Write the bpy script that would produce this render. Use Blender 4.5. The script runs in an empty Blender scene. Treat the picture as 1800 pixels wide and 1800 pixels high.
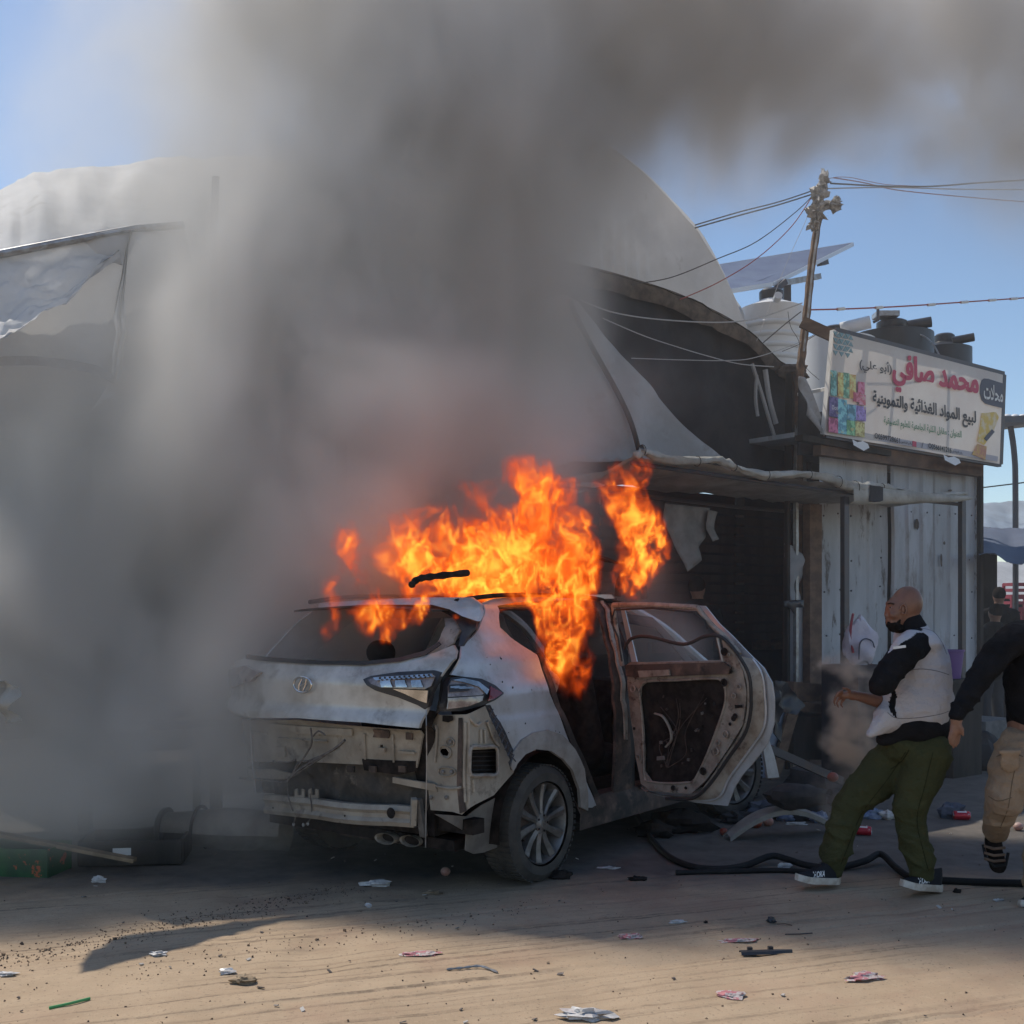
import bpy, math, random
import numpy as np
from mathutils import Vector, Matrix, Euler, noise
from mathutils.geometry import delaunay_2d_cdt
random.seed(7); RNG = np.random.default_rng(11)
R = math.radians
scene = bpy.context.scene
COL = scene.collection

# ------------------------------------------------------------------ camera
CAM_H, FPX, HOR = 1.6, 2000.0, 1075.0        # eye height, focal length in photo pixels, horizon row
cam_data = bpy.data.cameras.new('camera')
cam = bpy.data.objects.new('camera', cam_data); COL.objects.link(cam)
cam.location = (0, 0, CAM_H); cam.rotation_euler = (R(90), 0, 0)
cam_data.sensor_width = 36; cam_data.lens = 40
cam_data.shift_y = (HOR - 900) / 1800
cam_data.clip_end = 3000; cam_data.clip_start = 0.05
scene.camera = cam

# ------------------------------------------------------------------ sky, sun, exposure
SUN_TO = Vector((-0.45, 0.36, 0.82)).normalized()
elev = math.asin(SUN_TO.z); azim = math.atan2(SUN_TO.x, SUN_TO.y)
world = bpy.data.worlds.new('World'); scene.world = world; world.use_nodes = True
wn = world.node_tree
sky = wn.nodes.new('ShaderNodeTexSky'); sky.sky_type = 'NISHITA'; sky.sun_disc = False
sky.sun_elevation = elev; sky.sun_rotation = azim
sky.air_density = 1.0; sky.dust_density = 0.15; sky.ozone_density = 2.5
bg = wn.nodes['Background']; bg.inputs['Strength'].default_value = 0.115
wn.links.new(sky.outputs[0], bg.inputs['Color'])
sun_data = bpy.data.lights.new('sun', 'SUN'); sun_data.energy = 3.3; sun_data.angle = R(0.53)
sun_data.color = (1.0, 0.93, 0.82)
sun = bpy.data.objects.new('sun', sun_data); COL.objects.link(sun)
sun.rotation_euler = SUN_TO.to_track_quat('Z', 'Y').to_euler(); sun.location = SUN_TO * 40
scene.view_settings.view_transform = 'Standard'; scene.view_settings.look = 'None'
scene.view_settings.exposure = 0.25; scene.view_settings.gamma = 1.0
scene.view_settings.use_curve_mapping = False
cy = scene.cycles
cy.use_denoising = True; cy.use_adaptive_sampling = True; cy.adaptive_threshold = 0.02
cy.max_bounces = 8; cy.volume_bounces = 4; cy.transparent_max_bounces = 24
cy.volume_step_rate = 1.6; cy.volume_max_steps = 256
cy.sample_clamp_indirect = 6

# ------------------------------------------------------------------ places
def P(px, py, d):                       # a photograph pixel at distance d
    return Vector(((px - 900) / FPX * d, d, CAM_H - (py - HOR) / FPX * d))
def G(px, py, z=0.0):                   # a pixel on the ground
    d = (CAM_H - z) * FPX / (py - HOR)
    return Vector(((px - 900) / FPX * d, d, z))
MU = Vector((.792, .610, 0)); MN = Vector((-.610, .792, 0))   # along / behind the market front
MANG = math.atan2(.610, .792)
def mk(u, c, z): return MU * u + MN * c + Vector((0, 0, z))
def fac(px, py, c):                     # pixel on the vertical plane c metres back along MN
    r = Vector(((px - 900) / FPX, 1, -(py - HOR) / FPX)); t = c / r.dot(MN)
    p = r * t
    return p.dot(MU), CAM_H + p.z
def fp(px, py, c):
    u, z = fac(px, py, c); return mk(u, c, z)
CA = Vector((.59, .807, 0)).normalized(); CL = Vector((-CA.y, CA.x, 0))
CO = Vector((.2, 6.73, 0)) + CL * .92   # ground under the middle of the car's rear axle
CANG = math.atan2(CA.y, CA.x)
def _hit(px, py, n, off):               # n.(p - CO) = off, in car axes
    r = Vector(((px - 900) / FPX, 1, -(py - HOR) / FPX))
    t = (off + CO.dot(n)) / r.dot(n); p = r * t - CO
    return p.dot(CA), p.dot(CL), CAM_H + p.z

# ------------------------------------------------------------------ mesh helpers
def link(o, parent=None):
    COL.objects.link(o)
    if parent is not None: o.parent = parent
    return o
def tag(o, label=None, cat=None, group=None, kind=None):
    if label: o['label'] = label
    if cat: o['category'] = cat
    if group: o['group'] = group
    if kind: o['kind'] = kind
    return o
def thing(name, label, cat, loc=(0, 0, 0), rz=0, group=None):
    o = bpy.data.objects.new(name, None); o.empty_display_size = .1
    o.location = loc; o.rotation_euler = (0, 0, rz)
    return tag(link(o), label, cat, group)
def copy_tree(o, parent=None):
    c = o.copy(); COL.objects.link(c); c.parent = parent
    for ch in [k for k in COL.objects if k.parent == o]: copy_tree(ch, c)
    return c
class MB:
    def __init__(s): s.v = []; s.f = []
    def add(s, vs, fs):
        b = len(s.v); s.v += [tuple(v) for v in vs]; s.f += [tuple(i + b for i in f) for f in fs]; return s
    def box(s, c, size, rot=None, taper=1):
        hx, hy, hz = size[0] / 2, size[1] / 2, size[2] / 2
        vs = [Vector((x * hx * (taper if z > 0 else 1), y * hy * (taper if z > 0 else 1), z * hz)) for z in (-1, 1) for y in (-1, 1) for x in (-1, 1)]
        if rot is not None: vs = [rot @ v for v in vs]
        c = Vector(c)
        return s.add([v + c for v in vs], [(0, 2, 3, 1), (4, 5, 7, 6), (0, 1, 5, 4), (2, 6, 7, 3), (0, 4, 6, 2), (1, 3, 7, 5)])
    def beam(s, a, b, w, h, up=Vector((0, 0, 1))):
        a, b = Vector(a), Vector(b); d = b - a; L = d.length; d.normalize()
        x = d.cross(up)
        if x.length < 1e-4: x = d.cross(Vector((0, 1, 0)))
        x.normalize(); z = x.cross(d)
        rot = Matrix((x, d, z)).transposed()
        return s.box((a + b) / 2, (w, L, h), rot)
    def tube(s, pts, r, n=8, caps=True, flat=1.0):
        pts = [Vector(p) for p in pts]; k = len(pts)
        rs = [r] * k if not hasattr(r, '__len__') else list(r)
        vs = []; up = None
        for i, p in enumerate(pts):
            t = (pts[min(i + 1, k - 1)] - pts[max(i - 1, 0)])
            t = t.normalized() if t.length > 1e-9 else Vector((0, 0, 1))
            if up is None: up = Vector((0, 0, 1)) if abs(t.z) < .9 else Vector((1, 0, 0))
            x = t.cross(up); x = x.normalized() if x.length > 1e-6 else t.orthogonal().normalized()
            y = x.cross(t); up = y
            vs += [p + (x * math.cos(a) + y * math.sin(a) * flat) * rs[i] for a in [2 * math.pi * j / n for j in range(n)]]
        fs = [(i * n + j, i * n + (j + 1) % n, (i + 1) * n + (j + 1) % n, (i + 1) * n + j) for i in range(k - 1) for j in range(n)]
        if caps: fs += [tuple(range(n - 1, -1, -1)), tuple((k - 1) * n + j for j in range(n))]
        return s.add(vs, fs)
    def lathe(s, prof, n=24, mat=None, arc=2 * math.pi, caps=True):
        k = len(prof); vs = []
        for r, z in prof:
            for j in range(n):
                a = arc * j / n; v = Vector((r * math.cos(a), r * math.sin(a), z))
                vs.append(mat @ v if mat is not None else v)
        fs = [(i * n + j, i * n + (j + 1) % n, (i + 1) * n + (j + 1) % n, (i + 1) * n + j) for i in range(k - 1) for j in range(n)]
        if caps and prof[0][0] > 1e-5: fs.append(tuple(range(n - 1, -1, -1)))
        if caps and prof[-1][0] > 1e-5: fs.append(tuple((k - 1) * n + j for j in range(n)))
        return s.add(vs, fs)
    def ell(s, c, rad, rot=None, n=16, m=10):
        c = Vector(c); vs = []
        for i in range(m + 1):
            th = math.pi * i / m
            for j in range(n):
                a = 2 * math.pi * j / n
                v = Vector((rad[0] * math.sin(th) * math.cos(a), rad[1] * math.sin(th) * math.sin(a), rad[2] * math.cos(th)))
                vs.append((rot @ v if rot is not None else v) + c)
        return s.add(vs, [(i * n + j, (i + 1) * n + j, (i + 1) * n + (j + 1) % n, i * n + (j + 1) % n) for i in range(m) for j in range(n)])
    def cap(s, a, b, ra, rb, n=16, flat=1.0, fd=None):   # tapered capsule
        a, b = Vector(a), Vector(b); d = (b - a); L = max(d.length, 1e-6); d /= L
        pts = []; rs = []
        for i in range(5):
            t = math.pi / 2 * i / 5; pts.append(a - d * ra * math.cos(t)); rs.append(max(ra * math.sin(t), .0005))
        for i in range(7): pts.append(a + d * L * i / 6); rs.append(ra + (rb - ra) * i / 6)
        for i in range(1, 6):
            t = math.pi / 2 * i / 5; pts.append(b + d * rb * math.sin(t)); rs.append(max(rb * math.cos(t), .0005))
        return s.tube(pts, rs, n, True, flat)
    def patch(s, rows):
        m = len(rows[0]); vs = [p for r in rows for p in r]
        return s.add(vs, [(i * m + j, i * m + j + 1, (i + 1) * m + j + 1, (i + 1) * m + j) for i in range(len(rows) - 1) for j in range(m - 1)])
    def prism(s, poly, off):
        poly = [Vector(p) for p in poly]; off = Vector(off); n = len(poly)
        return s.add(poly + [p + off for p in poly], [tuple(range(n - 1, -1, -1)), tuple(range(n, 2 * n))] + [(i, (i + 1) % n, (i + 1) % n + n, i + n) for i in range(n)])
    def build(s, name, m, parent=None, smooth=True, angle=35, weld=False):
        me = bpy.data.meshes.new(name); me.from_pydata(s.v, [], s.f)
        if weld:
            import bmesh
            b = bmesh.new(); b.from_mesh(me); bmesh.ops.remove_doubles(b, verts=b.verts, dist=1e-5)
            bmesh.ops.recalc_face_normals(b, faces=b.faces); b.to_mesh(me); b.free()
        if m is not None: me.materials.append(m)
        if smooth:
            me.shade_smooth()
            if angle: me.set_sharp_from_angle(angle=R(angle))
        o = bpy.data.objects.new(name, me)
        return link(o, parent)

def catmull(pts, n=8, closed=False):
    pts = [Vector(p) for p in pts]; out = []; k = len(pts)
    rng = range(k if closed else k - 1)
    for i in rng:
        if closed: p0, p1, p2, p3 = pts[(i - 1) % k], pts[i], pts[(i + 1) % k], pts[(i + 2) % k]
        else: p0, p1, p2, p3 = pts[max(i - 1, 0)], pts[i], pts[i + 1], pts[min(i + 2, k - 1)]
        for j in range(n):
            t = j / n
            out.append(.5 * ((2 * p1) + (p2 - p0) * t + (2 * p0 - 5 * p1 + 4 * p2 - p3) * t * t + (3 * p1 - p0 - 3 * p2 + p3) * t ** 3))
    if not closed: out.append(pts[-1])
    return out
def inside(p, poly):
    x, y = p[0], p[1]; c = False; j = len(poly) - 1
    for i in range(len(poly)):
        xi, yi = poly[i][0], poly[i][1]; xj, yj = poly[j][0], poly[j][1]
        if (yi > y) != (yj > y) and x < (xj - xi) * (y - yi) / (yj - yi) + xi: c = not c
        j = i
    return c
def resample(poly, step, closed=True):
    out = []; n = len(poly)
    for i in range(n if closed else n - 1):
        a, b = Vector(poly[i][:2]), Vector(poly[(i + 1) % n][:2]); k = max(1, int(math.ceil((b - a).length / step)))
        out += [a + (b - a) * (j / k) for j in range(k)]
    if not closed: out.append(Vector(poly[-1][:2]))
    return out
def panel(name, poly, fn, m, parent=None, holes=(), step=.04, thick=.0, tdir=None, angle=40, smooth=True):
    """a sheet: the 2-D outline, filled with a fine grid and laid on the surface fn(a, b) -> point"""
    polys = [resample(poly, step)] + [resample(h, step) for h in holes]
    vs = []; es = []
    for q in polys:
        b = len(vs); vs += q; es += [(b + i, b + (i + 1) % len(q)) for i in range(len(q))]
    xs = [p.x for p in polys[0]]; ys = [p.y for p in polys[0]]
    segs = [(vs[a], vs[b]) for a, b in es]
    sa = np.array([[a.x, a.y] for a, b in segs]); sb = np.array([[b.x, b.y] for a, b in segs])
    x = min(xs) + step * .5
    row = 0
    while x < max(xs):
        y = min(ys) + step * (.5 if row % 2 else .95); row += 1
        while y < max(ys):
            p = (x, y)
            if inside(p, polys[0]) and not any(inside(p, h) for h in polys[1:]):
                d = np.min(np.hypot(sa[:, 0] - x, sa[:, 1] - y))
                if d > step * .45: vs.append(Vector(p))
            y += step
        x += step * .87
    v2, e2, f2, _, _, _ = delaunay_2d_cdt([Vector((v[0], v[1])) for v in vs], es, [], 1, 1e-6)
    tris = []
    for f in f2:
        c = sum((v2[i] for i in f), Vector((0, 0))) / len(f)
        if inside(c, polys[0]) and not any(inside(c, h) for h in polys[1:]): tris.append(tuple(f))
    p3 = [Vector(fn(v[0], v[1])) for v in v2]
    mb = MB()
    if thick:
        if tdir is None:
            nr = [Vector((0, 0, 0)) for _ in p3]
            for a, b, c in tris:
                k = (p3[b] - p3[a]).cross(p3[c] - p3[a])
                for i in (a, b, c): nr[i] += k
            nr = [n_.normalized() if n_.length > 0 else n_ for n_ in nr]
        else: nr = [Vector(tdir)] * len(p3)
        q3 = [p - n_ * thick for p, n_ in zip(p3, nr)]
        n = len(p3); edge = {}
        for t in tris:
            for i in range(3):
                a, b = t[i], t[(i + 1) % 3]; edge[(a, b)] = 1
        rim = [(a, a + n, b + n, b) for (a, b) in edge if (b, a) not in edge]
        mb.add(p3 + q3, list(tris) + [(c + n, b + n, a + n) for a, b, c in tris] + rim)
    else: mb.add(p3, tris)
    return mb.build(name, m, parent, smooth, angle)
def fbm(p, sc=1.0, oct=3):
    v = 0; a = 1
    for i in range(oct): v += a * noise.noise(Vector(p) * sc * (2 ** i)); a *= .5
    return v
def solid(o, name, vox, it=6, m=None, parent=None, disp=None):
    """fuse overlapping pieces of an object into one continuous skin"""
    md = o.modifiers.new('r', 'REMESH'); md.mode = 'VOXEL'; md.voxel_size = vox; md.use_smooth_shade = True
    if it:
        sm = o.modifiers.new('s', 'SMOOTH'); sm.factor = .5; sm.iterations = it
    dg = bpy.context.evaluated_depsgraph_get(); dg.update()
    me = bpy.data.meshes.new_from_object(o.evaluated_get(dg)); me.name = name
    bpy.data.objects.remove(o)
    if disp:
        n = len(me.vertices); co = np.empty(n * 3); me.vertices.foreach_get('co', co); co = co.reshape(-1, 3)
        nr = np.empty(n * 3); me.vertices.foreach_get('normal', nr); nr = nr.reshape(-1, 3)
        dd = np.array([disp(Vector(c)) for c in co]); co += nr * dd[:, None]
        me.vertices.foreach_set('co', co.ravel()); me.update()
    me.materials.clear(); me.materials.append(m)
    me.shade_smooth()
    return link(bpy.data.objects.new(name, me), parent)

# ------------------------------------------------------------------ materials
MATS = {}
def mat(name, col, rough=.6, metal=0, col2=None, nscale=8, lo=.4, hi=.6, bump=0, bscale=60, col3=None, n3=3, lo3=.55, hi3=.68,
        spec=.5, alpha=1, coat=0, stretch=(1, 1, 1), detail=6, sub=0, trans=0, coord='Object', bdist=.004):
    if name in MATS: return MATS[name]
    m = bpy.data.materials.new(name); m.use_nodes = True; t = m.node_tree; N, K = t.nodes, t.links
    b = N['Principled BSDF']
    b.inputs['Roughness'].default_value = rough; b.inputs['Metallic'].default_value = metal
    b.inputs['Specular IOR Level'].default_value = spec; b.inputs['Coat Weight'].default_value = coat
    b.inputs['Base Color'].default_value = (*col, 1)
    tc = N.new('ShaderNodeTexCoord'); mp = N.new('ShaderNodeMapping'); mp.inputs['Scale'].default_value = stretch
    K.new(tc.outputs[coord], mp.inputs['Vector'])
    def ns(sc, det=detail, rg=.6):
        n = N.new('ShaderNodeTexNoise'); n.inputs['Scale'].default_value = sc; n.inputs['Detail'].default_value = det
        n.inputs['Roughness'].default_value = rg; K.new(mp.outputs[0], n.inputs['Vector']); return n
    cur = None
    def mix(fac_, a, bcol):
        x = N.new('ShaderNodeMix'); x.data_type = 'RGBA'; K.new(fac_, x.inputs[0])
        if isinstance(a, tuple): x.inputs[6].default_value = (*a, 1)
        else: K.new(a, x.inputs[6])
        x.inputs[7].default_value = (*bcol, 1); return x.outputs[2]
    def ramp(n, l, h):
        r = N.new('ShaderNodeMapRange'); r.inputs[1].default_value = l; r.inputs[2].default_value = h; K.new(n.outputs[0], r.inputs[0]); return r.outputs[0]
    if col2 is not None: cur = mix(ramp(ns(nscale), lo, hi), col, col2)
    if col3 is not None: cur = mix(ramp(ns(n3, 8, .7), lo3, hi3), cur if cur is not None else col, col3)
    if cur is not None: K.new(cur, b.inputs['Base Color'])
    if bump:
        bp = N.new('ShaderNodeBump'); bp.inputs['Strength'].default_value = bump; bp.inputs['Distance'].default_value = bdist
        K.new(ns(bscale, 5).outputs[0], bp.inputs['Height']); K.new(bp.outputs[0], b.inputs['Normal'])
    if trans:   # thin cloth lets light through
        tr = N.new('ShaderNodeBsdfTranslucent'); ms = N.new('ShaderNodeMixShader'); ms.inputs[0].default_value = trans
        tr.inputs['Color'].default_value = (*col, 1)
        if cur is not None: K.new(cur, tr.inputs['Color'])
        K.new(b.outputs[0], ms.inputs[1]); K.new(tr.outputs[0], ms.inputs[2]); K.new(ms.outputs[0], N['Material Output'].inputs['Surface'])
    MATS[name] = m; return m
M_tarp = mat('white tarp', (.80, .80, .80), .7, col2=(.68, .68, .68), nscale=1.5, col3=(.36, .34, .31), n3=2.2, lo3=.6, hi3=.8, bump=.4, bscale=9, trans=.42, bdist=.02)
M_tarp_grey = mat('dusty grey tarp', (.42, .43, .45), .75, col2=(.33, .33, .34), nscale=2, col3=(.24, .22, .2), n3=3, lo3=.58, hi3=.75, bump=.5, bscale=10, trans=.08, bdist=.02)
M_awn = mat('awning cloth', (.44, .43, .39), .8, col2=(.31, .295, .26), nscale=4, col3=(.22, .2, .17), n3=6, lo3=.58, hi3=.75, bump=.6, bscale=25, trans=.04, bdist=.01)
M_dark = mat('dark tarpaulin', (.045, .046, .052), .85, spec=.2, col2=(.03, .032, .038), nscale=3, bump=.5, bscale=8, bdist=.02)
M_soot = mat('sooty wood', (.055, .048, .042), .9, spec=.2, col2=(.03, .028, .026), nscale=6, bump=.5, bscale=30, stretch=(1, 1, .2))
M_wood = mat('weathered wood', (.20, .13, .085), .85, col2=(.11, .07, .05), nscale=9, bump=.5, bscale=40, stretch=(.2, 1, 1))
M_woodp = mat('pale wood', (.34, .25, .16), .85, col2=(.22, .16, .1), nscale=12, bump=.4, bscale=60)
M_zinc = mat('painted corrugated sheet', (.42, .44, .48), .55, .1, col2=(.33, .345, .37), nscale=3, col3=(.15, .12, .10), n3=4, lo3=.54, hi3=.72, bump=.3, bscale=20, stretch=(1, 1, .35))
M_zincw = mat('flaking white sheet', (.46, .48, .51), .6, .1, col2=(.36, .375, .40), nscale=4, col3=(.11, .095, .085), n3=7, lo3=.56, hi3=.64, bump=.5, bscale=22, stretch=(1, 1, .3))
M_steel = mat('dark steel', (.09, .09, .10), .5, .6, col2=(.14, .1, .08), nscale=10, lo=.5, hi=.8)
M_galv = mat('galvanised pipe', (.42, .43, .44), .45, .6, col2=(.3, .28, .26), nscale=15)
M_black = mat('black rubber', (.018, .017, .017), .7, spec=.25, col2=(.035, .032, .03), nscale=12, lo=.5, hi=.8)
M_plasb = mat('black plastic', (.03, .03, .035), .4, col2=(.06, .058, .055), nscale=5, lo=.5, hi=.8)
M_tankw = mat('white tank plastic', (.74, .75, .76), .45, col2=(.66, .66, .64), nscale=3, lo=.5, hi=.8)
M_white = mat('white paint', (.75, .75, .74), .5, col2=(.6, .59, .56), nscale=6, lo=.5, hi=.8)
# ------------------------------------------------------------------ numpy value noise
def _lat(seed): return np.random.default_rng(seed).random(4096 * 4).astype(np.float32)
def vn3(x, y, z, seed=0):
    L = _lat(seed); xi = np.floor(x).astype(np.int64); yi = np.floor(y).astype(np.int64); zi = np.floor(z).astype(np.int64)
    fx = x - xi; fy = y - yi; fz = z - zi
    fx = fx * fx * (3 - 2 * fx); fy = fy * fy * (3 - 2 * fy); fz = fz * fz * (3 - 2 * fz)
    def h(a, b, c): return L[((a * 73856093) ^ (b * 19349663) ^ (c * 83492791)) & 16383]
    def lx(b, c): return h(xi, b, c) * (1 - fx) + h(xi + 1, b, c) * fx
    def ly(c): return lx(yi, c) * (1 - fy) + lx(yi + 1, c) * fy
    return ly(zi) * (1 - fz) + ly(zi + 1) * fz
def vn2(x, y, seed=0): return vn3(x, y, np.zeros_like(x) + .37, seed)
def nfbm(x, y, z, oct=4, seed=0, gain=.5):
    v = 0; a = 1; t = 0
    for i in range(oct):
        v = v + a * vn3(x * 2 ** i + 7.3 * i, y * 2 ** i + 3.1 * i, z * 2 ** i, seed + i); t += a; a *= gain
    return v / t

# ------------------------------------------------------------------ ground
def axis(a, b, st, far, k):
    core = np.arange(a, b + st / 2, st); out = np.geomspace(.15, far, k)
    return np.concatenate([a - out[::-1], core, b + out])
gx = axis(-3.3, 3.8, .03, 1500, 34); gy = axis(3.8, 7.5, .0095, 1500, 44)
gx = gx; X2, Y2 = np.meshgrid(gx, gy)
def ground_z(X, Y):
    ca, sa = math.cos(R(20)), math.sin(R(20))
    wob = .12 * (vn2(X * .5, Y * .5, 3) - .5)
    q = -sa * X + ca * Y + wob; s = ca * X + sa * Y
    near = np.clip((7.4 - Y) / 1.0, 0, 1) * np.clip((Y - 2) / 1, 0, 1)
    near = near * np.clip((5 - np.abs(X)) / 1, 0, 1)
    band = np.clip((vn2(q * 2.1, s * .12, 5) - .38) * 4, 0, 1)
    g1 = np.clip((vn2(q * 20, s * .22, 6) - .66) * 7, 0, 1) * np.clip((vn2(q * 1.7, s * .3 + 3, 7) - .35) * 4, 0, 1)
    g2 = np.clip((vn2(q * 9 + 4, s * .15, 16) - .74) * 7, 0, 1)
    foot = np.clip((vn2(X * 3.3, Y * 3.3, 18) - .70) * 6, 0, 1)
    h = -.009 * g1 - .010 * g2 - .012 * foot + .018 * (vn2(X * 1.3, Y * 1.3, 9) - .5) + .008 * (vn2(X * 6, Y * 6, 10) - .5)
    h += .005 * (vn2(X * 23, Y * 23, 12) - .5) + .004 * np.clip(vn2(X * 15 + 50, Y * 15, 13) - .72, 0, 1) * 4
    crumb = np.exp(-((q - (5.55 + .12 * vn2(s * 1.2, s * 0, 15))) / .10) ** 2) * np.clip((1.4 - X) / 1, 0, 1)
    h += .016 * crumb * np.clip(vn2(X * 34, Y * 34, 14) - .45, 0, 1)
    return h * near
Z2 = ground_z(X2, Y2)
nx, ny = len(gx), len(gy)
vv = np.stack([X2, Y2, Z2], -1).reshape(-1, 3)
ii = (np.arange(ny - 1)[:, None] * nx + np.arange(nx - 1)[None, :]).ravel()
ff = np.stack([ii, ii + 1, ii + nx + 1, ii + nx], -1)
me = bpy.data.meshes.new('ground'); me.vertices.add(len(vv)); me.vertices.foreach_set('co', vv.ravel().astype(np.float32))
me.loops.add(ff.size); me.loops.foreach_set('vertex_index', ff.ravel().astype(np.int32))
me.polygons.add(len(ff)); me.polygons.foreach_set('loop_start', np.arange(0, ff.size, 4, dtype=np.int32))
me.update(calc_edges=True); me.shade_smooth()
mg = bpy.data.materials.new('sandy road'); mg.use_nodes = True; t = mg.node_tree; N, K = t.nodes, t.links; b = N['Principled BSDF']
b.inputs['Roughness'].default_value = .95; b.inputs['Specular IOR Level'].default_value = .15
tc = N.new('ShaderNodeTexCoord'); sx = N.new('ShaderNodeSeparateXYZ'); K.new(tc.outputs['Object'], sx.inputs[0])
def nz(sc, det=6, rg=.6, vec=None, dist=0):
    n = N.new('ShaderNodeTexNoise'); n.inputs['Scale'].default_value = sc; n.inputs['Detail'].default_value = det; n.inputs['Roughness'].default_value = rg
    n.inputs['Distortion'].default_value = dist; K.new(vec if vec else tc.outputs['Object'], n.inputs['Vector']); return n.outputs[0]
def mr(v, a, b_, c=0, d=1):
    r = N.new('ShaderNodeMapRange'); r.inputs[1].default_value = a; r.inputs[2].default_value = b_; r.inputs[3].default_value = c; r.inputs[4].default_value = d; K.new(v, r.inputs[0]); return r.outputs[0]
def mxc(f, a, c):
    x = N.new('ShaderNodeMix'); x.data_type = 'RGBA'; K.new(f, x.inputs[0])
    for s, v in ((x.inputs[6], a), (x.inputs[7], c)):
        if isinstance(v, tuple): s.default_value = (*v, 1)
        else: K.new(v, s)
    return x.outputs[2]
def mth(op, a, c):
    x = N.new('ShaderNodeMath'); x.operation = op
    for s, v in ((x.inputs[0], a), (x.inputs[1], c)):
        if isinstance(v, (int, float)): s.default_value = v
        else: K.new(v, s)
    return x.outputs[0]
mrot = N.new('ShaderNodeMapping'); mrot.inputs['Rotation'].default_value = (0, 0, R(-20)); K.new(tc.outputs['Object'], mrot.inputs['Vector'])
def along(sx_, sy_):
    m_ = N.new('ShaderNodeMapping'); m_.inputs['Scale'].default_value = (sx_, sy_, 1); K.new(mrot.outputs[0], m_.inputs['Vector']); return m_.outputs[0]
base = mxc(mr(nz(3), .35, .65), (.48, .36, .245), (.41, .305, .205))
base = mxc(mr(nz(1.0, 8, .65, along(.3, 2.2)), .45, .7, 0, .45), base, (.32, .225, .15))
lines = mth('MULTIPLY', mr(nz(1.0, 3, .5, along(.22, 26)), .54, .62, 0, 1), mr(nz(1.0, 3, .5, along(.35, 1.6)), .42, .56, 0, .85))
lines = mth('MULTIPLY', lines, mr(nz(14, 4, .7), .36, .56, .2, 1))
base = mxc(lines, base, (.20, .15, .105))  # tyre tracks: shading of the grooves painted into the colour as dark lines
base = mxc(mr(nz(1.0, 2, .5, along(.15, 9)), .66, .70, 0, .35), base, (.26, .18, .12))
base = mxc(mr(nz(24, 4), .55, .75, 0, .45), base, (.54, .42, .29))
base = mxc(mr(nz(.9, 4), .52, .66, 0, .6), base, (.36, .235, .165))
base = mxc(mr(nz(60, 3), .60, .70, 0, .6), base, (.16, .12, .09))
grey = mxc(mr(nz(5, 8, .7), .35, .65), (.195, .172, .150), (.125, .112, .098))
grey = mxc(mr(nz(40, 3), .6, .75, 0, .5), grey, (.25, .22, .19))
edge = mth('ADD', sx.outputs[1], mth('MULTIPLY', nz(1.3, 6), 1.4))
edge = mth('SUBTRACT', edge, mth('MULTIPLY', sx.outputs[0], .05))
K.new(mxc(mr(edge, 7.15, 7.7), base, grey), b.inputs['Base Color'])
bp = N.new('ShaderNodeBump'); bp.inputs['Strength'].default_value = .6; bp.inputs['Distance'].default_value = .006; K.new(nz(140, 4), bp.inputs['Height']); K.new(bp.outputs[0], b.inputs['Normal'])
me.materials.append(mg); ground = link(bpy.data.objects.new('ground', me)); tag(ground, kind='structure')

# ------------------------------------------------------------------ big tents behind
def wr(a, b, amp=.03, sc=1.5): return amp * fbm((a * sc, b * sc, 3.3), 1, 3)
def outl(px, c): return [fac(x, y, c) for x, y in px]
HC = 9.3
hall = thing('tent_hall', 'huge rounded white tent with pleated end wall rising behind the smoke', 'tent')
ho = outl([(1318, 760), (1312, 575), (1290, 520), (1265, 465), (1230, 405), (1180, 350), (1130, 300), (1060, 250), (1000, 222), (900, 205), (780, 222), (680, 270), (600, 340), (540, 430), (510, 560), (505, 900), (900, 900), (1250, 800)], HC)
pu0, pu1 = fac(1015, 420, HC)[0], fac(1125, 420, HC)[0]
def hall_f(u, z):
    w = max(0, 1 - abs(u - (pu0 + pu1) / 2) / (pu1 - pu0)) * max(0, min(1, (6.2 - z) / 1.5))
    off = wr(u, z, .06, .6) + (.06 * w * math.sin(u * 34 + .5 * z) + .012 * math.sin(u * 19 + math.sin(z * 2)) * min(1, max(0, (5.8 - z))))
    return mk(u, HC + off, z)
panel('end_wall', ho, hall_f, M_tarp, hall, step=.05, angle=None)
rows = []
arc = catmull([(u, z, 0) for u, z in ho[:15]], 4)
for k in range(10):
    rows.append([mk(p.x + .0, HC + k * .9, p.y + .10 * math.sin(k * 1.1) * 0 - .01 * (k % 2)) for p in arc])
MB().patch(rows).build('vault', M_tarp, hall, angle=None)

left_hall = thing('tent_roof', 'long low white tent roof along the sky with a wooden stub', 'tent')
top = [(-260, 470), (-120, 425), (0, 384), (60, 352), (130, 342), (200, 336), (290, 325), (380, 314), (480, 305), (560, 312), (640, 360)]
bot = [(-260, 560), (-120, 500), (0, 455), (60, 440), (130, 426), (200, 414), (290, 404), (380, 410), (480, 430), (560, 450), (640, 480)]
rows = []
for k in range(26):
    q = k / 25; r_ = []
    for i, ((ax, ay), (bx_, by)) in enumerate(zip(catmull([(x, y, 0) for x, y in top], 5) and [(v.x, v.y) for v in catmull([(x, y, 0) for x, y in top], 6)], [(v.x, v.y) for v in catmull([(x, y, 0) for x, y in bot], 6)])):
        c = 12 - 3.4 * q ** .9
        a_ = fp(ax, ay, 12.0); b_ = fp(bx_, by, 8.6); sag = math.sin(q * math.pi) * .45
        p = a_.lerp(b_, q); p.z += sag * (1 - q * .3) + wr(i * .15, q * 2, .05, 2)
        r_.append(p)
    rows.append(r_)
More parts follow.
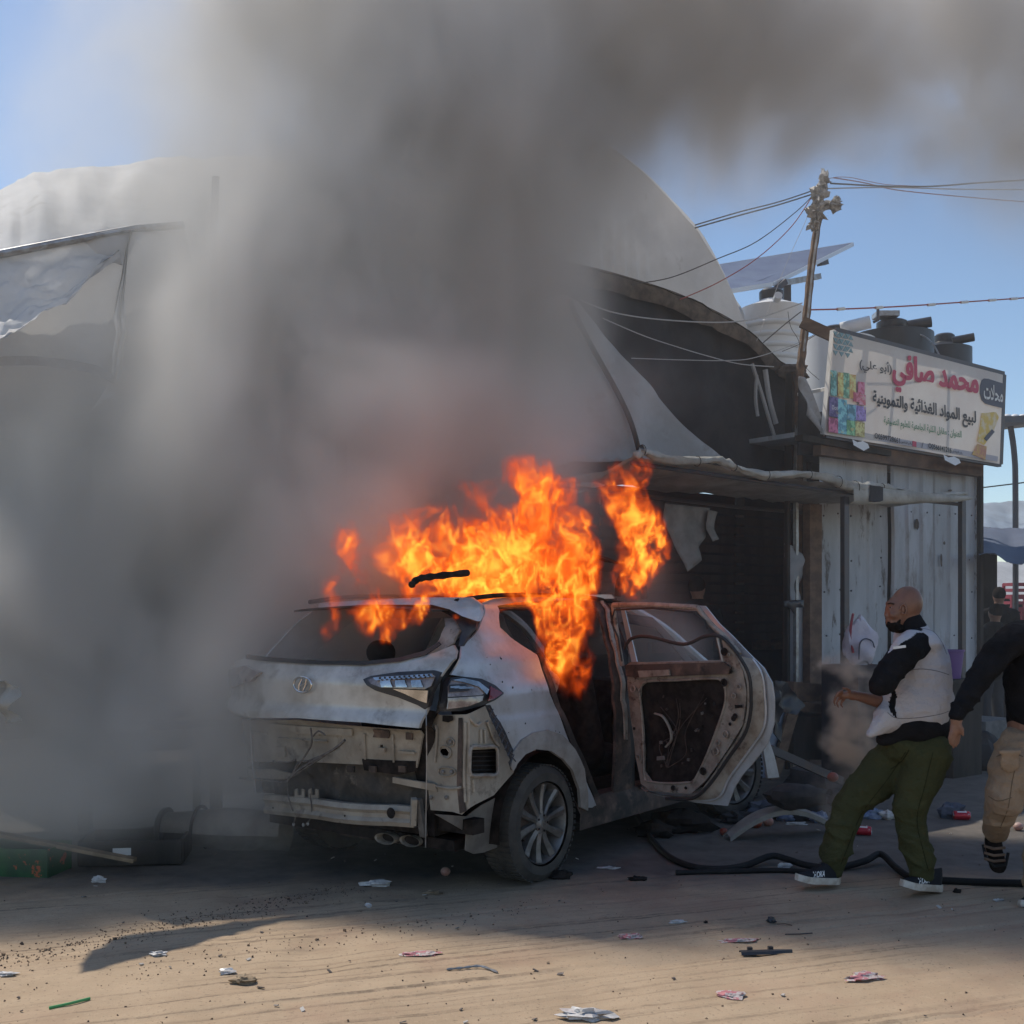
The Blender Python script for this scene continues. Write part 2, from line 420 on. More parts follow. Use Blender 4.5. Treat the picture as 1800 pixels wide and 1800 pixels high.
# front wall hangs from the eave, back slope falls behind the ridge
for k in range(1, 4): rows.append([p + Vector((0, 0, -.9 * k)) + MN * .1 for p in rows[25]])
rows.insert(0, [p + MN * 3 + Vector((0, 0, -1.2)) for p in rows[0]])
MB().patch(rows).build('roof', M_tarp, left_hall, angle=None)
a_ = fp(54, 338, 11.8); MB().beam(a_ + Vector((0, 0, -.5)), a_, .05, .05).build('stub_post', M_woodp, left_hall)
tp = MB().tube([fp(379, 312, 8.4), fp(378, 345, 8.4), fp(376, 420, 8.4), fp(374, 700, 8.4)], .03, 8)
tag(tp.build('tent_pole', M_steel), 'dark pole standing against the long white tent roof', 'pole')

# ------------------------------------------------------------------ tarp shelter at the left edge
sh = thing('tarp_shelter', 'sagging white tarp shelter with torn corner flap half lost in smoke', 'shelter')
M_tarps = mat('grey white tarp side', (.66, .66, .66), .7, col2=(.56, .56, .57), nscale=1.2, bump=.5, bscale=7, trans=.36, bdist=.02)
SC = 8.2
poly = outl([(-120, 470), (0, 447), (120, 424), (240, 402), (322, 396), (336, 470), (345, 760), (200, 770), (-120, 775)], SC)
def shf(u, z):
    return mk(u, SC + wr(u, z, .10, .8) + .03 * math.sin(u * 3 + z * 5 + math.sin(u * 5)), z)
panel('side_tarp', poly, shf, M_tarps, sh, step=.06, angle=None)
rows = []
pa = catmull([Vector((x, y, 0)) for x, y in [(-200, 484), (-60, 458), (0, 447), (120, 424), (232, 403)]], 10)
pb = catmull([Vector((x, y, 0)) for x, y in [(-200, 700), (-60, 640), (0, 596), (92, 540), (206, 440)]], 10)
for k in range(31):
    q = k / 30; r_ = []
    for i, (x, y) in enumerate(zip(pa, pb)):
        A_ = fp(x.x, x.y, SC - .03); B_ = fp(y.x, y.y, SC - 1.05 * (1 - i / len(pa)) - .1)
        p = A_.lerp(B_, q); s = i / len(pa)
        p.z += -.10 * math.sin(q * math.pi) + .022 * math.sin(s * 26 + q * 6) * math.sin(q * 3) + wr(s * 4, q * 3, .06, 2.4) + wr(s * 9, q * 9, .02, 3)
        r_.append(p)
    rows.append(r_)
MB().patch(rows).build('roof_tarp', M_tarp, sh, angle=None)
MB().tube([fp(x, y, SC - .06) for x, y in [(-120, 470), (0, 447), (120, 424), (240, 402), (322, 396)]], .028, 8).build('ridge_pipe', M_galv, sh)
flap = []
cl = [(232, 404, 2), (222, 440, 5), (218, 480, 8), (212, 520, 14), (210, 560, 22), (214, 585, 20), (208, 620, 20), (205, 655, 18), (203, 668, 14)]
for x, y, w in cl:
    flap.append([fp(x + w * (j / 6 - .5), y, SC - .12 - .05 * math.sin(j * 2.1 + y * .03)) for j in range(7)])
MB().patch(flap).build('corner_flap', M_white, sh, angle=None)
tri = [fp(x, y, SC - .15) for x, y in [(192, 670), (186, 690), (203, 692), (168, 716), (160, 722), (175, 700)]]
MB().prism(tri, MN * .01).build('torn_end', M_white, sh, smooth=False)
strap = [[fp(x, y + dy, SC - .16) for x, y in [(-60, 640), (20, 634), (60, 634), (120, 640), (170, 650), (200, 668)]] for dy in (-8, 8)]
MB().patch(strap).build('strap', M_tarp_grey, sh)

# dark stall under the left shelter, seen only through the smoke
ls = thing('dark_stall', 'dark market stall front lost behind thick low smoke', 'stall')
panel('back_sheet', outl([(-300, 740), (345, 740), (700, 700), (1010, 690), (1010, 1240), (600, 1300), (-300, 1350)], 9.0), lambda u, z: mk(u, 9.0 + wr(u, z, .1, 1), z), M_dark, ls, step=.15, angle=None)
for px in (-80, 150, 380, 600):
    u = fac(px, 1000, 8.5)[0]; MB().beam(mk(u, 8.5, 0), mk(u, 8.5, 3.4), .08, .08).build('post', M_soot, ls)
u0, u1 = fac(-200, 1300, 8.3)[0], fac(640, 1300, 8.3)[0]
MB().box(mk((u0 + u1) / 2, 8.3, .78), (u1 - u0, .7, .05), Euler((0, 0, MANG)).to_matrix()).build('counter', M_soot, ls)

# ------------------------------------------------------------------ dark shed in the middle
DC = 8.3
shed = thing('dark_shed', 'dark tarpaulin shed with sloping ragged roof edge above the awning', 'shed')
edge_px = [(880, 455), (980, 468), (1050, 483), (1130, 506), (1180, 523), (1220, 541), (1268, 565), (1310, 592), (1340, 622), (1362, 642), (1402, 658)]
poly = outl(edge_px + [(1402, 838), (1262, 818), (1120, 812), (880, 900)], DC)
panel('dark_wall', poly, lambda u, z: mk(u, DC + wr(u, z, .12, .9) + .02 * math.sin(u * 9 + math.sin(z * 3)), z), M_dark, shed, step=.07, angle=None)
ed = [fp(x, y, DC) for x, y in edge_px]; ed = catmull(ed, 5)
rows = []
for k in range(9):
    rows.append([p + MN * (k * .35 - .12) + Vector((0, 0, -.05 * k + .03 * fbm((p.x * 3, k * .7, 1)))) for p in ed])
MB().patch(rows).build('roof_sheet', M_soot, shed, angle=None)
M_dirt = mat('dirt crusted cloth', (.13, .105, .085), .95, col2=(.06, .05, .045), nscale=8, bump=.8, bscale=30)
rr = [[p - MN * .1 + Vector((0, 0, .02)), p - MN * .13 + Vector((0, 0, -.09 - .05 * fbm((p.x * 2, 4, 1)))), p - MN * .10 + Vector((0, 0, -.17 - .07 * fbm((p.x * 3, 9, 1))))] for p in ed]
MB().patch(rr).build('roof_hem', M_dirt, shed, angle=None)
# rags and sticks hanging at its right end
for pts, w, m_ in [([(1322, 640), (1338, 690), (1362, 770)], .022, M_tarp_grey), ([(1345, 650), (1352, 700), (1364, 745)], .03, M_tarp_grey), ([(1330, 660), (1328, 700), (1332, 732)], .02, M_tarp_grey)]:
    MB().tube(catmull([fp(x, y, DC - .2) for x, y in pts], 4), w, 6).build('hanging_rag', m_, shed)
MB().beam(fp(1392, 658, DC - .25), fp(1386, 1210, DC - .25), .10, .10).build('corner_post', M_soot, shed)
MB().beam(fp(1404, 690, DC - .4), fp(1398, 836, DC - .4), .035, .035).build('pale_rail', M_galv, shed)
# inside of the stall under the awning: back wall, side, shelf boards
iu0, iu1 = fac(1150, 1000, 9.8)[0] - 1.5, fac(1440, 1000, 9.6)[0]
rot = Euler((0, 0, MANG)).to_matrix()
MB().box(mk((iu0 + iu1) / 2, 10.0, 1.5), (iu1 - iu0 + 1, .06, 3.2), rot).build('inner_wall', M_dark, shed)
for z, dd in ((.45, 9.6), (1.1, 9.7), (1.75, 9.8)):
    MB().box(mk((iu0 + iu1) / 2 + .2, dd, z), (iu1 - iu0, .45, .04), rot).build('shelf', M_soot, shed)
for i in range(9):
    u = iu0 + .5 + i * .36; h = random.uniform(.12, .3)
    MB().box(mk(u, 9.55, 1.12 + h / 2), (.28, .3, h), rot).build('box', random.choice([M_soot, M_dark, M_wood]), shed)
for k in range(14):
    z = 1.30 + k * .115; MB().box(mk((iu0 + iu1) / 2, 9.1, z), ((iu1 - iu0), .03, .085), rot @ Euler((.1, 0, 0)).to_matrix()).build('slat', M_soot, shed, smooth=False)

# drape of grey tarp crossing in front of the shed
dr = outl([(990, 520), (1020, 530), (1060, 580), (1110, 640), (1160, 700), (1210, 755), (1268, 814), (1130, 810), (1000, 812), (860, 850), (700, 860), (760, 640), (880, 540)], 7.95)
def drf(u, z):
    return mk(u, 7.95 - .05 * math.sin((u * 1.1 + z) * 5) + wr(u, z, .07, 1.2), z)
tag(panel('tarp_drape', dr, drf, M_tarp_grey, None, step=.07, angle=None, thick=.006), 'triangular grey tarp drape slanting down across the dark shed', 'tarp')
MB_ = MB().tube(catmull([fp(x, y, 7.85) for x, y in [(1000, 528), (1035, 600), (1085, 690), (1110, 745), (1125, 800)]], 5), .025, 6)
tag(MB_.build('tarp_seam_rope', M_soot), 'dark rope running down along the grey tarp drape', 'rope')

# ------------------------------------------------------------------ awning on two posts
aw = thing('awning', 'dirty white cloth awning with rolled front edge over the stall', 'awning')
AC = 6.69
front = [(1118, 800), (1128, 802), (1140, 806), (1240, 815), (1290, 829), (1360, 838), (1450, 848), (1510, 860), (1560, 866), (1630, 872), (1700, 877)]
fr = catmull([fp(x, y, AC) for x, y in front], 6)
rows = []
for k in range(9):
    q = k / 8; rows.append([p + MN * (1.12 * q) + Vector((0, 0, (-.10 * q - .07 * math.sin(q * math.pi) * (1 + .5 * math.sin(i * .55))) * max(.03, 1 - i / 60) + wr(i * .2, q * 2, .03, 2))) for i, p in enumerate(fr)])
MB().patch(rows).build('cloth', M_awn, aw, angle=None)
rr = [.032 + .007 * math.sin(i * .9) + .012 * fbm((i * .35, 2, 5)) + (.03 * math.exp(-((i - 41) / 4) ** 2)) - (.034 * max(0, (i - 44) / 17)) for i in range(len(fr))]
rl = MB().tube([p + Vector((0, 0, .03 - .025 * math.sin(i * .5))) for i, p in enumerate(fr)], [max(.012, r) for r in rr], 12, True, 1.0)
for k_ in range(len(rl.v)):
    v = Vector(rl.v[k_]); j_ = k_ % 12; w_ = .022 * fbm((v.x * 9, j_ * 1.3, v.y * 9)) + .012 * fbm((v.x * 2, 0, 0)) + .008 * math.sin(v.x * 55 + j_ * 1.2)
    rl.v[k_] = (v.x, v.y + w_ * .5, v.z + w_)
rl = rl.build('rolled_edge', M_awn, aw, angle=None)
for i in (8, 17, 24, 29, 34, 38, 41, 47):
    p = fr[i]; MB().tube([p - MN * math.cos(a) * (rr[i] + .008) + Vector((0, 0, .03 - .025 * math.sin(i * .5) + math.sin(a) * (rr[i] + .008))) for a in [j * math.pi / 8 for j in range(17)]], .003, 5).build('tie', M_black, aw)
# loose end of the cloth hanging over the right corner
hang = []
for i, p in enumerate(fr[40:]):
    q = i / (len(fr[40:]) - 1); hang.append([p + MN * .02 + Vector((0, 0, .05 * (1 - q) + .015)), p - MN * .055 + Vector((0, 0, .03 - .01 * q)), p - MN * (.06 + .008 * math.sin(i * 1.7)) + Vector((0, 0, -.13 * (1 - q) ** .8 - .01 + .01 * math.sin(i * 1.1))), p - MN * .0 + Vector((0, 0, -.15 * (1 - q) ** .8 - .015))])
MB().patch(hang).build('hanging_edge', M_awn, aw, angle=None)
st = MB().patch([[v + Vector((0, 0, .012)) - MN * .012 for v in h] for h in hang[3:7]]).build('dark_band', M_dark, aw)
for px, top, nm in ((1485, 872, 0), (1691, 880, 1)):
    u = fac(px, 1000, AC + .04)[0]
    MB().beam(mk(u, AC + .04, 0), mk(u, AC + .04, fac(px, top, AC)[1]), .075, .05, MN).build('post', M_steel, aw)
u0, u1 = fr[0].dot(MU), fr[-1].dot(MU)
for c, dz in ((AC + .05, -.06), (AC + 1.05, -.15)):
    MB().tube([mk(u0, c, fr[0].z + dz), mk((u0 + u1) / 2, c, (fr[0].z + fr[-1].z) / 2 + dz - .03), mk(u1, c, fr[-1].z + dz)], .02, 6).build('rail', M_steel, aw)
M_rag = mat('smoky rag cloth', (.24, .235, .22), .9, col2=(.17, .165, .155), nscale=5, spec=.15)
# torn sheets under it
def tatter(name, px, c, m_, lab, cat, thick=.004, amp=.03):
    o = panel(name, outl(px, c), lambda u, z: mk(u, c + wr(u, z, amp, 4), z), m_, None, step=.05, angle=None, thick=thick)
    return tag(o, lab, cat)
tatter('torn_sheet', [(1168, 885), (1248, 893), (1244, 925), (1238, 945), (1226, 962), (1233, 985), (1210, 1005), (1195, 975), (1180, 940), (1165, 915)], 7.3, M_rag, 'torn pointed grey sheet hanging under the awning near the flames', 'torn sheet')
tatter('torn_strip', [(1246, 896), (1262, 900), (1258, 930), (1262, 948), (1250, 952), (1242, 930)], 7.25, M_rag, 'short torn strip hanging beside the pointed grey sheet', 'torn strip')
tatter('hanging_sack', [(1380, 955), (1402, 962), (1412, 985), (1414, 1010), (1408, 1058), (1384, 1058), (1378, 1010)], 7.5, M_tarp_grey, 'pale sack sheet tied to the post under the awning', 'sack', amp=.08)
tatter('pale_board', [(1382, 1066), (1414, 1066), (1414, 1205), (1384, 1210)], 7.55, M_tarp_grey, 'pale narrow board standing against the stall post', 'board', thick=.02, amp=0)
tatter('hanging_bag', [(1378, 1056), (1414, 1054), (1413, 1068), (1398, 1068), (1396, 1080), (1388, 1068), (1379, 1066)], 7.4, M_plasb, 'black bag scrap nailed across the stall post', 'bag scrap', amp=.02)
for px, c, m_ in ((1384, 7.45, M_soot), (1399, 7.5, M_galv), (1428, 7.5, M_wood)):
    u = fac(px, 1000, c)[0]; w = .09 if px == 1428 else .04
    o = MB().beam(mk(u, c, 0), mk(u, c, 2.72), w if px != 1428 else .2, w, MN).build('stall_post', m_)
    tag(o, {1384: 'thin sooty post at the stall opening beside the pale board', 1399: 'thin grey pipe post behind the hanging pale sack', 1428: 'wide brown timber post beside the white sheet wall'}[px], 'post')
# ------------------------------------------------------------------ white sheet-metal shop
WC = 7.63
shop = thing('sheet_metal_shop', 'white flaking corrugated sheet shop wall under the banner', 'shop')
def sheet(px0, px1, ribs, m_, c, ztop0, ztop1, rib_d=.03):
    u0, u1 = fac(px0, 1000, c)[0], fac(px1, 1000, c)[0]; n = 80; rows = []
    for zq in np.linspace(0, 1, 14):
        r_ = []
        for i in range(n + 1):
            q = i / n; u = u0 + (u1 - u0) * q; zt = ztop0 + (ztop1 - ztop0) * q
            ph = (q * ribs) % 1; d = rib_d * max(0, min(1, min(ph, .45 - ph) * 12)) if ribs and ph < .45 else 0
            z = .02 + (zt - .02) * zq
            r_.append(mk(u, c - d + wr(u, z, .012, 2), z))
        rows.append(r_)
    return MB().patch(rows).build('wall_sheet', m_, shop, angle=30)
zt = lambda px, py: fac(px, py, WC)[1]
sheet(1440, 1487, 0, M_zincw, WC, zt(1440, 796), zt(1487, 802))
sheet(1485, 1560, 2, M_zincw, WC + .02, zt(1487, 800), zt(1560, 812), .012)
sheet(1566, 1640, 3, M_zinc, WC - .01, zt(1566, 814), zt(1640, 826))
sheet(1638, 1716, 3, M_zinc, WC + .02, zt(1638, 826), zt(1716, 838))
u0, u1 = fac(1438, 1000, WC)[0], fac(1718, 1000, WC)[0]
MB().box(mk((u0 + u1) / 2, WC + .12, 1.6), (u1 - u0, .06, 3.2), rot).build('backing_wall', M_soot, shop)
MB().beam(mk(u1 + .02, WC, 0), mk(u1 + .02, WC, 3.4), .07, .1, MN).build('corner_post', M_soot, shop)
MB().box(mk(u1, WC + 1.5, 1.7), (.06, 3, 3.3), rot).build('side_wall', M_zincw, shop)
MB().box(mk((u0 + u1) / 2 - .1, WC + 1.6, 3.45), (u1 - u0 + .6, 3.2, .05), rot).build('roof', M_zinc, shop)
def skew_beam(px0, py0, px1, py1, th, c, m_, name, dep=.1, parent=None):
    a, b = fp(px0, py0, c), fp(px1, py1, c)
    return MB().beam(a, b, dep, th, Vector((0, 0, 1))).build(name, m_, parent, smooth=False)
M_beam = mat('brown stained timber', (.16, .10, .07), .9, col2=(.09, .06, .045), nscale=7, bump=.7, bscale=30, stretch=(.3, 1, 1))
skew_beam(1436, 786, 1722, 826, .17, 7.45, M_beam, 'fascia_beam', .1, shop)
skew_beam(1404, 770, 1560, 798, .06, 7.40, M_soot, 'fascia_trim', .1, shop)
MB().patch([[fp(x, y, c) for x, y in [(1640, 812), (1690, 818), (1735, 822), (1762, 826), (1773, 828)]] for c in (7.25, 7.45, 7.7)]).build('roof_lip', M_steel, shop)
for px in (1450, 1476, 1498, 1545, 1574, 1600, 1630, 1652, 1680, 1708):
    for py in (905, 985, 1035, 1120):
        if random.random() < .75: MB().ell(fp(px + random.uniform(-4, 4), py + random.uniform(-6, 6), WC - .035), (.011, .008, .011), None, 8, 5).build('rivet', M_steel, shop)
for px, py, w, h in ((1612, 920, 9, 26), (1655, 985, 5, 34), (1660, 955, 4, 8), (1670, 862, 9, 4), (1545, 855, 8, 4)):
    MB().prism([fp(px + w * .5 * math.cos(t_) * random.uniform(.6, 1), py + h * .5 * math.sin(t_) * random.uniform(.6, 1), WC - .034) for t_ in [k * .7 for k in range(9)]], MN * .003).build('paint_loss', M_dirt, shop, smooth=False)
# low rubble and block at the wall foot
MB().box(mk(fac(1712, 1250, 7.4)[0], 7.3, .16), (.7, .5, .34), rot).build('kerb_block', mat('concrete', (.2, .19, .18), .9, col2=(.13, .125, .12), nscale=9, bump=.6, bscale=40), shop)

# ------------------------------------------------------------------ banner sign
SGC = 7.28
sign = thing('banner_sign', 'cream shop banner with red and black Arabic lettering above the white wall', 'sign')
TL, TR, BR, BL = (1466, 582), (1763, 659), (1757, 816), (1449, 764)
def spt(a, b, off=0.0):
    x = (TL[0] * (1 - a) + TR[0] * a) * b + (BL[0] * (1 - a) + BR[0] * a) * (1 - b)
    y = (TL[1] * (1 - a) + TR[1] * a) * b + (BL[1] * (1 - a) + BR[1] * a) * (1 - b)
    return fp(x, y, SGC - off)
M_ban = mat('banner vinyl', (.70, .66, .62), .45, col2=(.66, .60, .56), nscale=2, trans=.22)
rows = [[spt(i / 30, 1 - j / 14, .012 * math.sin(i * .5 + j * .3)) for i in range(31)] for j in range(15)]
MB().patch(rows).build('banner', M_ban, sign, angle=None)
fr_ = [spt(0, 0, -.05), spt(1, 0, -.05), spt(1, 1, -.05), spt(0, 1, -.05)]
for i in range(4): MB().beam(fr_[i], fr_[(i + 1) % 4], .07, .05, MN).build('frame_bar', M_white if i == 3 else M_steel, sign)
for a in (.33, .66): MB().beam(spt(a, 0, -.06), spt(a, 1, -.06), .04, .04, MN).build('frame_bar', M_steel, sign)
sd = [[spt(0, b, .0), spt(0, b, -.12)] for b in (1, .75, .5, .25, 0)]
MB().patch(sd).build('side_strip', M_white, sign)
for a in (.16, .68):
    MB().patch([[spt(a + .03 * j, .0 - .02 * (j % 2), .02), spt(a + .03 * j + .01, -.055 - .02 * ((j * 7) % 3), .06)] for j in range(4)]).build('torn_hem', M_white, sign)

FORMS = {'ا': 0xFE8D, 'أ': 0xFE83, 'ب': 0xFE8F, 'ة': 0xFE93, 'ت': 0xFE95, 'ج': 0xFE9D, 'ح': 0xFEA1, 'خ': 0xFEA5, 'د': 0xFEA9, 'ذ': 0xFEAB, 'ر': 0xFEAD, 'س': 0xFEB1,
         'ص': 0xFEB9, 'ط': 0xFEC1, 'ع': 0xFEC9, 'غ': 0xFECD, 'ف': 0xFED1, 'ق': 0xFED5, 'ك': 0xFED9, 'ل': 0xFEDD, 'م': 0xFEE1, 'ن': 0xFEE5, 'ه': 0xFEE9,
         'و': 0xFEED, 'ي': 0xFEF1, 'ئ': 0xFE89}
RIGHT_ONLY = set('اأةدذرو')
def shape(s):
    """join Arabic letters by choosing their contextual forms, then put them in drawing order"""
    out = []; i = 0; prev_joins = False
    while i < len(s):
        ch = s[i]
        if ch not in FORMS:
            out.append({'(': ')', ')': '('}.get(ch, ch)); prev_joins = False; i += 1; continue
        if ch == 'ل' and i + 1 < len(s) and s[i + 1] in 'اأ':
            out.append(chr((0xFEFB if s[i + 1] == 'ا' else 0xFEF7) + (1 if prev_joins else 0))); prev_joins = False; i += 2; continue
        nxt = i + 1 < len(s) and s[i + 1] in FORMS
        b_ = FORMS[ch]
        if ch in RIGHT_ONLY: out.append(chr(b_ + (1 if prev_joins else 0))); prev_joins = False
        else:
            out.append(chr(b_ + (3 if prev_joins and nxt else 1 if prev_joins else 2 if nxt else 0))); prev_joins = nxt
        i += 1
    return ''.join(reversed(out))
def text_mesh(s, bold=0.0):
    cu = bpy.data.curves.new('t', 'FONT'); cu.body = s; cu.offset = bold; cu.resolution_u = 3
    o = link(bpy.data.objects.new('t', cu)); dg = bpy.context.evaluated_depsgraph_get(); dg.update()
    me = bpy.data.meshes.new_from_object(o.evaluated_get(dg)); bpy.data.objects.remove(o); bpy.data.curves.remove(cu)
    return me
def put_text(s, m_, fn, parent, name='lettering', bold=0.0, box=None):
    me = text_mesh(s, bold)
    co = np.array([v.co[:] for v in me.vertices])
    if len(co) == 0: return
    lo, hi = co.min(0), co.max(0)
    for v in me.vertices:
        v.co = fn((v.co.x - lo[0]) / (hi[0] - lo[0]), (v.co.y - lo[1]) / (hi[1] - lo[1]))
    me.name = name; me.materials.clear(); me.materials.append(m_)
    return link(bpy.data.objects.new(name, me), parent)
def zp(zx, zy): return 1380 + zx / 4.286, 540 + zy / 4.286
def inv_sign_fn(bl, br, tl, off=.02):
    bl, br, tl = zp(*bl), zp(*br), zp(*tl)
    def f(a, b):
        return fp(bl[0] + a * (br[0] - bl[0]) + b * (tl[0] - bl[0]), bl[1] + a * (br[1] - bl[1]) + b * (tl[1] - bl[1]), SGC - off)
    return f
M_red = mat('crimson print', (.52, .045, .11), .5); M_ink = mat('black print', (.03, .03, .035), .5)
M_grn = mat('green print', (.05, .22, .10), .5); M_navy = mat('navy print', (.06, .065, .10), .5)
M_lav = mat('grey print band', (.42, .41, .46), .5); M_teal = mat('teal print', (.20, .33, .37), .5)
put_text(shape('محمد صافي'), M_red, inv_sign_fn((812, 628), (1455, 752), (812, 338)), sign, bold=.02)
for k_, (da, db) in enumerate(((5, 0), (0, 5), (5, 5), (-4, 2))): put_text(shape('محمد صافي'), M_red, inv_sign_fn((812 + da, 628 + db), (1455 + da, 752 + db), (812 + da, 338 + db), .021 + .0006 * k_), sign, bold=.02)
put_text(shape('(أبو علي)'), M_ink, inv_sign_fn((560, 488), (805, 530), (560, 376)), sign, bold=.02)
put_text(shape('لبيع المواد الغذائية والتموينية'), M_ink, inv_sign_fn((660, 762), (1437, 920), (660, 622)), sign, bold=.018)
for k_, (da, db) in enumerate(((3, 0), (0, 3))): put_text(shape('لبيع المواد الغذائية والتموينية'), M_ink, inv_sign_fn((660 + da, 762 + db), (1437 + da, 920 + db), (660 + da, 622 + db), .021 + .0006 * k_), sign, bold=.018)
put_text(shape('العنوان : مقابل الكلية الجامعية للعلوم التطبيقية'), M_grn, inv_sign_fn((745, 900), (1330, 1010), (745, 822)), sign, bold=.018)
put_text('O0599728661', M_ink, inv_sign_fn((675, 988), (865, 1028), (675, 946)), sign, bold=.025)
put_text(shape('رقم التلفون'), M_ink, inv_sign_fn((868, 1028), (955, 1046), (868, 1002)), sign, bold=.02)
put_text('/', M_ink, inv_sign_fn((1028, 1060), (1042, 1062), (1028, 1018)), sign, bold=.01)
put_text('O0566141216', M_ink, inv_sign_fn((1080, 1062), (1255, 1100), (1080, 1022)), sign, bold=.025)
put_text(shape('رقم التواصل'), M_ink, inv_sign_fn((1260, 1100), (1336, 1116), (1260, 1074)), sign, bold=.02)
def decal(name, zpoly, m_, off=.014, parent=None):
    pts = [fp(*zp(*q), SGC - off) for q in zpoly]
    return MB().prism(pts, MN * .004).build(name, m_, parent or sign, smooth=False)
tabp = [(1640, 575), (1640, 762), (1510, 728), (1482, 700), (1468, 650), (1470, 590), (1482, 552), (1500, 538), (1530, 540)]
decal('name_tab', tabp, M_navy, .022)
put_text(shape('محلات'), M_white, inv_sign_fn((1498, 690), (1642, 722), (1498, 570), .03), sign, bold=.02)
decal('red_icon', [(962, 1008), (990, 1014), (990, 1054), (962, 1048)], M_red)
decal('base_band', [(575, 940), (1605, 1125), (1600, 1165), (575, 985)], M_lav, .008)
for i in range(3):
    for j in range(4):
        x = 362 + i * 46; y = 182 + j * 48 + i * 9
        decal('triangle_print', [(x, y), (x + 38, y + 7), (x + 19, y + 38)], M_teal, .016)
        if j < 3: decal('triangle_print', [(x + 25, y + 42), (x + 44, y + 14), (x + 60, y + 50)], M_teal, .016)
for (x, y, w, h, col) in [(345, 475, 45, 190, (.10, .26, .24)), (400, 490, 48, 180, (.55, .32, .10)), (440, 492, 44, 190, (.14, .30, .2)), (488, 505, 46, 180, (.60, .33, .12)),
                          (550, 560, 50, 90, (.55, .1, .18)), (515, 640, 50, 70, (.5, .1, .15)), (560, 655, 48, 80, (.6, .15, .2)),
                          (335, 672, 70, 150, (.07, .05, .16)), (400, 690, 66, 260, (.10, .30, .42)), (470, 730, 70, 120, (.08, .22, .3)), (535, 740, 75, 110, (.18, .12, .35)),
                          (330, 830, 70, 110, (.3, .06, .14)), (465, 850, 70, 110, (.12, .3, .15)), (530, 860, 70, 110, (.4, .32, .12))]:
    m_ = mat('print %d %d' % (x, y), col, .5, col2=tuple(min(.7, c_ * 1.9 + .08) for c_ in col), nscale=16, lo=.45, hi=.55, col3=(.6, .5, .2), n3=11, lo3=.6, hi3=.62)
    decal('snack_print', [(x, y + h), (x + w, y + h + w * .16), (x + w, y + w * .16), (x, y)], m_, .012 + .0012 * (y / 100))
put_text('Don', M_white, inv_sign_fn((355, 770), (398, 778), (355, 738), .026), sign)
M_yel = mat('yellow print', (.70, .50, .10), .5, col2=(.72, .62, .45), nscale=9, lo=.45, hi=.6)
decal('yellow_print', [(1480, 800), (1590, 790), (1612, 830), (1560, 960), (1500, 1040), (1450, 1010), (1470, 900)], M_yel)
decal('pack_print', [(1500, 990), (1560, 920), (1580, 940), (1520, 1010)], M_navy, .02)
decal('pack_print', [(1410, 1110), (1450, 1030), (1520, 1050), (1510, 1150)], mat('orange print', (.5, .2, .15), .5, col2=(.6, .4, .1), nscale=20), .018)

# ------------------------------------------------------------------ roof tanks
def tank(name, lab, px, ytop, ybot, rpx, d, m_, lidm, ribs=6, taper=.86, group=None):
    s = d / FPX; c = P(px, ybot, d); h = (ybot - ytop) * s; r = rpx * s
    t_ = thing(name, lab, 'water tank', c, 0, group)
    prof = []
    for k in range(121):
        q = k / 120; rr_ = r * (taper + (1 - taper) * q)
        z = h * q * .92; prof.append((rr_ * (1 + .075 * max(0, math.sin(q * ribs * 2 * math.pi)) ** .6 * (1 if q < .85 else 0)), z))
    for q in (.85, .65, .4): prof.append((r * q, h * (.92 + .11 * (1 - q))))
    prof.append((r * .36, h * 1.0)); prof.insert(0, (r * taper * .9, 0))
    MB().lathe(prof, 40).build('barrel', m_, t_, angle=50)
    lid = [(r * .36, h * .99), (r * .38, h * 1.02), (r * .38, h * 1.07), (r * .30, h * 1.09), (0.0, h * 1.10)]
    MB().lathe(lid, 24).build('lid', lidm, t_)
    return t_, r, h
ta, r_a, h_a = tank('water_tank', 'ribbed white water tank directly left of the leaning pole', 1356, 528, 735, 56, 14.2, M_tankw, M_plasb, 10, .86)
MB().tube([(-.03, -.42, h_a * .93), (-.03, -.50, h_a * .95)], .05, 16).build('outlet', M_tankw, ta)
tb, r_b, h_b = tank('water_tank', 'plain white water tank with white pipe half hidden behind the banner', 1470, 588, 735, 66, 15.2, M_tankw, M_plasb, 0, 1.0)
MB().tube([(.0, -.2, h_b * 1.02), (.36, -.3, h_b * 1.08)], .085, 14).build('neck_pipe', M_white, tb)
MB().tube([(.40, -.3, h_b * 1.08), (.46, -.3, h_b * 1.1), (.46, -.3, h_b * 1.26)], .02, 8).build('hook_pipe', M_steel, tb)
M_tankb = mat('black tank plastic', (.022, .024, .028), .38, col2=(.05, .05, .055), nscale=4, lo=.5, hi=.8)
tc_, r_c, h_c = tank('water_tank', 'black water tank with square lid behind the banner middle', 1568, 578, 735, 70, 15.6, M_tankb, M_plasb, 0, 1.0)
MB().tube([(.10, -.3, h_c * .97), (.40, -.38, h_c * 1.0)], .07, 14).build('neck_pipe', M_tankb, tc_)
MB().box((-.12, -.1, h_c * 1.13), (.3, .25, .07)).build('lid_cap', M_galv, tc_)
td, r_d, h_d = tank('water_tank', 'black water tank standing behind the banner at its far end', 1660, 602, 760, 46, 16.6, M_tankb, M_plasb, 0, 1.0)
MB().tube([(.02, -.25, h_d * .97), (.30, -.33, h_d * 1.0)], .06, 14).build('neck_pipe', M_tankb, td)
MB().tube(catmull([P(1592, 582, 15.1), P(1622, 590, 15.1), P(1640, 605, 15.0), P(1655, 632, 14.9)], 5), .012, 6).build('hose', M_galv)
tag([o for o in COL.objects if o.name.startswith('hose')][-1], 'thin grey hose looping off the black tank over the banner', 'hose')
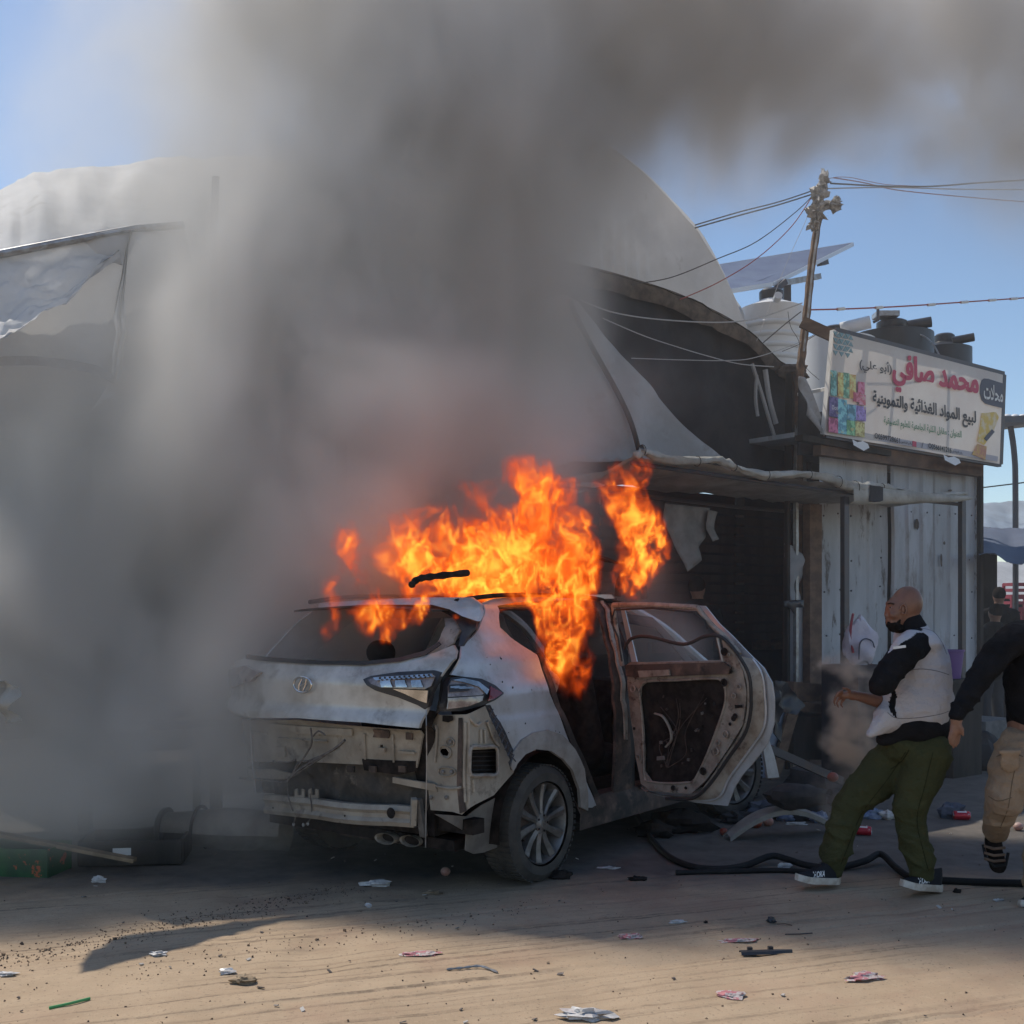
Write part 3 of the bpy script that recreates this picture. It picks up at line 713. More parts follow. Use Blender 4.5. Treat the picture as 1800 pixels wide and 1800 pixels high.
# platform that carries the tanks
pf = thing('tank_platform', 'steel platform carrying the roof tanks behind the banner', 'platform')
a0, a1 = P(1290, 735, 14.2), P(1720, 745, 16.6)
MB().beam(a0 + Vector((-.2, 0, -.05)), a1 + Vector((.2, 0, -.04)), 1.4, .08).build('deck', M_steel, pf)
for q in (.02, .35, .68, .98):
    p = a0.lerp(a1, q); MB().beam((p.x, p.y, 0), (p.x, p.y, p.z - .08), .1, .1).build('leg', M_steel, pf)
# white panel strip seen under tank
o = MB().beam(fp(1422, 690, 7.6), fp(1458, 682, 7.6), .3, .035).build('white_strip', M_white); tag(o, 'short white board end sticking out left of the banner', 'board')

# ------------------------------------------------------------------ solar panel
sp = thing('solar_panel', 'tilted solar panel on struts above the white tank', 'solar panel')
q4 = [P(1200, 479, 14.9), P(1498, 430, 15.6), P(1357, 500, 14.3), P(1283, 512, 14.0)]
n_ = (q4[1] - q4[0]).cross(q4[3] - q4[0]).normalized()
if n_.z < 0: n_ = -n_
M_cell = mat('solar back sheet', (.20, .23, .30), .35, col2=(.16, .18, .25), nscale=3)
MB().prism(q4, n_ * .03).build('cells', M_cell, sp, smooth=False)
M_alu = mat('aluminium frame', (.72, .73, .75), .4, .5)
for i in range(4): MB().beam(q4[i], q4[(i + 1) % 4], .05, .05).build('frame_bar', M_alu, sp)
for k in range(1, 4):
    MB().beam(q4[0].lerp(q4[3], k / 4) - n_ * .01, q4[1].lerp(q4[2], k / 4) - n_ * .01, .015, .012).build('cell_line', M_alu, sp)
MB().beam(P(1375, 498, 14.4), P(1440, 486, 14.8), .07, .07).build('strut', M_galv, sp)
MB().beam(P(1362, 510, 14.3), P(1380, 495, 14.4), .07, .07).build('strut', M_steel, sp)
MB().beam(P(1383, 500, 14.5), P(1383, 560, 14.5), .09, .09).build('strut', M_steel, sp)
MB().beam(P(1440, 462, 15.1), P(1452, 460, 15.2), .08, .08).build('strut', M_steel, sp)
MB().beam(P(1383, 555, 14.5), P(1383, 742, 14.5), .09, .09).build('strut', M_steel, sp)

# ------------------------------------------------------------------ pole and wires
PC = 7.9
pole = thing('wooden_pole', 'leaning wooden pole wrapped with plastic shreds and wires', 'pole')
pp = catmull([fp(x, y, PC) for x, y in [(1449, 305), (1442, 350), (1436, 400), (1426, 470), (1418, 550), (1410, 620), (1406, 660), (1404, 760), (1400, 1230)]], 5)
MB().tube(pp, [.038 + .012 * i / len(pp) + .004 * math.sin(i * 2.3) for i in range(len(pp))], 9).build('shaft', M_wood, pole)
MB().tube([p - MN * .05 - MU * .035 for p in pp[8:26]], .012, 6).build('conduit', M_galv, pole)
MB().beam(fp(1409, 566, PC - .05), fp(1466, 592, PC - .3), .06, .12).build('cross_arm', M_wood, pole)
M_film = mat('crumpled plastic film', (.55, .53, .50), .5, col2=(.25, .23, .2), nscale=30, trans=.2)
def crumple(name, c, r, m_, parent=None, seed=0, flat=1, n=14, m=9, amp=.5):
    mb = MB(); mb.ell((0, 0, 0), (1, 1, 1), None, n, m)
    v = [Vector(p) for p in mb.v]; mb.v = []
    for p in v:
        k = 1 + amp * fbm(p * 1.3 + Vector((seed, seed * 2, 0)), 1.4, 4)
        mb.v.append(tuple(Vector(c) + Vector((p.x * k * r[0], p.y * k * r[1], p.z * k * r[2]))))
    return mb.build(name, m_, parent, angle=30)
for x, y, r_, s in ((1448, 318, (.05, .05, .09), 1), (1440, 345, (.06, .05, .08), 2), (1433, 372, (.07, .06, .08), 3), (1464, 361, (.11, .05, .06), 5), (1431, 392, (.05, .05, .07), 7)):
    crumple('plastic_shred', fp(x, y, PC - .06), r_, M_film, pole, s, amp=1.6)
M_wire = mat('dark cable', (.05, .045, .045), .6); M_wirer = mat('red cable', (.35, .07, .06), .6); M_wireg = mat('pale cable', (.42, .42, .43), .6)
def wire(pts, m_, r, lab, c=PC, cs=None):
    q = catmull([fp(x, y, (cs[i] if cs else c)) for i, (x, y) in enumerate(pts)], 8)
    tag(MB().tube(q, r * .75, 5).build('cable', m_), lab, 'cable')
wire([(1222, 396), (1300, 373), (1370, 355), (1436, 333)], M_wire, .009, 'upper dark cable from the tent top to the pole head')
wire([(1222, 401), (1300, 379), (1370, 360), (1440, 338)], M_wire, .010, 'lower dark cable of the pair from the tent top to the pole head')
wire([(1110, 500), (1180, 488), (1262, 455), (1330, 425), (1400, 372), (1434, 338)], M_wire, .007, 'thin dark cable sagging across the tent to the pole head')
wire([(1195, 527), (1262, 497), (1330, 455), (1390, 400), (1428, 345)], M_wirer, .007, 'red cable sagging in front of the solar panel')
wire([(1330, 600), (1380, 470), (1420, 380), (1432, 345)], M_wireg, .003, 'hair thin pale line down to the white tank')
wire([(1020, 528), (1080, 550), (1160, 562), (1260, 567), (1330, 560), (1410, 533)], M_wireg, .009, 'pale cable hanging across the dark shed to the pole')
wire([(1060, 560), (1130, 590), (1190, 610), (1240, 625), (1300, 640), (1360, 645)], M_wireg, .007, 'grey cable sagging lower over the dark shed')
wire([(1110, 630), (1200, 633), (1280, 634), (1330, 628), (1410, 600), (1450, 575)], M_wireg, .006, 'lowest grey cable crossing the dark shed front')
wire([(1340, 604), (1380, 570), (1408, 548)], M_wire, .008, 'short dark cable rising over the white tank to the pole')
wire([(1375, 618), (1410, 603), (1440, 585)], M_wire, .005, 'short thin cable beside the pole foot of the cross arm')
wire([(1460, 323), (1560, 328), (1640, 328), (1720, 322), (1800, 317), (1900, 310)], M_wire, .013, 'thick dark cable from the pole head to the right')
wire([(1455, 332), (1560, 330), (1680, 333), (1800, 334), (1900, 336)], M_wireg, .010, 'pale cable from the pole head to the right')
wire([(1465, 313), (1520, 322), (1580, 335), (1700, 347), (1800, 355), (1900, 360)], M_wirer, .008, 'red cable from the pole head to the right')
wire([(1452, 315), (1490, 312), (1560, 325), (1640, 328)], M_wirer, .005, 'thin looping red wire beside the pole head')
wire([(1425, 545), (1500, 543), (1600, 538), (1700, 531), (1800, 524), (1900, 516)], M_wirer, .012, 'white taped red cable running right from the pole middle')
cb = [k for k in COL.objects if k.get('label') == 'white taped red cable running right from the pole middle'][0]
for x, y in [(1478, 543.5), (1545, 541), (1637, 536), (1695, 531.5), (1744, 528), (1782, 525.5)]:
    MB().tube([fp(x - 6, y + .4, PC), fp(x + 6, y - .6, PC)], .019, 6).build('cable_tape', M_white, cb)
wire([(1385, 548), (1390, 575), (1404, 600), (1412, 640), (1440, 668)], M_wire, .004, 'tangled dark wire hanging down beside the pole', c=PC - .1)
wire([(-60, 458), (0, 447), (120, 424), (236, 404)], M_galv, .02, 'grey rope along the top of the left shelter', c=8.1)
dirt = crumple('sandbag', fp(1392, 654, DC - .2), (.16, .1, .09), M_dirt, None, 3); tag(dirt, 'brown sandbag weighing down the shed roof at the pole', 'sandbag')
o = panel('tarp', outl([(1404, 662), (1412, 665), (1452, 750), (1458, 768), (1448, 770), (1420, 730)], 7.35), lambda u, z: mk(u, 7.35 + .03 * math.sin((u + z) * 30), z), M_tarp_grey, None, step=.04, angle=None, thick=.006)
tag(o, 'narrow rolled grey tarp slanting from pole foot to banner corner', 'tarp')
o = panel('tarp', outl([(1404, 672), (1440, 745), (1448, 772), (1440, 800), (1402, 800)], 7.6), lambda u, z: mk(u, 7.6, z), M_dark, None, step=.1, angle=None, thick=.006)
tag(o, 'dark tarp filling the gap below the pole beside the banner', 'tarp')

# ------------------------------------------------------------------ street end at the right
M_blue = mat('pale blue tent cloth', (.42, .50, .60), .7, col2=(.36, .42, .5), nscale=2, trans=.2)
def quadtent(lab, pts, d0, d1, m_, name='market_tent'):
    t_ = thing(name, lab, 'tent')
    (xa, ya), (xb, yb), (xc, yc), (xd, yd) = pts
    rows = []
    for k in range(13):
        q = k / 12; r_ = []
        for i in range(17):
            s = i / 16; A_ = P(xa + (xb - xa) * s, ya + (yb - ya) * s, d1); B_ = P(xd + (xc - xd) * s, yd + (yc - yd) * s, d0)
            p = A_.lerp(B_, q); p.z += -.12 * math.sin(q * math.pi) * (1 - .3 * math.sin(s * 7)) + wr(s * 3, q * 3, .03, 2) + .04 * math.sin(s * 9) * q
            r_.append(p)
        rows.append(r_)
    MB().patch(rows).build('canopy', m_, t_, angle=None); return t_
qa = quadtent('pale blue sagging canopy beyond the sheet metal shop', [(1700, 885), (1830, 878), (1830, 955), (1712, 925)], 18, 21, M_blue)
MB().beam(P(1724, 940, 18), P(1724, 1240, 18), .08, .08).build('post', M_soot, qa)
qb = quadtent('bright white tarp behind the street people at the right edge', [(1710, 985), (1850, 990), (1850, 1062), (1735, 1050)], 24, 27, M_tarp)
MB().beam(P(1850, 1062, 24), P(1850, 1190, 24), .08, .08).build('post', M_soot, qb)
qc = quadtent('grey blue shade cloth hanging under the pale blue canopy', [(1705, 925), (1830, 930), (1830, 995), (1722, 975)], 13.6, 17.6, mat('shade cloth', (.12, .145, .20), .8, col2=(.11, .13, .18), nscale=3))  # near edge extended forward over the street people to put them in shade
MB().beam(P(1722, 962, 17), P(1722, 1250, 17), .06, .06).build('post', M_soot, qc)
sl = thing('roof_shelter', 'grey slab shelter on one curved post against the sky', 'shelter')
MB().beam(P(1758, 742, 19), P(1860, 738, 21), 2.2, .14).build('roof', mat('slab', (.3, .29, .28), .8, col2=(.2, .19, .18), nscale=6), sl)
MB().tube(catmull([P(1776, 748, 19), P(1783, 800, 19), P(1785, 880, 19), P(1785, 1240, 19)], 5), .05, 8).build('post', M_steel, sl)
for i in range(4): MB().ell(P(1770 + i * 14, 733, 19.4), (.08, .08, .05)).build('loose_stone', M_white, sl)
tag(MB().tube([P(1720, 858, 20), P(1770, 852, 20), P(1850, 842, 20)], .012, 5).build('cable', M_wire), 'faint cable low in the sky right of the banner', 'cable')
# dark row of stalls closing the street end
o = thing('far_stall', 'dark stall front deep in shade at the street end', 'stall')
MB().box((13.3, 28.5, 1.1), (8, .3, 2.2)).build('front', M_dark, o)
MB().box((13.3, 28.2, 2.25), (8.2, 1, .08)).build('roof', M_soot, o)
MB().beam(P(1728, 960, 16.4), P(1728, 1270, 16.4), .28, .3).build('pillar', M_soot, o)
M_crate = mat('red crate plastic', (.28, .03, .05), .5)
def crate(loc, lab, rz=0, s=(.5, .35, .26), m_=None):
    t_ = thing('plastic_crate', lab, 'crate', loc, rz, 'red crates at the street end')
    m_ = m_ or M_crate
    MB().box((0, 0, .015), (s[0], s[1], .03)).build('base', m_, t_)
    mb = MB()
    for k in range(3):
        z = .05 + k * (s[2] - .04) / 2.2
        for sy in (-1, 1): mb.box((0, sy * s[1] / 2, z), (s[0], .02, .05))
        for sx_ in (-1, 1): mb.box((sx_ * s[0] / 2, 0, z), (.02, s[1] - .02, .05))
    for sx_ in (-1, 1):
        for sy in (-1, 1): mb.box((sx_ * (s[0] / 2 - .01), sy * (s[1] / 2 - .01), s[2] / 2), (.04, .04, s[2]))
    mb.build('side_slats', m_, t_); return t_
for i, (x, y, lab) in enumerate([(1786, 1096, 'red crate at the bottom of the stack behind the black jersey man'), (1790, 1075, 'red crate in the middle of the stack behind the black jersey man'), (1797, 1053, 'red crate topmost at the right picture edge')]):
    p = P(x, y, 19.5); crate(p, lab, .2)
o = MB().beam(P(1770, 1100, 19.5), P(1860, 1100, 19.5), .6, .9).build('table', M_soot); tag(o, 'dark table carrying the red crates', 'table')
o.location.z -= .45
# ------------------------------------------------------------------ the burning car (axes: x forward, y left, z up; origin under the rear axle)
car = thing('burning_car', 'stripped silver SUV on fire with its rear bumper gone and rear door open', 'car', CO, CANG)
def lerp_tab(tab, v):
    if v <= tab[0][0]: return tab[0][1]
    for (a, fa), (b_, fb) in zip(tab, tab[1:]):
        if v <= b_: q = (v - a) / (b_ - a); q = q * q * (3 - 2 * q) * .5 + q * .5; return fa + (fb - fa) * q
    return tab[-1][1]
HWT = [(.2, .86), (.45, .90), (.70, .925), (.92, .925), (.98, .918), (1.02, .905), (1.12, .91), (1.3, .85), (1.45, .775), (1.6, .69), (1.68, .60)]
def hw(x, z):
    h = lerp_tab(HWT, z)
    if x < -.45: h -= .22 * ((-.45 - x) / .5) ** 2
    if x > 3.0: h -= .25 * ((x - 3.0) / .6) ** 2
    r2 = math.hypot(x, z - .345)          # swelling over the wheels
    h += .018 * math.exp(-((r2 - .47) / .09) ** 2) * (1 if z > .3 else 0)
    return h
XRT = [(.3, -.80), (.5, -.86), (.75, -.90), (.93, -.93), (.965, -.99), (1.0, -.985), (1.06, -.95), (1.2, -.955), (1.32, -.90), (1.45, -.76), (1.6, -.54), (1.7, -.40)]
def xr(y, z): return lerp_tab(XRT, z) + .13 * (abs(y) / .8) ** 2.6
def rpx(px, py, off=0.0):
    x = -.9
    for _ in range(8):
        a, y, z = _hit(px, py, CA, x); x = xr(y, z) + off
    return Vector((x, y, z))
def spx(px, py, off=0.0):
    y = -.9
    for _ in range(8):
        x, a, z = _hit(px, py, CL, y); y = -hw(x, z) + off
    return Vector((x, y, z))
def cvp(px, n=4, closed=True): return [(p.x, p.y) for p in catmull([(x, y, 0) for x, y in px], n, closed)]
def rear_panel(name, px, m_, off=0.0, holes=(), step=.03, thick=.012, extra=None, parent=None, sm=0):
    def c2(q): return [(v.y, v.z) for v in (rpx(x, y, off) for x, y in q)]
    f = (lambda y, z: Vector((xr(y, z) + off + (extra(y, z) if extra else 0), y, z)))
    return panel(name, c2(cvp(px, sm) if sm else px), f, m_, parent or car, [c2(h) for h in holes], step, thick, (-1, 0, 0))
def side_panel(name, px, m_, off=0.0, holes=(), step=.03, thick=.012, extra=None, parent=None, sm=0):
    def c2(q): return [(v.x, v.z) for v in (spx(x, y, off) for x, y in q)]
    f = (lambda x, z: Vector((x, -hw(x, z) + off + (extra(x, z) if extra else 0), z)))
    return panel(name, c2(cvp(px, sm) if sm else px), f, m_, parent or car, [c2(h) for h in holes], step, thick, (0, -1, 0))

M_paint = mat('silver car paint', (.56, .58, .61), .34, .3, col2=(.42, .42, .42), nscale=3, col3=(.24, .21, .18), n3=6, lo3=.57, hi3=.78, bump=.12, bscale=18, coat=.35, bdist=.01)
M_gate = mat('sooty tailgate paint', (.54, .53, .50), .42, .3, col2=(.36, .34, .31), nscale=3.5, col3=(.17, .15, .13), n3=5, lo3=.54, hi3=.76, bump=.15, bscale=18, coat=.25, bdist=.01)
M_bare = mat('dusty primer metal', (.38, .34, .28), .62, .15, col2=(.27, .235, .19), nscale=6, col3=(.12, .10, .085), n3=7, lo3=.56, hi3=.68, bump=.5, bscale=35)
M_burnt = mat('burnt sheet metal', (.085, .062, .052), .75, .2, col2=(.19, .13, .10), nscale=9, lo=.5, hi=.7, col3=(.03, .027, .025), n3=5, lo3=.45, hi3=.6, bump=.5, bscale=30)
M_char = mat('charred interior', (.018, .016, .015), .95, spec=.1, col2=(.04, .033, .03), nscale=14, bump=.8, bscale=25)
M_doorin = mat('scorched door metal', (.34, .305, .26), .6, .2, col2=(.22, .18, .15), nscale=11, lo=.45, hi=.62, col3=(.09, .06, .05), n3=14, lo3=.56, hi3=.66, bump=.4, bscale=40)
M_seal = mat('door seal rubber', (.025, .024, .024), .6)
M_lens = mat('smoked lamp lens', (.30, .27, .26), .15, .2, col2=(.16, .13, .13), nscale=20, coat=.8)
M_lensr = mat('dark red lamp lens', (.16, .012, .02), .18, .1, coat=.8)
M_chrome = mat('chrome', (.62, .61, .60), .18, .95, col2=(.4, .39, .37), nscale=12)
M_rim = mat('dirty alloy', (.25, .24, .23), .5, .6, col2=(.16, .145, .13), nscale=10)
M_tyre = mat('dusty tyre', (.050, .047, .044), .85, col2=(.085, .077, .066), nscale=9, bump=.4, bscale=50)
M_inner = mat('grey inner body metal', (.20, .19, .18), .6, .2, col2=(.12, .11, .10), nscale=8, bump=.3, bscale=30)

# --- tailgate
gate_px = [(395, 1254), (393, 1215), (397, 1180), (412, 1163), (432, 1157), (480, 1163), (560, 1167), (640, 1168), (702, 1162), (740, 1154), (767, 1146), (796, 1134),
           (802, 1145), (799, 1158), (781, 1180), (764, 1206), (756, 1225), (750, 1250), (736, 1280), (640, 1270), (520, 1262)]
gate = rear_panel('tailgate', gate_px, M_gate, 0, step=.025, thick=.02)
rear_panel('rear_glass_frame', [(738, 1156), (757, 1142), (774, 1120), (783, 1100), (780, 1086), (800, 1087), (808, 1108), (796, 1131), (767, 1149)], M_doorin, .035, step=.03, thick=.02)
rear_panel('pillar_trim', [(752, 1061), (790, 1068), (838, 1090), (836, 1104), (812, 1136), (806, 1136), (812, 1110), (800, 1088), (775, 1074)], M_plasb, .01, step=.03, thick=.02)
rear_panel('rear_spoiler', [(560, 1060), (640, 1055), (740, 1050), (826, 1050), (843, 1062), (845, 1075), (839, 1092), (812, 1083), (790, 1071), (760, 1063), (640, 1063), (560, 1068)], M_paint, -.06, step=.03, thick=.03)
rear_panel('glass_rubber', [(432, 1150), (560, 1161), (640, 1162), (700, 1156), (745, 1144), (770, 1128), (774, 1133), (748, 1151), (702, 1163), (640, 1169), (560, 1168), (432, 1158)], M_seal, -.012, step=.03, thick=.012)
# emblem: ring with a slanted H
ex, ez = [rpx(537, 1203).y, rpx(537, 1203).z]
ring = [Vector((xr(ex, ez) - .022, ex + .072 * math.cos(a), ez + .045 * math.sin(a))) for a in [i * math.pi / 16 for i in range(33)]]
em = MB().tube(ring, .0065, 8); bx_ = xr(ex, ez) - .022
for sgn in (-1, 1):
    em.tube([(bx_, ex - sgn * .018 + .014, ez - .034), (bx_, ex - sgn * .026 + .0, ez), (bx_, ex - sgn * .018 - .014, ez + .034)], [.006, .0085, .006], 8)
em.tube([(bx_, ex - .026, ez + .010), (bx_, ex + .026, ez - .010)], .0065, 8)
em.build('emblem', M_chrome, gate)
# inner half of the right tail lamp, on the tailgate
li = [(638, 1194), (652, 1188), (700, 1181), (762, 1178), (775, 1182), (768, 1200), (758, 1218), (753, 1240), (746, 1247), (735, 1240), (700, 1226), (660, 1214), (645, 1205)]
lamp = rear_panel('tail_lamp', li, M_plasb, -.012, step=.025, thick=.03)
def sub_rear(name, px, m_, off, parent): return rear_panel(name, px, m_, off, step=.03, thick=.008, parent=parent)
sub_rear('lens', [(647, 1195), (660, 1190), (758, 1184), (764, 1189), (757, 1206), (746, 1212), (668, 1208), (652, 1202)], M_lens, -.045, lamp)
for i, x in enumerate((668, 694, 722)):
    sub_rear('lamp_cell', [(x, 1196), (x + 17, 1195), (x + 22, 1208), (x + 2, 1208)], M_chrome, -.056, lamp)
sub_rear('light_strip', [(655, 1191), (758, 1184), (762, 1190), (660, 1196)], M_chrome, -.06, lamp)
for i in range(11):
    p = rpx(668 + i * 8.6, 1192 - i * .55, -.074); MB().box(p, (.006, .010, .010)).build('led', M_seal, lamp)
sub_rear('lower_lens', [(690, 1211), (752, 1214), (750, 1236), (738, 1232), (712, 1220)], M_chrome, -.05, lamp)
# outer half, on the quarter panel
lo_ = [(772, 1250), (764, 1240), (768, 1222), (778, 1203), (790, 1191), (812, 1189), (846, 1193), (870, 1204), (886, 1218), (870, 1231), (845, 1241), (812, 1250)]
lamp2 = side_panel('tail_lamp', lo_, M_plasb, -.005, step=.03, thick=.03)
side_panel('red_tip', [(862, 1206), (884, 1218), (866, 1230), (858, 1232), (862, 1218)], M_lensr, -.035, parent=lamp2, step=.03, thick=.006)
side_panel('lens', [(774, 1206), (790, 1196), (812, 1194), (840, 1203), (854, 1217), (846, 1222), (770, 1224)], M_lens, -.04, parent=lamp2, step=.03, thick=.006)
side_panel('light_strip', [(790, 1195), (815, 1192), (842, 1198), (860, 1212), (856, 1221), (842, 1207), (815, 1199)], M_chrome, -.05, parent=lamp2, step=.03, thick=.006)
side_panel('reflector', [(772, 1226), (850, 1223), (848, 1232), (822, 1242), (778, 1246)], M_lens, -.042, parent=lamp2, step=.03, thick=.006)
side_panel('lamp_cell', [(780, 1203), (818, 1202), (826, 1214), (776, 1216)], M_plasb, -.052, parent=lamp2, step=.03, thick=.004)
for i in range(3): side_panel('chrome_bar', [(784 + i * 11, 1206 + i), (806 + i * 13, 1205 + i), (808 + i * 13, 1208 + i), (784 + i * 11, 1209 + i)], M_chrome, -.06, parent=lamp2, step=.03, thick=.004)
# far tail lamp, in the smoke
sub = rear_panel('tail_lamp', [(400, 1178), (430, 1170), (456, 1182), (440, 1198), (402, 1212)], M_lens, -.03, step=.03, thick=.03)

# --- quarter panel with wheel arch
arch_in = [(1021, 1419), (1019, 1387), (1007, 1354), (991, 1335), (969, 1320), (943, 1317), (924, 1326), (910, 1342), (903, 1356)]
q_px = [(848, 1060), (870, 1052), (905, 1049), (990, 1046), (1075, 1045), (1080, 1052), (990, 1055), (905, 1059), (874, 1065), (877, 1082), (879, 1103), (896, 1119), (920, 1136), (944, 1151),
        (951, 1172), (959, 1195), (966, 1218), (978, 1246), (990, 1276), (1001, 1306), (1014, 1335), (1034, 1382), (1050, 1420)] + arch_in + \
       [(902, 1330), (893, 1308), (876, 1274), (858, 1243), (854, 1238), (870, 1231), (886, 1219), (873, 1206), (847, 1193), (812, 1189), (790, 1186), (810, 1156), (812, 1136), (841, 1107), (852, 1081)]
side_panel('quarter_panel', q_px, M_paint, 0, step=.024, thick=.012)
side_panel('arch_flare', arch_in + [(899, 1348), (903, 1322), (918, 1301), (938, 1288), (964, 1283), (990, 1292), (1012, 1318), (1028, 1352), (1034, 1395), (1034, 1425)], mat('dusty arch flare', (.33, .31, .29), .6, col2=(.24, .22, .2), nscale=8), -.014, step=.02, thick=.02)
def arc_strip(name, cx, r0, y0, y1, m_, a0=-.15, a1=math.pi + .15, n=26):
    rows = [[Vector((cx + r0 * math.cos(a), y, .345 + r0 * math.sin(a))) for a in [a0 + (a1 - a0) * i / n for i in range(n + 1)]] for y in (y0, (y0 + y1) / 2, y1)]
    return MB().patch(rows).build(name, m_, car)
for cx in (0, 2.67):
    for s in (-1, 1): arc_strip('wheel_liner', cx, .42, s * .55, s * .89, M_char)
# --- bare metal corner beside the tailgate
XC = -.745
yc = _hit(826, 1300, CA, XC)[1]
def cpx(px, py, off=0.0):
    if px < 826: x, y, z = _hit(px, py, CA, XC - off)
    else: x, y, z = _hit(px, py, CL, yc - off)
    return Vector((x, y, z))
def corner(name, px, m_, off=0.0, holes=(), thick=.01, step=6, parent=None):
    return panel(name, px, lambda a, b_: cpx(a, b_, off), m_, parent or car, holes, step, thick, (-.7, -.7, 0), angle=30)
c_px = [(752, 1250), (775, 1257), (820, 1256), (826, 1254), (853, 1241), (862, 1262), (880, 1300), (903, 1350), (903, 1358), (885, 1378), (868, 1398), (836, 1414), (826, 1420), (812, 1432), (795, 1427), (757, 1424), (750, 1360)]
cor = corner('corner_metal', c_px, M_bare, 0, holes=[[(830, 1318), (872, 1316), (872, 1359), (828, 1360)], [(776, 1316), (784, 1316), (789, 1323), (787, 1329), (779, 1328), (774, 1321)]])
def loop_tube(name, px, r, m_, off, parent, closed=True, fn=cpx):
    q = cvp(px, 3, closed); pts = [fn(a, b_, off) for a, b_ in q]
    if closed: pts.append(pts[0])
    return MB().tube(pts, r, 6).build(name, m_, parent)
loop_tube('vent_frame', [(829, 1314), (850, 1313), (872, 1314), (875, 1337), (873, 1361), (850, 1363), (828, 1362), (826, 1338)], .010, M_doorin, .012, cor)
corner('vent_grille', [(829, 1316), (872, 1315), (872, 1360), (828, 1361)], M_char, -.05, parent=cor)
for i in range(5): MB().tube([cpx(830, 1322 + i * 8, -.03), cpx(872, 1321 + i * 8, -.03)], .004, 5).build('vent_slat', M_seal, cor)
loop_tube('pressed_ring', [(785, 1300), (791, 1297), (798, 1303), (796, 1310), (789, 1311), (784, 1306)], .004, M_bare, .006, cor)
loop_tube('pressed_ring', [(772, 1316), (780, 1311), (790, 1316), (793, 1326), (786, 1333), (776, 1328)], .004, M_bare, .006, cor)
loop_tube('pressed_ring', [(772, 1351), (785, 1349), (798, 1352), (799, 1360), (785, 1364), (772, 1361)], .004, M_bare, .006, cor)
for x, y in ((778, 1357), (793, 1357), (791, 1304), (757, 1402), (784, 1402)): MB().ell(cpx(x, y, .012), (.006, .012, .012), None, 10, 6).build('bolt', M_inner, cor)
for pts in ([(818, 1270), (818, 1300), (816, 1360), (818, 1410)], [(845, 1282), (845, 1306)], [(852, 1282), (853, 1306)], [(832, 1370), (833, 1392)], [(765, 1275), (768, 1290), (764, 1340)], [(757, 1380), (790, 1386), (812, 1384)], [(825, 1262), (838, 1275), (846, 1270)], [(856, 1268), (868, 1300), (878, 1312)]):
    MB().tube([cpx(a, b_, .008) for a, b_ in cvp(pts, 4, False)], .008, 6).build('pressed_rib', M_bare, cor)
corner('socket', [(778, 1258), (796, 1258), (797, 1266), (788, 1270), (778, 1268)], M_char, .012, parent=cor)
corner('seam_flange', [(806, 1262), (813, 1262), (812, 1380), (820, 1426), (808, 1430), (803, 1380)], M_burnt, .006, parent=cor)
br = side_panel('bumper_bracket', [(852, 1240), (862, 1239), (880, 1270), (896, 1304), (909, 1330), (908, 1350), (900, 1354), (886, 1322), (868, 1280), (854, 1254)], M_plasb, -.006, step=.03, thick=.03)
for i in range(8):
    q = i / 8; a = (858 + 42 * q, 1248 + 92 * q)
    for d1, d2 in (((0, -4), (12, 10)), ((9, -2), (3, 12))):
        MB().tube([spx(a[0] + d1[0], a[1] + d1[1], -.045), spx(a[0] + d2[0], a[1] + d2[1], -.045)], .004, 4).build('lattice_rib', M_steel, br)
# black gap strip between tailgate and body
side_panel('hatch_gutter', [(846, 1062), (852, 1080), (841, 1107), (813, 1136), (811, 1156), (792, 1184), (772, 1216), (768, 1250), (752, 1252), (752, 1222), (775, 1182), (800, 1155), (800, 1130), (830, 1098), (838, 1078), (836, 1066)], M_seal, .05, step=.03, thick=.01)
rear_panel('gutter_side', [(753, 1248), (770, 1252), (764, 1300), (760, 1380), (735, 1380), (728, 1350), (736, 1285)], M_char, .09, step=.05, thick=.01)
# --- stripped rear below the tailgate
val_px = [(402, 1258), (520, 1265), (738, 1284), (732, 1350), (640, 1344), (520, 1338), (414, 1330)]
val = rear_panel('rear_valance', val_px, M_bare, .055, step=.03, thick=.012, holes=[[(668, 1309), (673, 1309), (673, 1314), (668, 1314)]])
for (x0, y0, x1, y1) in [(520, 1277, 560, 1290), (476, 1272, 618, 1284), (655, 1282, 682, 1296), (713, 1288, 724, 1300), (484, 1312, 500, 1330), (700, 1320, 728, 1324), (600, 1282, 618, 1290), (664, 1314, 676, 1322)]:
    rear_panel('pressed_bracket', [(x0, y0), (x1, y0 + (x1 - x0) * .07), (x1, y1 + (x1 - x0) * .07), (x0, y1)], M_burnt if (x0 % 4) else M_bare, .035, step=.05, thick=.01, parent=val)
for pts in ([(490, 1297), (540, 1301), (575, 1303)], [(640, 1290), (642, 1335)], [(690, 1292), (692, 1340)], [(440, 1286), (470, 1290)]):
    MB().tube([rpx(a, b_, .045) for a, b_ in cvp(pts, 3, False)], .006, 6).build('pressed_rib', M_bare, val)
sill = rear_panel('trunk_sill', [(414, 1330), (520, 1338), (640, 1344), (752, 1352), (765, 1392), (752, 1424), (640, 1412), (480, 1395), (430, 1378)], mat('sooty sill metal', (.10, .085, .07), .8, .1, col2=(.05, .045, .04), nscale=9, col3=(.22, .19, .15), n3=8, lo3=.58, hi3=.7, bump=.6, bscale=30), .10, step=.03, thick=.012, extra=lambda y, z: .03 * fbm((y * 6, z * 9, 2)))
rear_panel('latch_plate', [(636, 1334), (730, 1338), (730, 1356), (700, 1362), (640, 1354)], M_char, .05, step=.04, thick=.02, parent=sill)
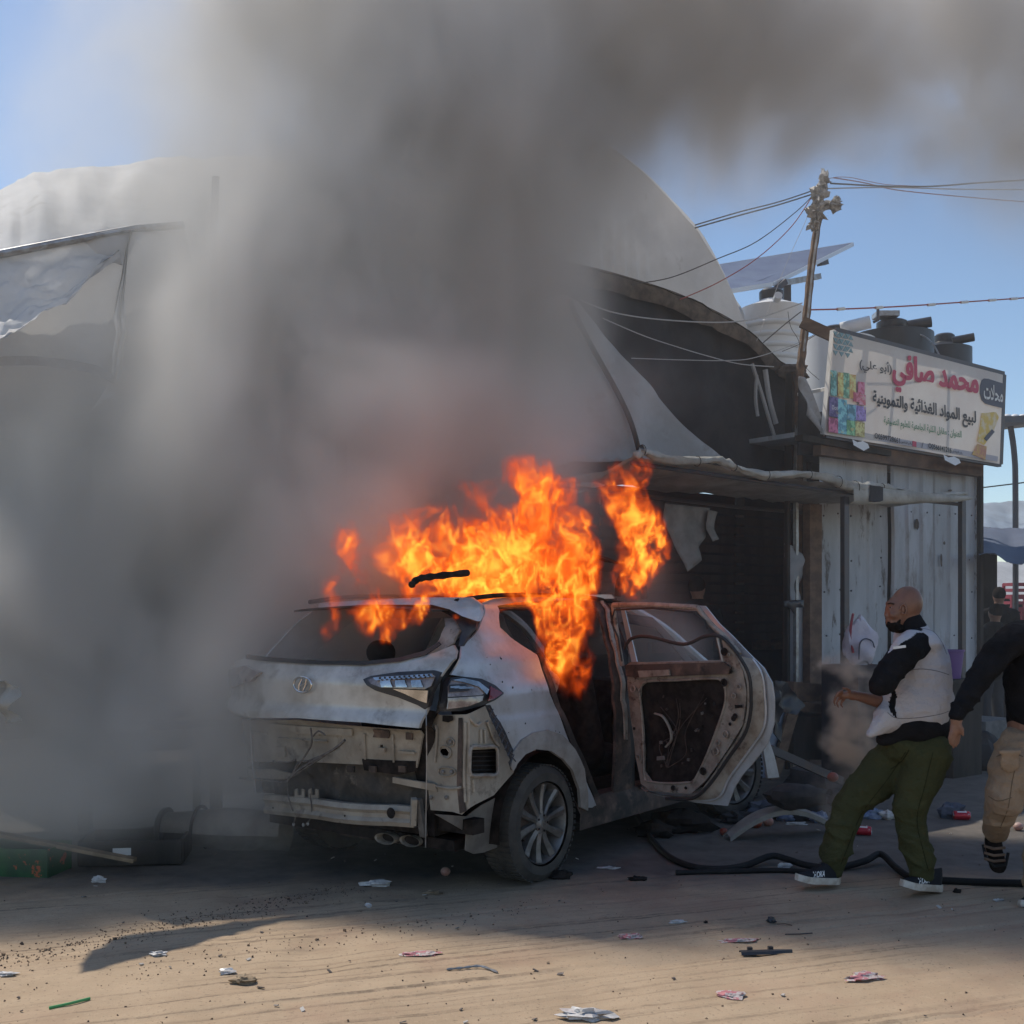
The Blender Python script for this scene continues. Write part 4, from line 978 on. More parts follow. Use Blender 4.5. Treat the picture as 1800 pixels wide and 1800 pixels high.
for x in (648, 700, 610): rear_panel('latch', [(x, 1346), (x + 12, 1347), (x + 12, 1358), (x, 1357)], M_burnt, .03, step=.04, thick=.012, parent=sill)
rear_panel('sill_lip', [(690, 1366), (764, 1378), (768, 1392), (740, 1386), (690, 1376)], M_bare, .03, step=.04, thick=.02, parent=sill)
rear_panel('sill_lip', [(420, 1348), (480, 1352), (520, 1362), (500, 1370), (430, 1362)], M_bare, .05, step=.04, thick=.02, parent=sill)
# crash beam
bp_ = [rpx(x, y, -.02 + o_) for x, y, o_ in [(468, 1413, .03), (520, 1418, 0), (560, 1422, -.01), (600, 1428, .0), (650, 1432, .01), (690, 1433, .02), (731, 1436, .06)]]
mb = MB(); rows = []
for p in catmull(bp_, 5):
    h = .058; rows.append([p + Vector((dx, 0, dz)) for dx, dz in ((.03, h), (-.015, h), (-.03, h * .55), (-.012, h * .2), (-.012, -h * .2), (-.03, -h * .55), (-.015, -h), (.03, -h))])
beam = mb.patch(rows).build('crash_beam', M_bare, car)
p = rpx(688, 1429, -.045)
MB().lathe([(.0, 0), (.028, 0), (.031, .004), (.028, .008)], 20, Matrix.Translation(p) @ Matrix.Rotation(R(-90), 4, 'Y')).build('tow_eye_hole', M_char, beam)
for x, y in ((530, 1425), (606, 1434), (480, 1420)): MB().ell(rpx(x, y, -.045), (.004, .006, .006), None, 8, 5).build('bolt', M_char, beam)
for x0 in (518, 542):
    rear_panel('beam_tab', [(x0, 1388), (x0 + 4, 1386), (x0 + 5, 1398), (x0 + 12, 1398), (x0 + 12, 1387), (x0 + 16, 1388), (x0 + 17, 1410), (x0, 1409)], M_bare, -.015, step=.04, thick=.01, parent=beam)
MB().beam(rpx(735, 1405, .02), rpx(745, 1470, .02), .035, .03).build('beam_stay', M_inner, car)
MB().beam(rpx(728, 1404, .0), rpx(726, 1450, .0), .03, .04).build('beam_stay', M_bare, car)
# hanging wires
def cwire(pts, r, m_, off=-.05, name='wire'):
    return MB().tube([rpx(a, b_, off) for a, b_ in cvp(pts, 5, False)], r, 5).build(name, m_, car)
M_cab = mat('grey wire loom', (.16, .145, .13), .8, col2=(.08, .07, .065), nscale=30)
for pts, r in (([(546, 1280), (548, 1305), (540, 1322), (525, 1345), (512, 1362), (505, 1374)], .006), ([(606, 1301), (590, 1315), (560, 1332), (530, 1350), (508, 1368)], .009), ([(600, 1306), (575, 1325), (545, 1345), (512, 1366)], .006),
               ([(505, 1370), (506, 1395), (513, 1420), (519, 1435), (516, 1447)], .0045), ([(545, 1395), (548, 1420), (545, 1440), (536, 1450)], .0045), ([(560, 1330), (540, 1338), (525, 1340), (505, 1372), (470, 1372), (420, 1368)], .006),
               ([(749, 1248), (750, 1330), (749, 1420), (748, 1490)], .0035), ([(550, 1295), (560, 1285), (572, 1292)], .005), ([(520, 1335), (505, 1340), (480, 1338)], .006)):
    cwire(pts, r, M_cab if r > .004 else M_galv)
for x, y in ((516, 1449), (533, 1450), (541, 1448)): MB().ell(rpx(x, y, -.05), (.008, .009, .012), None, 8, 6).build('wire_plug', M_galv, car)
# exhaust tips and silencer
for (x, y) in ((678, 1474), (722, 1478)):
    c0 = rpx(x, y, .10); out = []
    mb = MB()
    for k, (dx, s) in enumerate(((.25, .8), (.1, .95), (.0, 1.0), (-.012, 1.02), (-.004, .88), (.2, .8))):
        mb.v += [tuple(c0 + Vector((dx, .075 * s * math.cos(a), .032 * s * math.sin(a)))) for a in [j * math.pi / 10 for j in range(20)]]
    for k in range(5): mb.f += [(k * 20 + j, k * 20 + (j + 1) % 20, (k + 1) * 20 + (j + 1) % 20, (k + 1) * 20 + j) for j in range(20)]
    mb.build('exhaust_tip', M_bare, car)
MB().tube([(-.55, .2, .33), (-.5, -.55, .33)], .10, 12).build('silencer', M_burnt, car)
MB().box((-.62, -.45, .42), (.10, .9, .08)).build('rear_member', M_char, car)
# mud liner beside the wheel
ml = panel('mud_liner', [(757, 1430), (812, 1434), (838, 1415), (872, 1398), (908, 1352), (905, 1372), (888, 1430), (874, 1488), (850, 1498), (832, 1501), (816, 1494), (814, 1462)],
           lambda a, b_: Vector(_hit(a, b_, CL, -.80)) + Vector((.0, -.03 * math.sin((b_ - 1350) * .02), 0)), mat('dusty mud liner', (.20, .18, .155), .85, col2=(.13, .115, .1), nscale=7, bump=.4, bscale=30), car, step=8, thick=.006, tdir=(0, -1, 0))
# --- wheels
def make_wheel(steer=0):
    w = MB(); prof = []
    RO = .345; W2 = .11
    tp = [(.235, -W2 + .012), (.262, -W2), (.30, -W2 - .004), (.322, -W2 + .004), (.337, -W2 + .022), (.343, -W2 + .05), (.3455, 0), (.343, W2 - .05), (.337, W2 - .022), (.30, W2 + .004), (.25, W2)]
    m4 = Matrix.Rotation(R(90), 4, 'X')
    tyre = MB().lathe(tp, 48, m4, caps=False)
    for v in range(len(tyre.v)):
        x, y, z = tyre.v[v]
        if z < -.335: tyre.v[v] = (x, y * 1.03, -.335 - (z + .335) * .0 - .008)
    for k in range(60):
        a = 2 * math.pi * k / 60
        if math.sin(a) < -.96: continue
        for s in (-1, 1):
            tyre.box((.345 * math.cos(a + s * .02), s * .055, .345 * math.sin(a + s * .02)), (.008, .085, .022), Matrix.Rotation(-a, 3, 'Y'))
    ty = tyre.build('tyre', M_tyre)
    rm = MB().lathe([(.24, .10), (.232, .09), (.222, .05), (.215, -.02), (.222, -.07), (.238, -.100), (.246, -.104), (.246, -.098)][::-1], 48, Matrix.Rotation(R(90), 4, 'X'), caps=False)
    ri = rm.build('rim', M_rim)
    sp_ = []
    for k in range(10):
        a = 2 * math.pi * k / 10 + .15; ca, sa = math.cos(a), math.sin(a)
        tx, tz = -sa, ca
        rows = []
        for q in np.linspace(0, 1, 6):
            r_ = .045 + .185 * q; wd = .017 + .012 * q * q; dy = -.088 + .012 * math.sin(q * 3) - .008 * q
            tw = .10 * q
            cx_, cz_ = ca * r_ + tx * tw * .12, sa * r_ + tz * tw * .12
            rows.append([Vector((cx_ + tx * wd, dy + .05, cz_ + tz * wd)), Vector((cx_ + tx * wd, dy + .006, cz_ + tz * wd)), Vector((cx_ + tx * wd * .3, dy - .004, cz_ + tz * wd * .3)), Vector((cx_ - tx * wd, dy + .008, cz_ - tz * wd)), Vector((cx_ - tx * wd, dy + .05, cz_ - tz * wd))])
        sp_.append(MB().patch(rows).build('spoke', M_rim, ri))
    hub = MB().lathe([(.0, .102), (.026, .100), (.032, .094), (.06, .088), (.064, .05)], 24, Matrix.Rotation(R(90), 4, 'X')).build('hub_cap', M_rim, ri)
    mb = MB().box((-.009, -.1035, 0), (.004, .003, .026)).box((.009, -.1035, 0), (.004, .003, .026)).box((0, -.1035, 0), (.018, .003, .004))
    mb.build('hub_emblem', M_chrome, ri)
    for k in range(5):
        a = 2 * math.pi * k / 5; MB().ell((.048 * math.cos(a), -.094, .048 * math.sin(a)), (.007, .006, .007), None, 8, 5).build('wheel_nut', M_char, ri)
    MB().lathe([(.0, .02), (.15, .02), (.15, .04), (.0, .04)], 24, Matrix.Rotation(R(90), 4, 'X')).build('brake_disc', M_burnt, ri)
    return ty, ri
# wheel > tyre, rim is one level too deep for spokes, so tyre and rim are parts of the car and spokes hang on the rim
for i, (x, y, st_) in enumerate(((0, -.805, 0), (2.67, -.80, R(-14)), (0, .80, math.pi), (2.67, .80, math.pi))):
    if i == 0: t0, r0 = make_wheel()
    if i == 0: ty, ri = t0, r0; ty.parent = car; ri.parent = car
    else: ty, ri = copy_tree(t0, car), copy_tree(r0, car)
    for o in (ty, ri): o.location = (x, y, .345); o.rotation_euler = (0, R(17 * i), st_)
# --- body cage
def side_poly(name, pts, m_, s=-1, off=0.0, holes=(), step=.06, thick=.012):
    return panel(name, pts, lambda x, z: Vector((x, s * (hw(x, z) - off), z)), m_, car, holes, step, thick, (0, s, 0))
def arch_pts(cx, r=.40, a0=0, a1=180, n=14): return [(cx + r * math.cos(R(a0 + (a1 - a0) * i / n)), .345 + r * math.sin(R(a0 + (a1 - a0) * i / n))) for i in range(n + 1)]
# far (left) side in one piece with its window openings
lside = [(-.72, .95), (-.68, .45), (-.42, .42)] + arch_pts(0)[::-1] + [(.45, .25), (2.22, .25)] + arch_pts(2.67)[::-1] + [(3.1, .35), (3.5, .5), (3.52, .75), (3.3, .95), (2.5, 1.06), (1.7, 1.6), (.8, 1.66), (-.3, 1.64), (-.42, 1.55), (-.64, 1.3)]
side_poly('far_side', lside, M_paint, 1, holes=[[(-.30, 1.25), (-.15, 1.12), (.95, 1.08), (1.0, 1.55), (.1, 1.56)], [(1.1, 1.08), (2.15, 1.06), (1.65, 1.5), (1.1, 1.55)]])
# roof
panel('roof', [(-.62, -.56), (-.2, -.60), (1.5, -.58), (1.72, -.52), (1.72, .52), (1.5, .58), (-.2, .60), (-.62, .56)], lambda x, y: Vector((x, y, 1.655 - .03 * (y / .6) ** 2 - .02 * max(0, x - .8) ** 2 - .05 * max(0, -.2 - x))), M_burnt, car, step=.08, thick=.01, tdir=(0, 0, 1))
for s in (-1, 1):
    MB().tube(catmull([(-.45, s * .60, 1.66), (0, s * .61, 1.70), (.9, s * .60, 1.70), (1.5, s * .57, 1.655)], 5), .014, 8).build('roof_rail', M_char, car)
# windscreen pillars, cowl, bonnet, wings, front
for s in (-1, 1):
    MB().tube(catmull([(1.55, s * .58, 1.63), (1.95, s * .64, 1.48), (2.35, s * .72, 1.25), (2.72, s * .80, 1.04)], 5), .035, 8).build('screen_pillar', M_paint, car)
panel('bonnet', [(2.62, -.74), (3.45, -.62), (3.55, 0), (3.45, .62), (2.62, .74)], lambda x, y: Vector((x, y, 1.06 - .16 * ((x - 2.6) / .9) ** 1.6 - .05 * (y / .7) ** 2)), M_paint, car, step=.09, thick=.01, tdir=(0, 0, 1))
wing = [(2.12, .42), (2.24, .42)] + arch_pts(2.67, .41)[::-1] + [(3.1, .40), (3.5, .5), (3.52, .75), (3.42, .92), (3.0, 1.0), (2.6, 1.05), (2.2, 1.04)]
side_poly('front_wing', wing, M_paint, -1, step=.05)
panel('front_end', [(-.8, .35), (.8, .35), (.74, .9), (-.74, .9)], lambda y, z: Vector((3.56 - .2 * (y / .8) ** 2, y, z)), M_burnt, car, step=.1, thick=.01)
fd = [(1.18, .40), (2.10, .40), (2.16, .75), (2.18, 1.04), (1.66, 1.56), (1.12, 1.60)]
side_poly('front_door', fd, M_burnt, -1, holes=[[(1.20, 1.08), (2.04, 1.06), (1.62, 1.48), (1.18, 1.53)]], step=.05)
# sill, floor, bulkheads, B pillar
MB().patch([[Vector((x, -.80, .22)), Vector((x, -.90, .24)), Vector((x, -.905, .34)), Vector((x, -.86, .42)), Vector((x, -.78, .43))] for x in (.40, .8, 1.3, 2.2)]).build('sill', M_burnt, car)
MB().box((1.3, 0, .30), (3.9, 1.5, .06)).build('floor_pan', M_char, car)
MB().box((-.45, 0, .60), (.5, 1.3, .5)).build('boot_floor', M_char, car)
MB().box((2.45, 0, .75), (.08, 1.5, .6)).build('bulkhead', M_char, car)
MB().box((2.3, 0, .95), (.4, 1.45, .22)).build('dashboard', M_char, car)
MB().box((3.0, 0, .7), (.7, 1.0, .4)).build('engine', M_char, car)
pb = side_panel('door_pillar', [(1046, 1054), (1064, 1052), (1076, 1097), (1092, 1161), (1100, 1209), (1108, 1290), (1110, 1330), (1112, 1400), (1078, 1400), (1082, 1322), (1078, 1193), (1066, 1129), (1050, 1070)], M_burnt, .03, step=.03, thick=.02)
side_panel('pillar_edge', [(1056, 1054), (1060, 1054), (1077, 1105), (1090, 1163), (1099, 1215), (1104, 1300), (1099, 1300), (1093, 1215), (1084, 1163), (1071, 1105)], M_doorin, .005, step=.03, thick=.012)
side_panel('pillar_seal', [(1066, 1052), (1084, 1052), (1098, 1120), (1106, 1180), (1110, 1260), (1116, 1390), (1108, 1390), (1103, 1260), (1098, 1180), (1084, 1110)], M_seal, .04, step=.03, thick=.02)
# quarter glass rubber and inner wheelhouse seen through the door opening
side_panel('door_aperture_seal', [(946, 1150), (954, 1172), (969, 1218), (993, 1276), (1004, 1306), (1037, 1382), (1052, 1418), (1060, 1418), (1046, 1380), (1014, 1306), (1002, 1276), (978, 1218), (962, 1172), (952, 1148)], M_burnt, .03, step=.03, thick=.02)
# seats
def seat(x, y, w, back=True):
    mb = MB(); mb.ell((x, y, .55), (.28, w / 2, .13)); mb.cap((x - .22, y - w * .3, .62), (x - .36, y - w * .3, 1.15), .10, .08); mb.cap((x - .22, y + w * .3, .62), (x - .36, y + w * .3, 1.15), .10, .08)
    mb.cap((x - .25, y, .7), (x - .36, y, 1.15), w * .3, w * .26, 16, .4); mb.ell((x - .40, y, 1.33), (.06, .13, .09))
    o = mb.build('tmp', M_char); return solid(o, 'seat', .025, 3, M_char, car)
seat(1.35, -.38, .5); seat(1.35, .38, .5); seat(.40, -.40, .55); seat(.40, .40, .55)
o_ = panel('torn_lining', [(.20, .95), (.32, .72), (.62, .88), (.64, 1.16), (.48, 1.30), (.28, 1.20)], lambda x, z: Vector((x, -.58 + .07 * fbm((x * 5, z * 5, 0)), z)), M_doorin, car, step=.05, thick=.008)
# burnt bits standing on the roof
MB().tube(catmull([Vector(_hit(x, y, CL, -.55)) for x, y in [(722, 1030), (735, 1018), (765, 1013), (822, 1007)]], 4), [.016, .022] * 6 + [.02], 8).build('burnt_rail', M_char, car)
MB().tube(catmull([Vector(_hit(x, y, CL, -.5)) for x, y in [(1086, 1048), (1088, 1025), (1096, 1009), (1108, 1004), (1122, 1012), (1130, 1030), (1133, 1052)]], 5), .025, 10).build('curled_hose', M_black, car)
MB().tube([Vector(_hit(x, y, CL, -.5)) for x, y in [(1048, 978), (1066, 984), (1086, 990)]], [.012, .02, .008], 6).build('burnt_bar', M_char, car)

# --- open rear door
TH = R(80)
HX = .965
Hl = Vector((HX, -.90, 0)); dl = Vector((-math.cos(TH), -math.sin(TH), 0)); nl = Vector((-dl.y, dl.x, 0))
if nl.x > 0: nl = -nl                     # nl faces the rear (towards the viewer)
HWp = CO + CA * Hl.x + CL * Hl.y; dW = CA * dl.x + CL * dl.y; nW = CA * nl.x + CL * nl.y
def dpx(px, py):
    r = Vector(((px - 900) / FPX, 1, -(py - HOR) / FPX)); t = HWp.dot(nW) / r.dot(nW); p = r * t - HWp
    return p.dot(dW), CAM_H + p.z
def dpos(s, z, off=0.0):
    bow = .045 * math.sin(max(0, min(1, (z - .3) / .8)) * math.pi) + (-.10 * max(0, z - 1.05))
    return Hl + dl * s + nl * (off - bow) + Vector((0, 0, z))
def dpan(name, px, m_, off, holes=(), step=.028, thick=.01, sm=0, parent=None):
    c2 = lambda q: [dpx(x, y) for x, y in (cvp(q, sm) if sm else q)]
    return panel(name, c2(px), lambda s, z: dpos(s, z, off), m_, parent or car, [c2(h) for h in holes], step, thick, tuple(nl))
def dtube(name, px, r, m_, off, sm=5, closed=False, flat=1):
    q = cvp(px, sm, closed); pts = [dpos(*dpx(a, b_), off) for a, b_ in q]
    if closed: pts.append(pts[0])
    return MB().tube(pts, r, 8, True, flat).build(name, m_, car)
win = [(1104, 1070), (1236, 1074), (1262, 1104), (1278, 1122), (1283, 1160), (1120, 1164)]
skin_px = [(1096, 1060), (1150, 1060), (1246, 1065), (1269, 1096), (1291, 1118), (1317, 1147), (1343, 1174), (1356, 1200), (1358, 1226), (1352, 1274), (1339, 1309), (1317, 1338), (1294, 1364), (1281, 1387), (1272, 1418), (1214, 1412), (1136, 1394), (1117, 1354), (1107, 1290), (1112, 1177)]
dpan('rear_door', skin_px, M_paint, -.02, holes=[win], step=.03, thick=.01)
inn = [(1114, 1168), (1120, 1163), (1200, 1163), (1282, 1160), (1290, 1130), (1306, 1150), (1318, 1180), (1322, 1219), (1309, 1274), (1277, 1322), (1243, 1371), (1219, 1395), (1149, 1390), (1130, 1377), (1118, 1330), (1111, 1258)]
cav = [(1149, 1197), (1200, 1195), (1272, 1192), (1284, 1206), (1283, 1232), (1262, 1284), (1227, 1364), (1214, 1375), (1149, 1374), (1134, 1354), (1132, 1226), (1137, 1206)]
dpan('door_inner_panel', inn, M_doorin, .05, holes=[cav], step=.025, thick=.012)
dpan('door_cavity', [(1120, 1180), (1300, 1176), (1300, 1250), (1235, 1385), (1130, 1385)], M_char, .0, step=.04, thick=.006)
dtube('cavity_rim', cav, .008, M_doorin, .052, 4, True)
# rim between inner panel and outer skin
rw = [(1306, 1150), (1320, 1180), (1324, 1219), (1311, 1276), (1279, 1325), (1246, 1374), (1222, 1398), (1149, 1393), (1128, 1380)]
ro = [(1328, 1158), (1342, 1184), (1345, 1222), (1338, 1278), (1308, 1322), (1275, 1368), (1256, 1404), (1200, 1406), (1132, 1392)]
a_ = cvp(rw, 5, False); b__ = cvp(ro, 5, False)
MB().patch([[dpos(*dpx(*p), .055) for p in a_], [dpos(*dpx((p[0] + q[0]) / 2, (p[1] + q[1]) / 2), .03) for p, q in zip(a_, b__)], [dpos(*dpx(*q), .0) for q in b__]]).build('door_edge', M_doorin, car, angle=None)
dtube('skin_hem', ro, .007, M_paint, .0)
dtube('door_seal', [(1116, 1140), (1130, 1122), (1162, 1119), (1220, 1132), (1256, 1119), (1281, 1117), (1300, 1130), (1320, 1158), (1333, 1190), (1332, 1236), (1318, 1285), (1285, 1332), (1252, 1380), (1225, 1402), (1180, 1402)], .011, M_seal, .075)
dtube('window_frame', [(1104, 1170), (1099, 1120), (1095, 1064)], .016, M_doorin, .04, 3)
dtube('window_frame', [(1095, 1064), (1150, 1063), (1243, 1068)], .018, M_doorin, .04, 3)
dtube('window_frame', [(1243, 1068), (1266, 1098), (1290, 1122), (1312, 1150)], .018, M_doorin, .04, 3)
dtube('frame_channel', [(1108, 1162), (1104, 1120), (1101, 1072), (1238, 1076), (1262, 1106)], .006, M_seal, .062, 2)
dtube('glass_divider', [(1276, 1118), (1283, 1162)], .009, M_galv, .05, 2)
dpan('corner_plate', [(1283, 1124), (1296, 1134), (1310, 1156), (1312, 1166), (1290, 1166), (1286, 1150)], M_doorin, .045, step=.03, thick=.01)
dpan('belt_rail', [(1114, 1168), (1288, 1163), (1300, 1172), (1296, 1184), (1140, 1190), (1116, 1188)], M_burnt, .075, step=.03, thick=.02)
dpan('belt_pressing', [(1140, 1178), (1195, 1176), (1196, 1186), (1142, 1190)], M_doorin, .092, step=.03, thick=.01)
for i, (x, y) in enumerate([(1300, 1180), (1312, 1206), (1286, 1199), (1306, 1240), (1297, 1262), (1280, 1290), (1290, 1272), (1266, 1305), (1240, 1355), (1160, 1383), (1190, 1384), (1125, 1210), (1120, 1280), (1126, 1330), (1290, 1145), (1298, 1150), (1300, 1258), (1262, 1320), (1212, 1384), (1302, 1222)]):
    c0 = dpos(*dpx(x, y), .068); k = .007 + .005 * (i % 3)
    MB().lathe([(k * 1.5, 0), (k * 1.4, .004), (k, .005), (k * .9, 0)], 12, Matrix.Translation(c0) @ nl.to_track_quat('Z', 'Y').to_matrix().to_4x4()).build('clip_hole', M_doorin if i % 2 else M_char, car)
dtube('winder_arc', [(1152, 1254), (1166, 1260), (1176, 1280), (1178, 1300), (1168, 1313)], .014, M_doorin, .03, 5, flat=.5)
dpan('speaker_label', [(1152, 1330), (1165, 1329), (1166, 1336), (1152, 1337)], M_galv, .03, step=.03, thick=.004)
for i in range(26):
    x, y = 1150 + random.random() * 110, 1205 + random.random() * 150
    if not inside((x, y), cav): continue
    s_, z_ = dpx(x, y); MB().box(dpos(s_, z_, .02), (random.uniform(.006, .02),) * 2 + (random.uniform(.006, .02),), Euler((i, i * 2, i)).to_matrix()).build('mechanism', random.choice([M_inner, M_char, M_burnt]), car)
for i in range(5):
    dtube('loom', [(1150 + random.random() * 100, 1215 + random.random() * 30), (1180 + random.random() * 30, 1260 + random.random() * 30), (1150 + random.random() * 60, 1300 + random.random() * 40), (1170, 1350)], .003, M_burnt, .02)
dpan('latch', [(1304, 1238), (1316, 1238), (1316, 1243), (1304, 1244)], M_char, .085, step=.03, thick=.01)

# chips and dents in the scorched paint
M_chip = mat('paint chip', (.05, .045, .04), .8)
for i in range(24):
    px, py = random.uniform(850, 985), random.uniform(1125, 1290)
    if px < 950 and py < 1150 or (px > 968 and py < 1235) or (px < 890 and py > 1200): continue
    v = spx(px, py, -.0015); r = random.uniform(.002, .0055)
    MB().ell(v, (r * random.uniform(.6, 2.2), .003, r), Euler((0, random.random() * 3, 0)).to_matrix(), 7, 4).build('paint_chip', M_chip, car)
# ------------------------------------------------------------------ people
M_skin = mat('tan skin', (.22, .105, .066), .42, col2=(.17, .08, .05), nscale=14, lo=.4, hi=.7, bump=.15, bscale=120)
M_skin2 = mat('tan skin of hands', (.27, .14, .09), .55, col2=(.22, .11, .07), nscale=30, lo=.4, hi=.7)
M_beard = mat('black beard', (.014, .011, .010), .9, spec=.1, col2=(.026, .020, .017), nscale=90, bump=.8, bscale=220)
M_jack = mat('grey jersey', (.52, .49, .495), .9, spec=.15, col2=(.50, .47, .475), nscale=5, bump=.9, bscale=7, bdist=.05, detail=3)
M_blk = mat('black jersey', (.012, .012, .013), .9, spec=.12, col2=(.019, .018, .02), nscale=7, bump=.8, bscale=9, bdist=.04)
M_olive = mat('olive joggers', (.068, .068, .030), .9, spec=.15, col2=(.055, .057, .026), nscale=5, bump=.8, bscale=8, bdist=.05)
M_beige = mat('beige cargo trousers', (.34, .235, .15), .85, col2=(.28, .19, .12), nscale=6, bump=.8, bscale=9, bdist=.04)
M_film2e = mat('eye white', (.35, .30, .27), .4)
M_sole = mat('off white sole', (.62, .57, .50), .7, col2=(.42, .35, .28), nscale=18)
M_shoe = mat('dark knit shoe', (.028, .029, .032), .9, spec=.15, col2=(.025, .026, .03), nscale=40, bump=.3, bscale=260)
def chain(mb, pts, n=16, flat=1.0):
    for (a, ra), (b_, rb) in zip(pts, pts[1:]): mb.cap(a, b_, ra, rb, n, flat)
def folds(seed, amp, sc=9, dirv=(1, 1, 2.4)):
    def f(v):
        p = Vector((v.x * dirv[0], v.y * dirv[1], v.z * dirv[2]))
        w = noise.noise(p * sc * .35 + Vector((seed, 0, 0)))
        r = 1 - abs(2 * abs(noise.noise(Vector((v.x * 5 + v.z * 3, v.y * 5, v.z * 9)) + Vector((seed, 2, w)))) - .0)
        k2 = 1 - abs(2 * abs(noise.noise(Vector((v.x * 3 - v.z * 4, v.y * 4, v.z * 14)) + Vector((seed * 3, w, 1)))))
        return amp * (.9 * (max(0, r) ** 3) * (noise.noise(p * 1.2 + Vector((9, seed, 0))) + .45) + .7 * max(0, k2) ** 3 * (noise.noise(p * 1.5 + Vector((3, seed, 5))) + .3) + .55 * fbm(p + Vector((0, seed, 0)), sc * .6, 3) - .2)
    return f
def paint_faces(o, polys, m_, sgn=-1):
    me = o.data; me.materials.append(m_); k = len(me.materials) - 1
    for f in me.polygons:
        if f.normal.y * sgn < -.05: continue
        c = f.center + Vector(o.parent.location); d = c.y; px = 900 + FPX * c.x / d; py = HOR - FPX * (c.z - CAM_H) / d
        if any(inside((px, py), q) for q in polys): f.material_index = k
def hand(name, parent, palm, pr, prot, fingers, thumb, m_, vox=.0045):
    mb = MB(); mb.ell(palm, pr, prot, 14, 10)
    for f_ in fingers + [thumb]: chain(mb, [(p, r) for p, r in f_], 10)
    return mb
def shoe(parent, heel, toe, L=.30, up=0.0, writing=True):
    heel, toe = Vector(heel), Vector(toe); ax = (toe - heel).normalized(); side = Vector((0, 0, 1)).cross(ax).normalized(); upv = ax.cross(side)
    def W(x, y, z): return heel + ax * x + side * y + upv * z
    half = lambda q: .034 + .014 * math.sin(q * 2.6 + .2) - (.03 * max(0, q - .86) / .14 if q > .86 else 0) - (.018 * max(0, .1 - q) / .1)
    mb = MB(); rows = []
    for k in range(25):
        q = k / 24; x = L * q; w = max(.006, half(q) + .005); cl = .010 * max(0, q - .7) / .3 * 3 * (q - .6)
        rows.append([W(x, -w, .004 + cl), W(x, -w - .003, .018 + cl), W(x, -w, .042 + cl), W(x, w, .042 + cl), W(x, w + .003, .018 + cl), W(x, w, .004 + cl), W(x, -w, .004 + cl)])
    mb.patch(rows); mb.f.append(tuple(range(6, -1, -1))); n_ = len(mb.v); mb.f.append(tuple(range(n_ - 7, n_)))
    so = mb.build('shoe_sole', M_sole, parent)
    rows = []
    for k in range(25):
        q = k / 24; x = L * (.015 + q * .965); w = max(.005, half(q) - .002)
        top = .135 - .01 * math.sin(q * 6) if q < .34 else .130 - .088 * ((q - .34) / .66) ** .8
        cl = .010 * max(0, q - .7) / .3 * 3 * (q - .6)
        rows.append([W(x, w * math.cos(a) * (1 if math.sin(a) < .5 else .9), .036 + cl + max(.006, top - .036) * max(0, math.sin(a)) ** .75) for a in [math.pi * j / 12 for j in range(13)]])
    up_ = MB().patch(rows); n_ = len(up_.v); up_.f.append(tuple(range(12, -1, -1))); up_.f.append(tuple(range(n_ - 13, n_)))
    u_ = up_.build('shoe', M_shoe, parent, angle=60)
    for k in range(4):
        q = .42 + .07 * k; z = .130 - .088 * ((q - .34) / .66) ** .8 + .006
        MB().tube([W(L * q, -.022, z - .006), W(L * q, 0, z), W(L * q, .022, z - .006)], .0025, 5).build('lace', M_black, u_)
    if writing:
        me = text_mesh('HOKA', .03)
        co = [v.co.copy() for v in me.vertices]; x1 = max(c.x for c in co); y1 = max(c.y for c in co)
        sgn = 1 if side.y < 0 else -1
        for v, c in zip(me.vertices, co):
            a = c.x / x1; b_ = c.y / y1; xx = L * (.72 - .26 * (1 - a) * 1.0) if ax.x > 0 else L * (.72 - .26 * a)
            zz = .040 + .032 * b_ + (.012 * (1 - (xx / L - .46) / .26)) ; xx -= .008 * b_
            q = xx / L; top = .130 - .088 * ((q - .34) / .66) ** .8; t = max(0, min(.97, (zz - .028) / max(.01, top - .028)))
            yy = max(.005, half(q) - .002) * math.cos(math.asin(t ** (1 / .75))) + .003
            v.co = W(xx, yy * sgn, zz)
        me.materials.clear(); me.materials.append(M_white); link(bpy.data.objects.new('lettering', me), u_)
    return u_

p1 = thing('person', 'bald bearded man in grey and black jersey and olive joggers leaning back beside the car', 'person', G(1610, 1562))
D1 = 6.5
def Q(x, y, d=D1): return P(x, y, d) - Vector(p1.location)
mb = MB()
mb.ell(Q(1594, 1062), (.088, .078, .105), Euler((0, R(12), 0)).to_matrix(), 24, 18)
mb.ell(Q(1579, 1074), (.074, .066, .098), Euler((0, R(8), 0)).to_matrix(), 22, 16)
mb.ell(Q(1573, 1094), (.052, .054, .045), None, 16, 12)
mb.ell(Q(1563, 1060), (.016, .05, .012), None, 12, 8)            # brow
mb.cap(Q(1561, 1066), Q(1557.5, 1080), .009, .0125, 10)             # nose
for s in (-1, 1): mb.ell(Q(1557, 1083, D1 + s * .012), (.010, .010, .008), None, 8, 6)
mb.ell(Q(1560, 1090), (.014, .022, .006), None, 10, 6); mb.ell(Q(1561, 1095), (.013, .02, .006), None, 10, 6)
mb.ell(Q(1572, 1081, D1 - .045), (.03, .018, .022), None, 12, 8)
chain(mb, [(Q(1597, 1085), .062), (Q(1606, 1125), .072)])
mb.cap(Q(1612, 1145, 6.66), Q(1606, 1145, 6.38), .06, .06)
chain(mb, [(Q(1618, 1155), .11), (Q(1620, 1210), .11), (Q(1612, 1290), .11)])
chain(mb, [(Q(1604, 1136, 6.74), .06), (Q(1575, 1228, 6.62), .048), (Q(1545, 1233, 6.52), .040), (Q(1506, 1223, 6.42), .027), (Q(1497, 1222, 6.40), .030)])
chain(mb, [(Q(1600, 1146, 6.36), .045), (Q(1549, 1206, 6.27), .042), (Q(1562, 1172, 6.48), .035)])
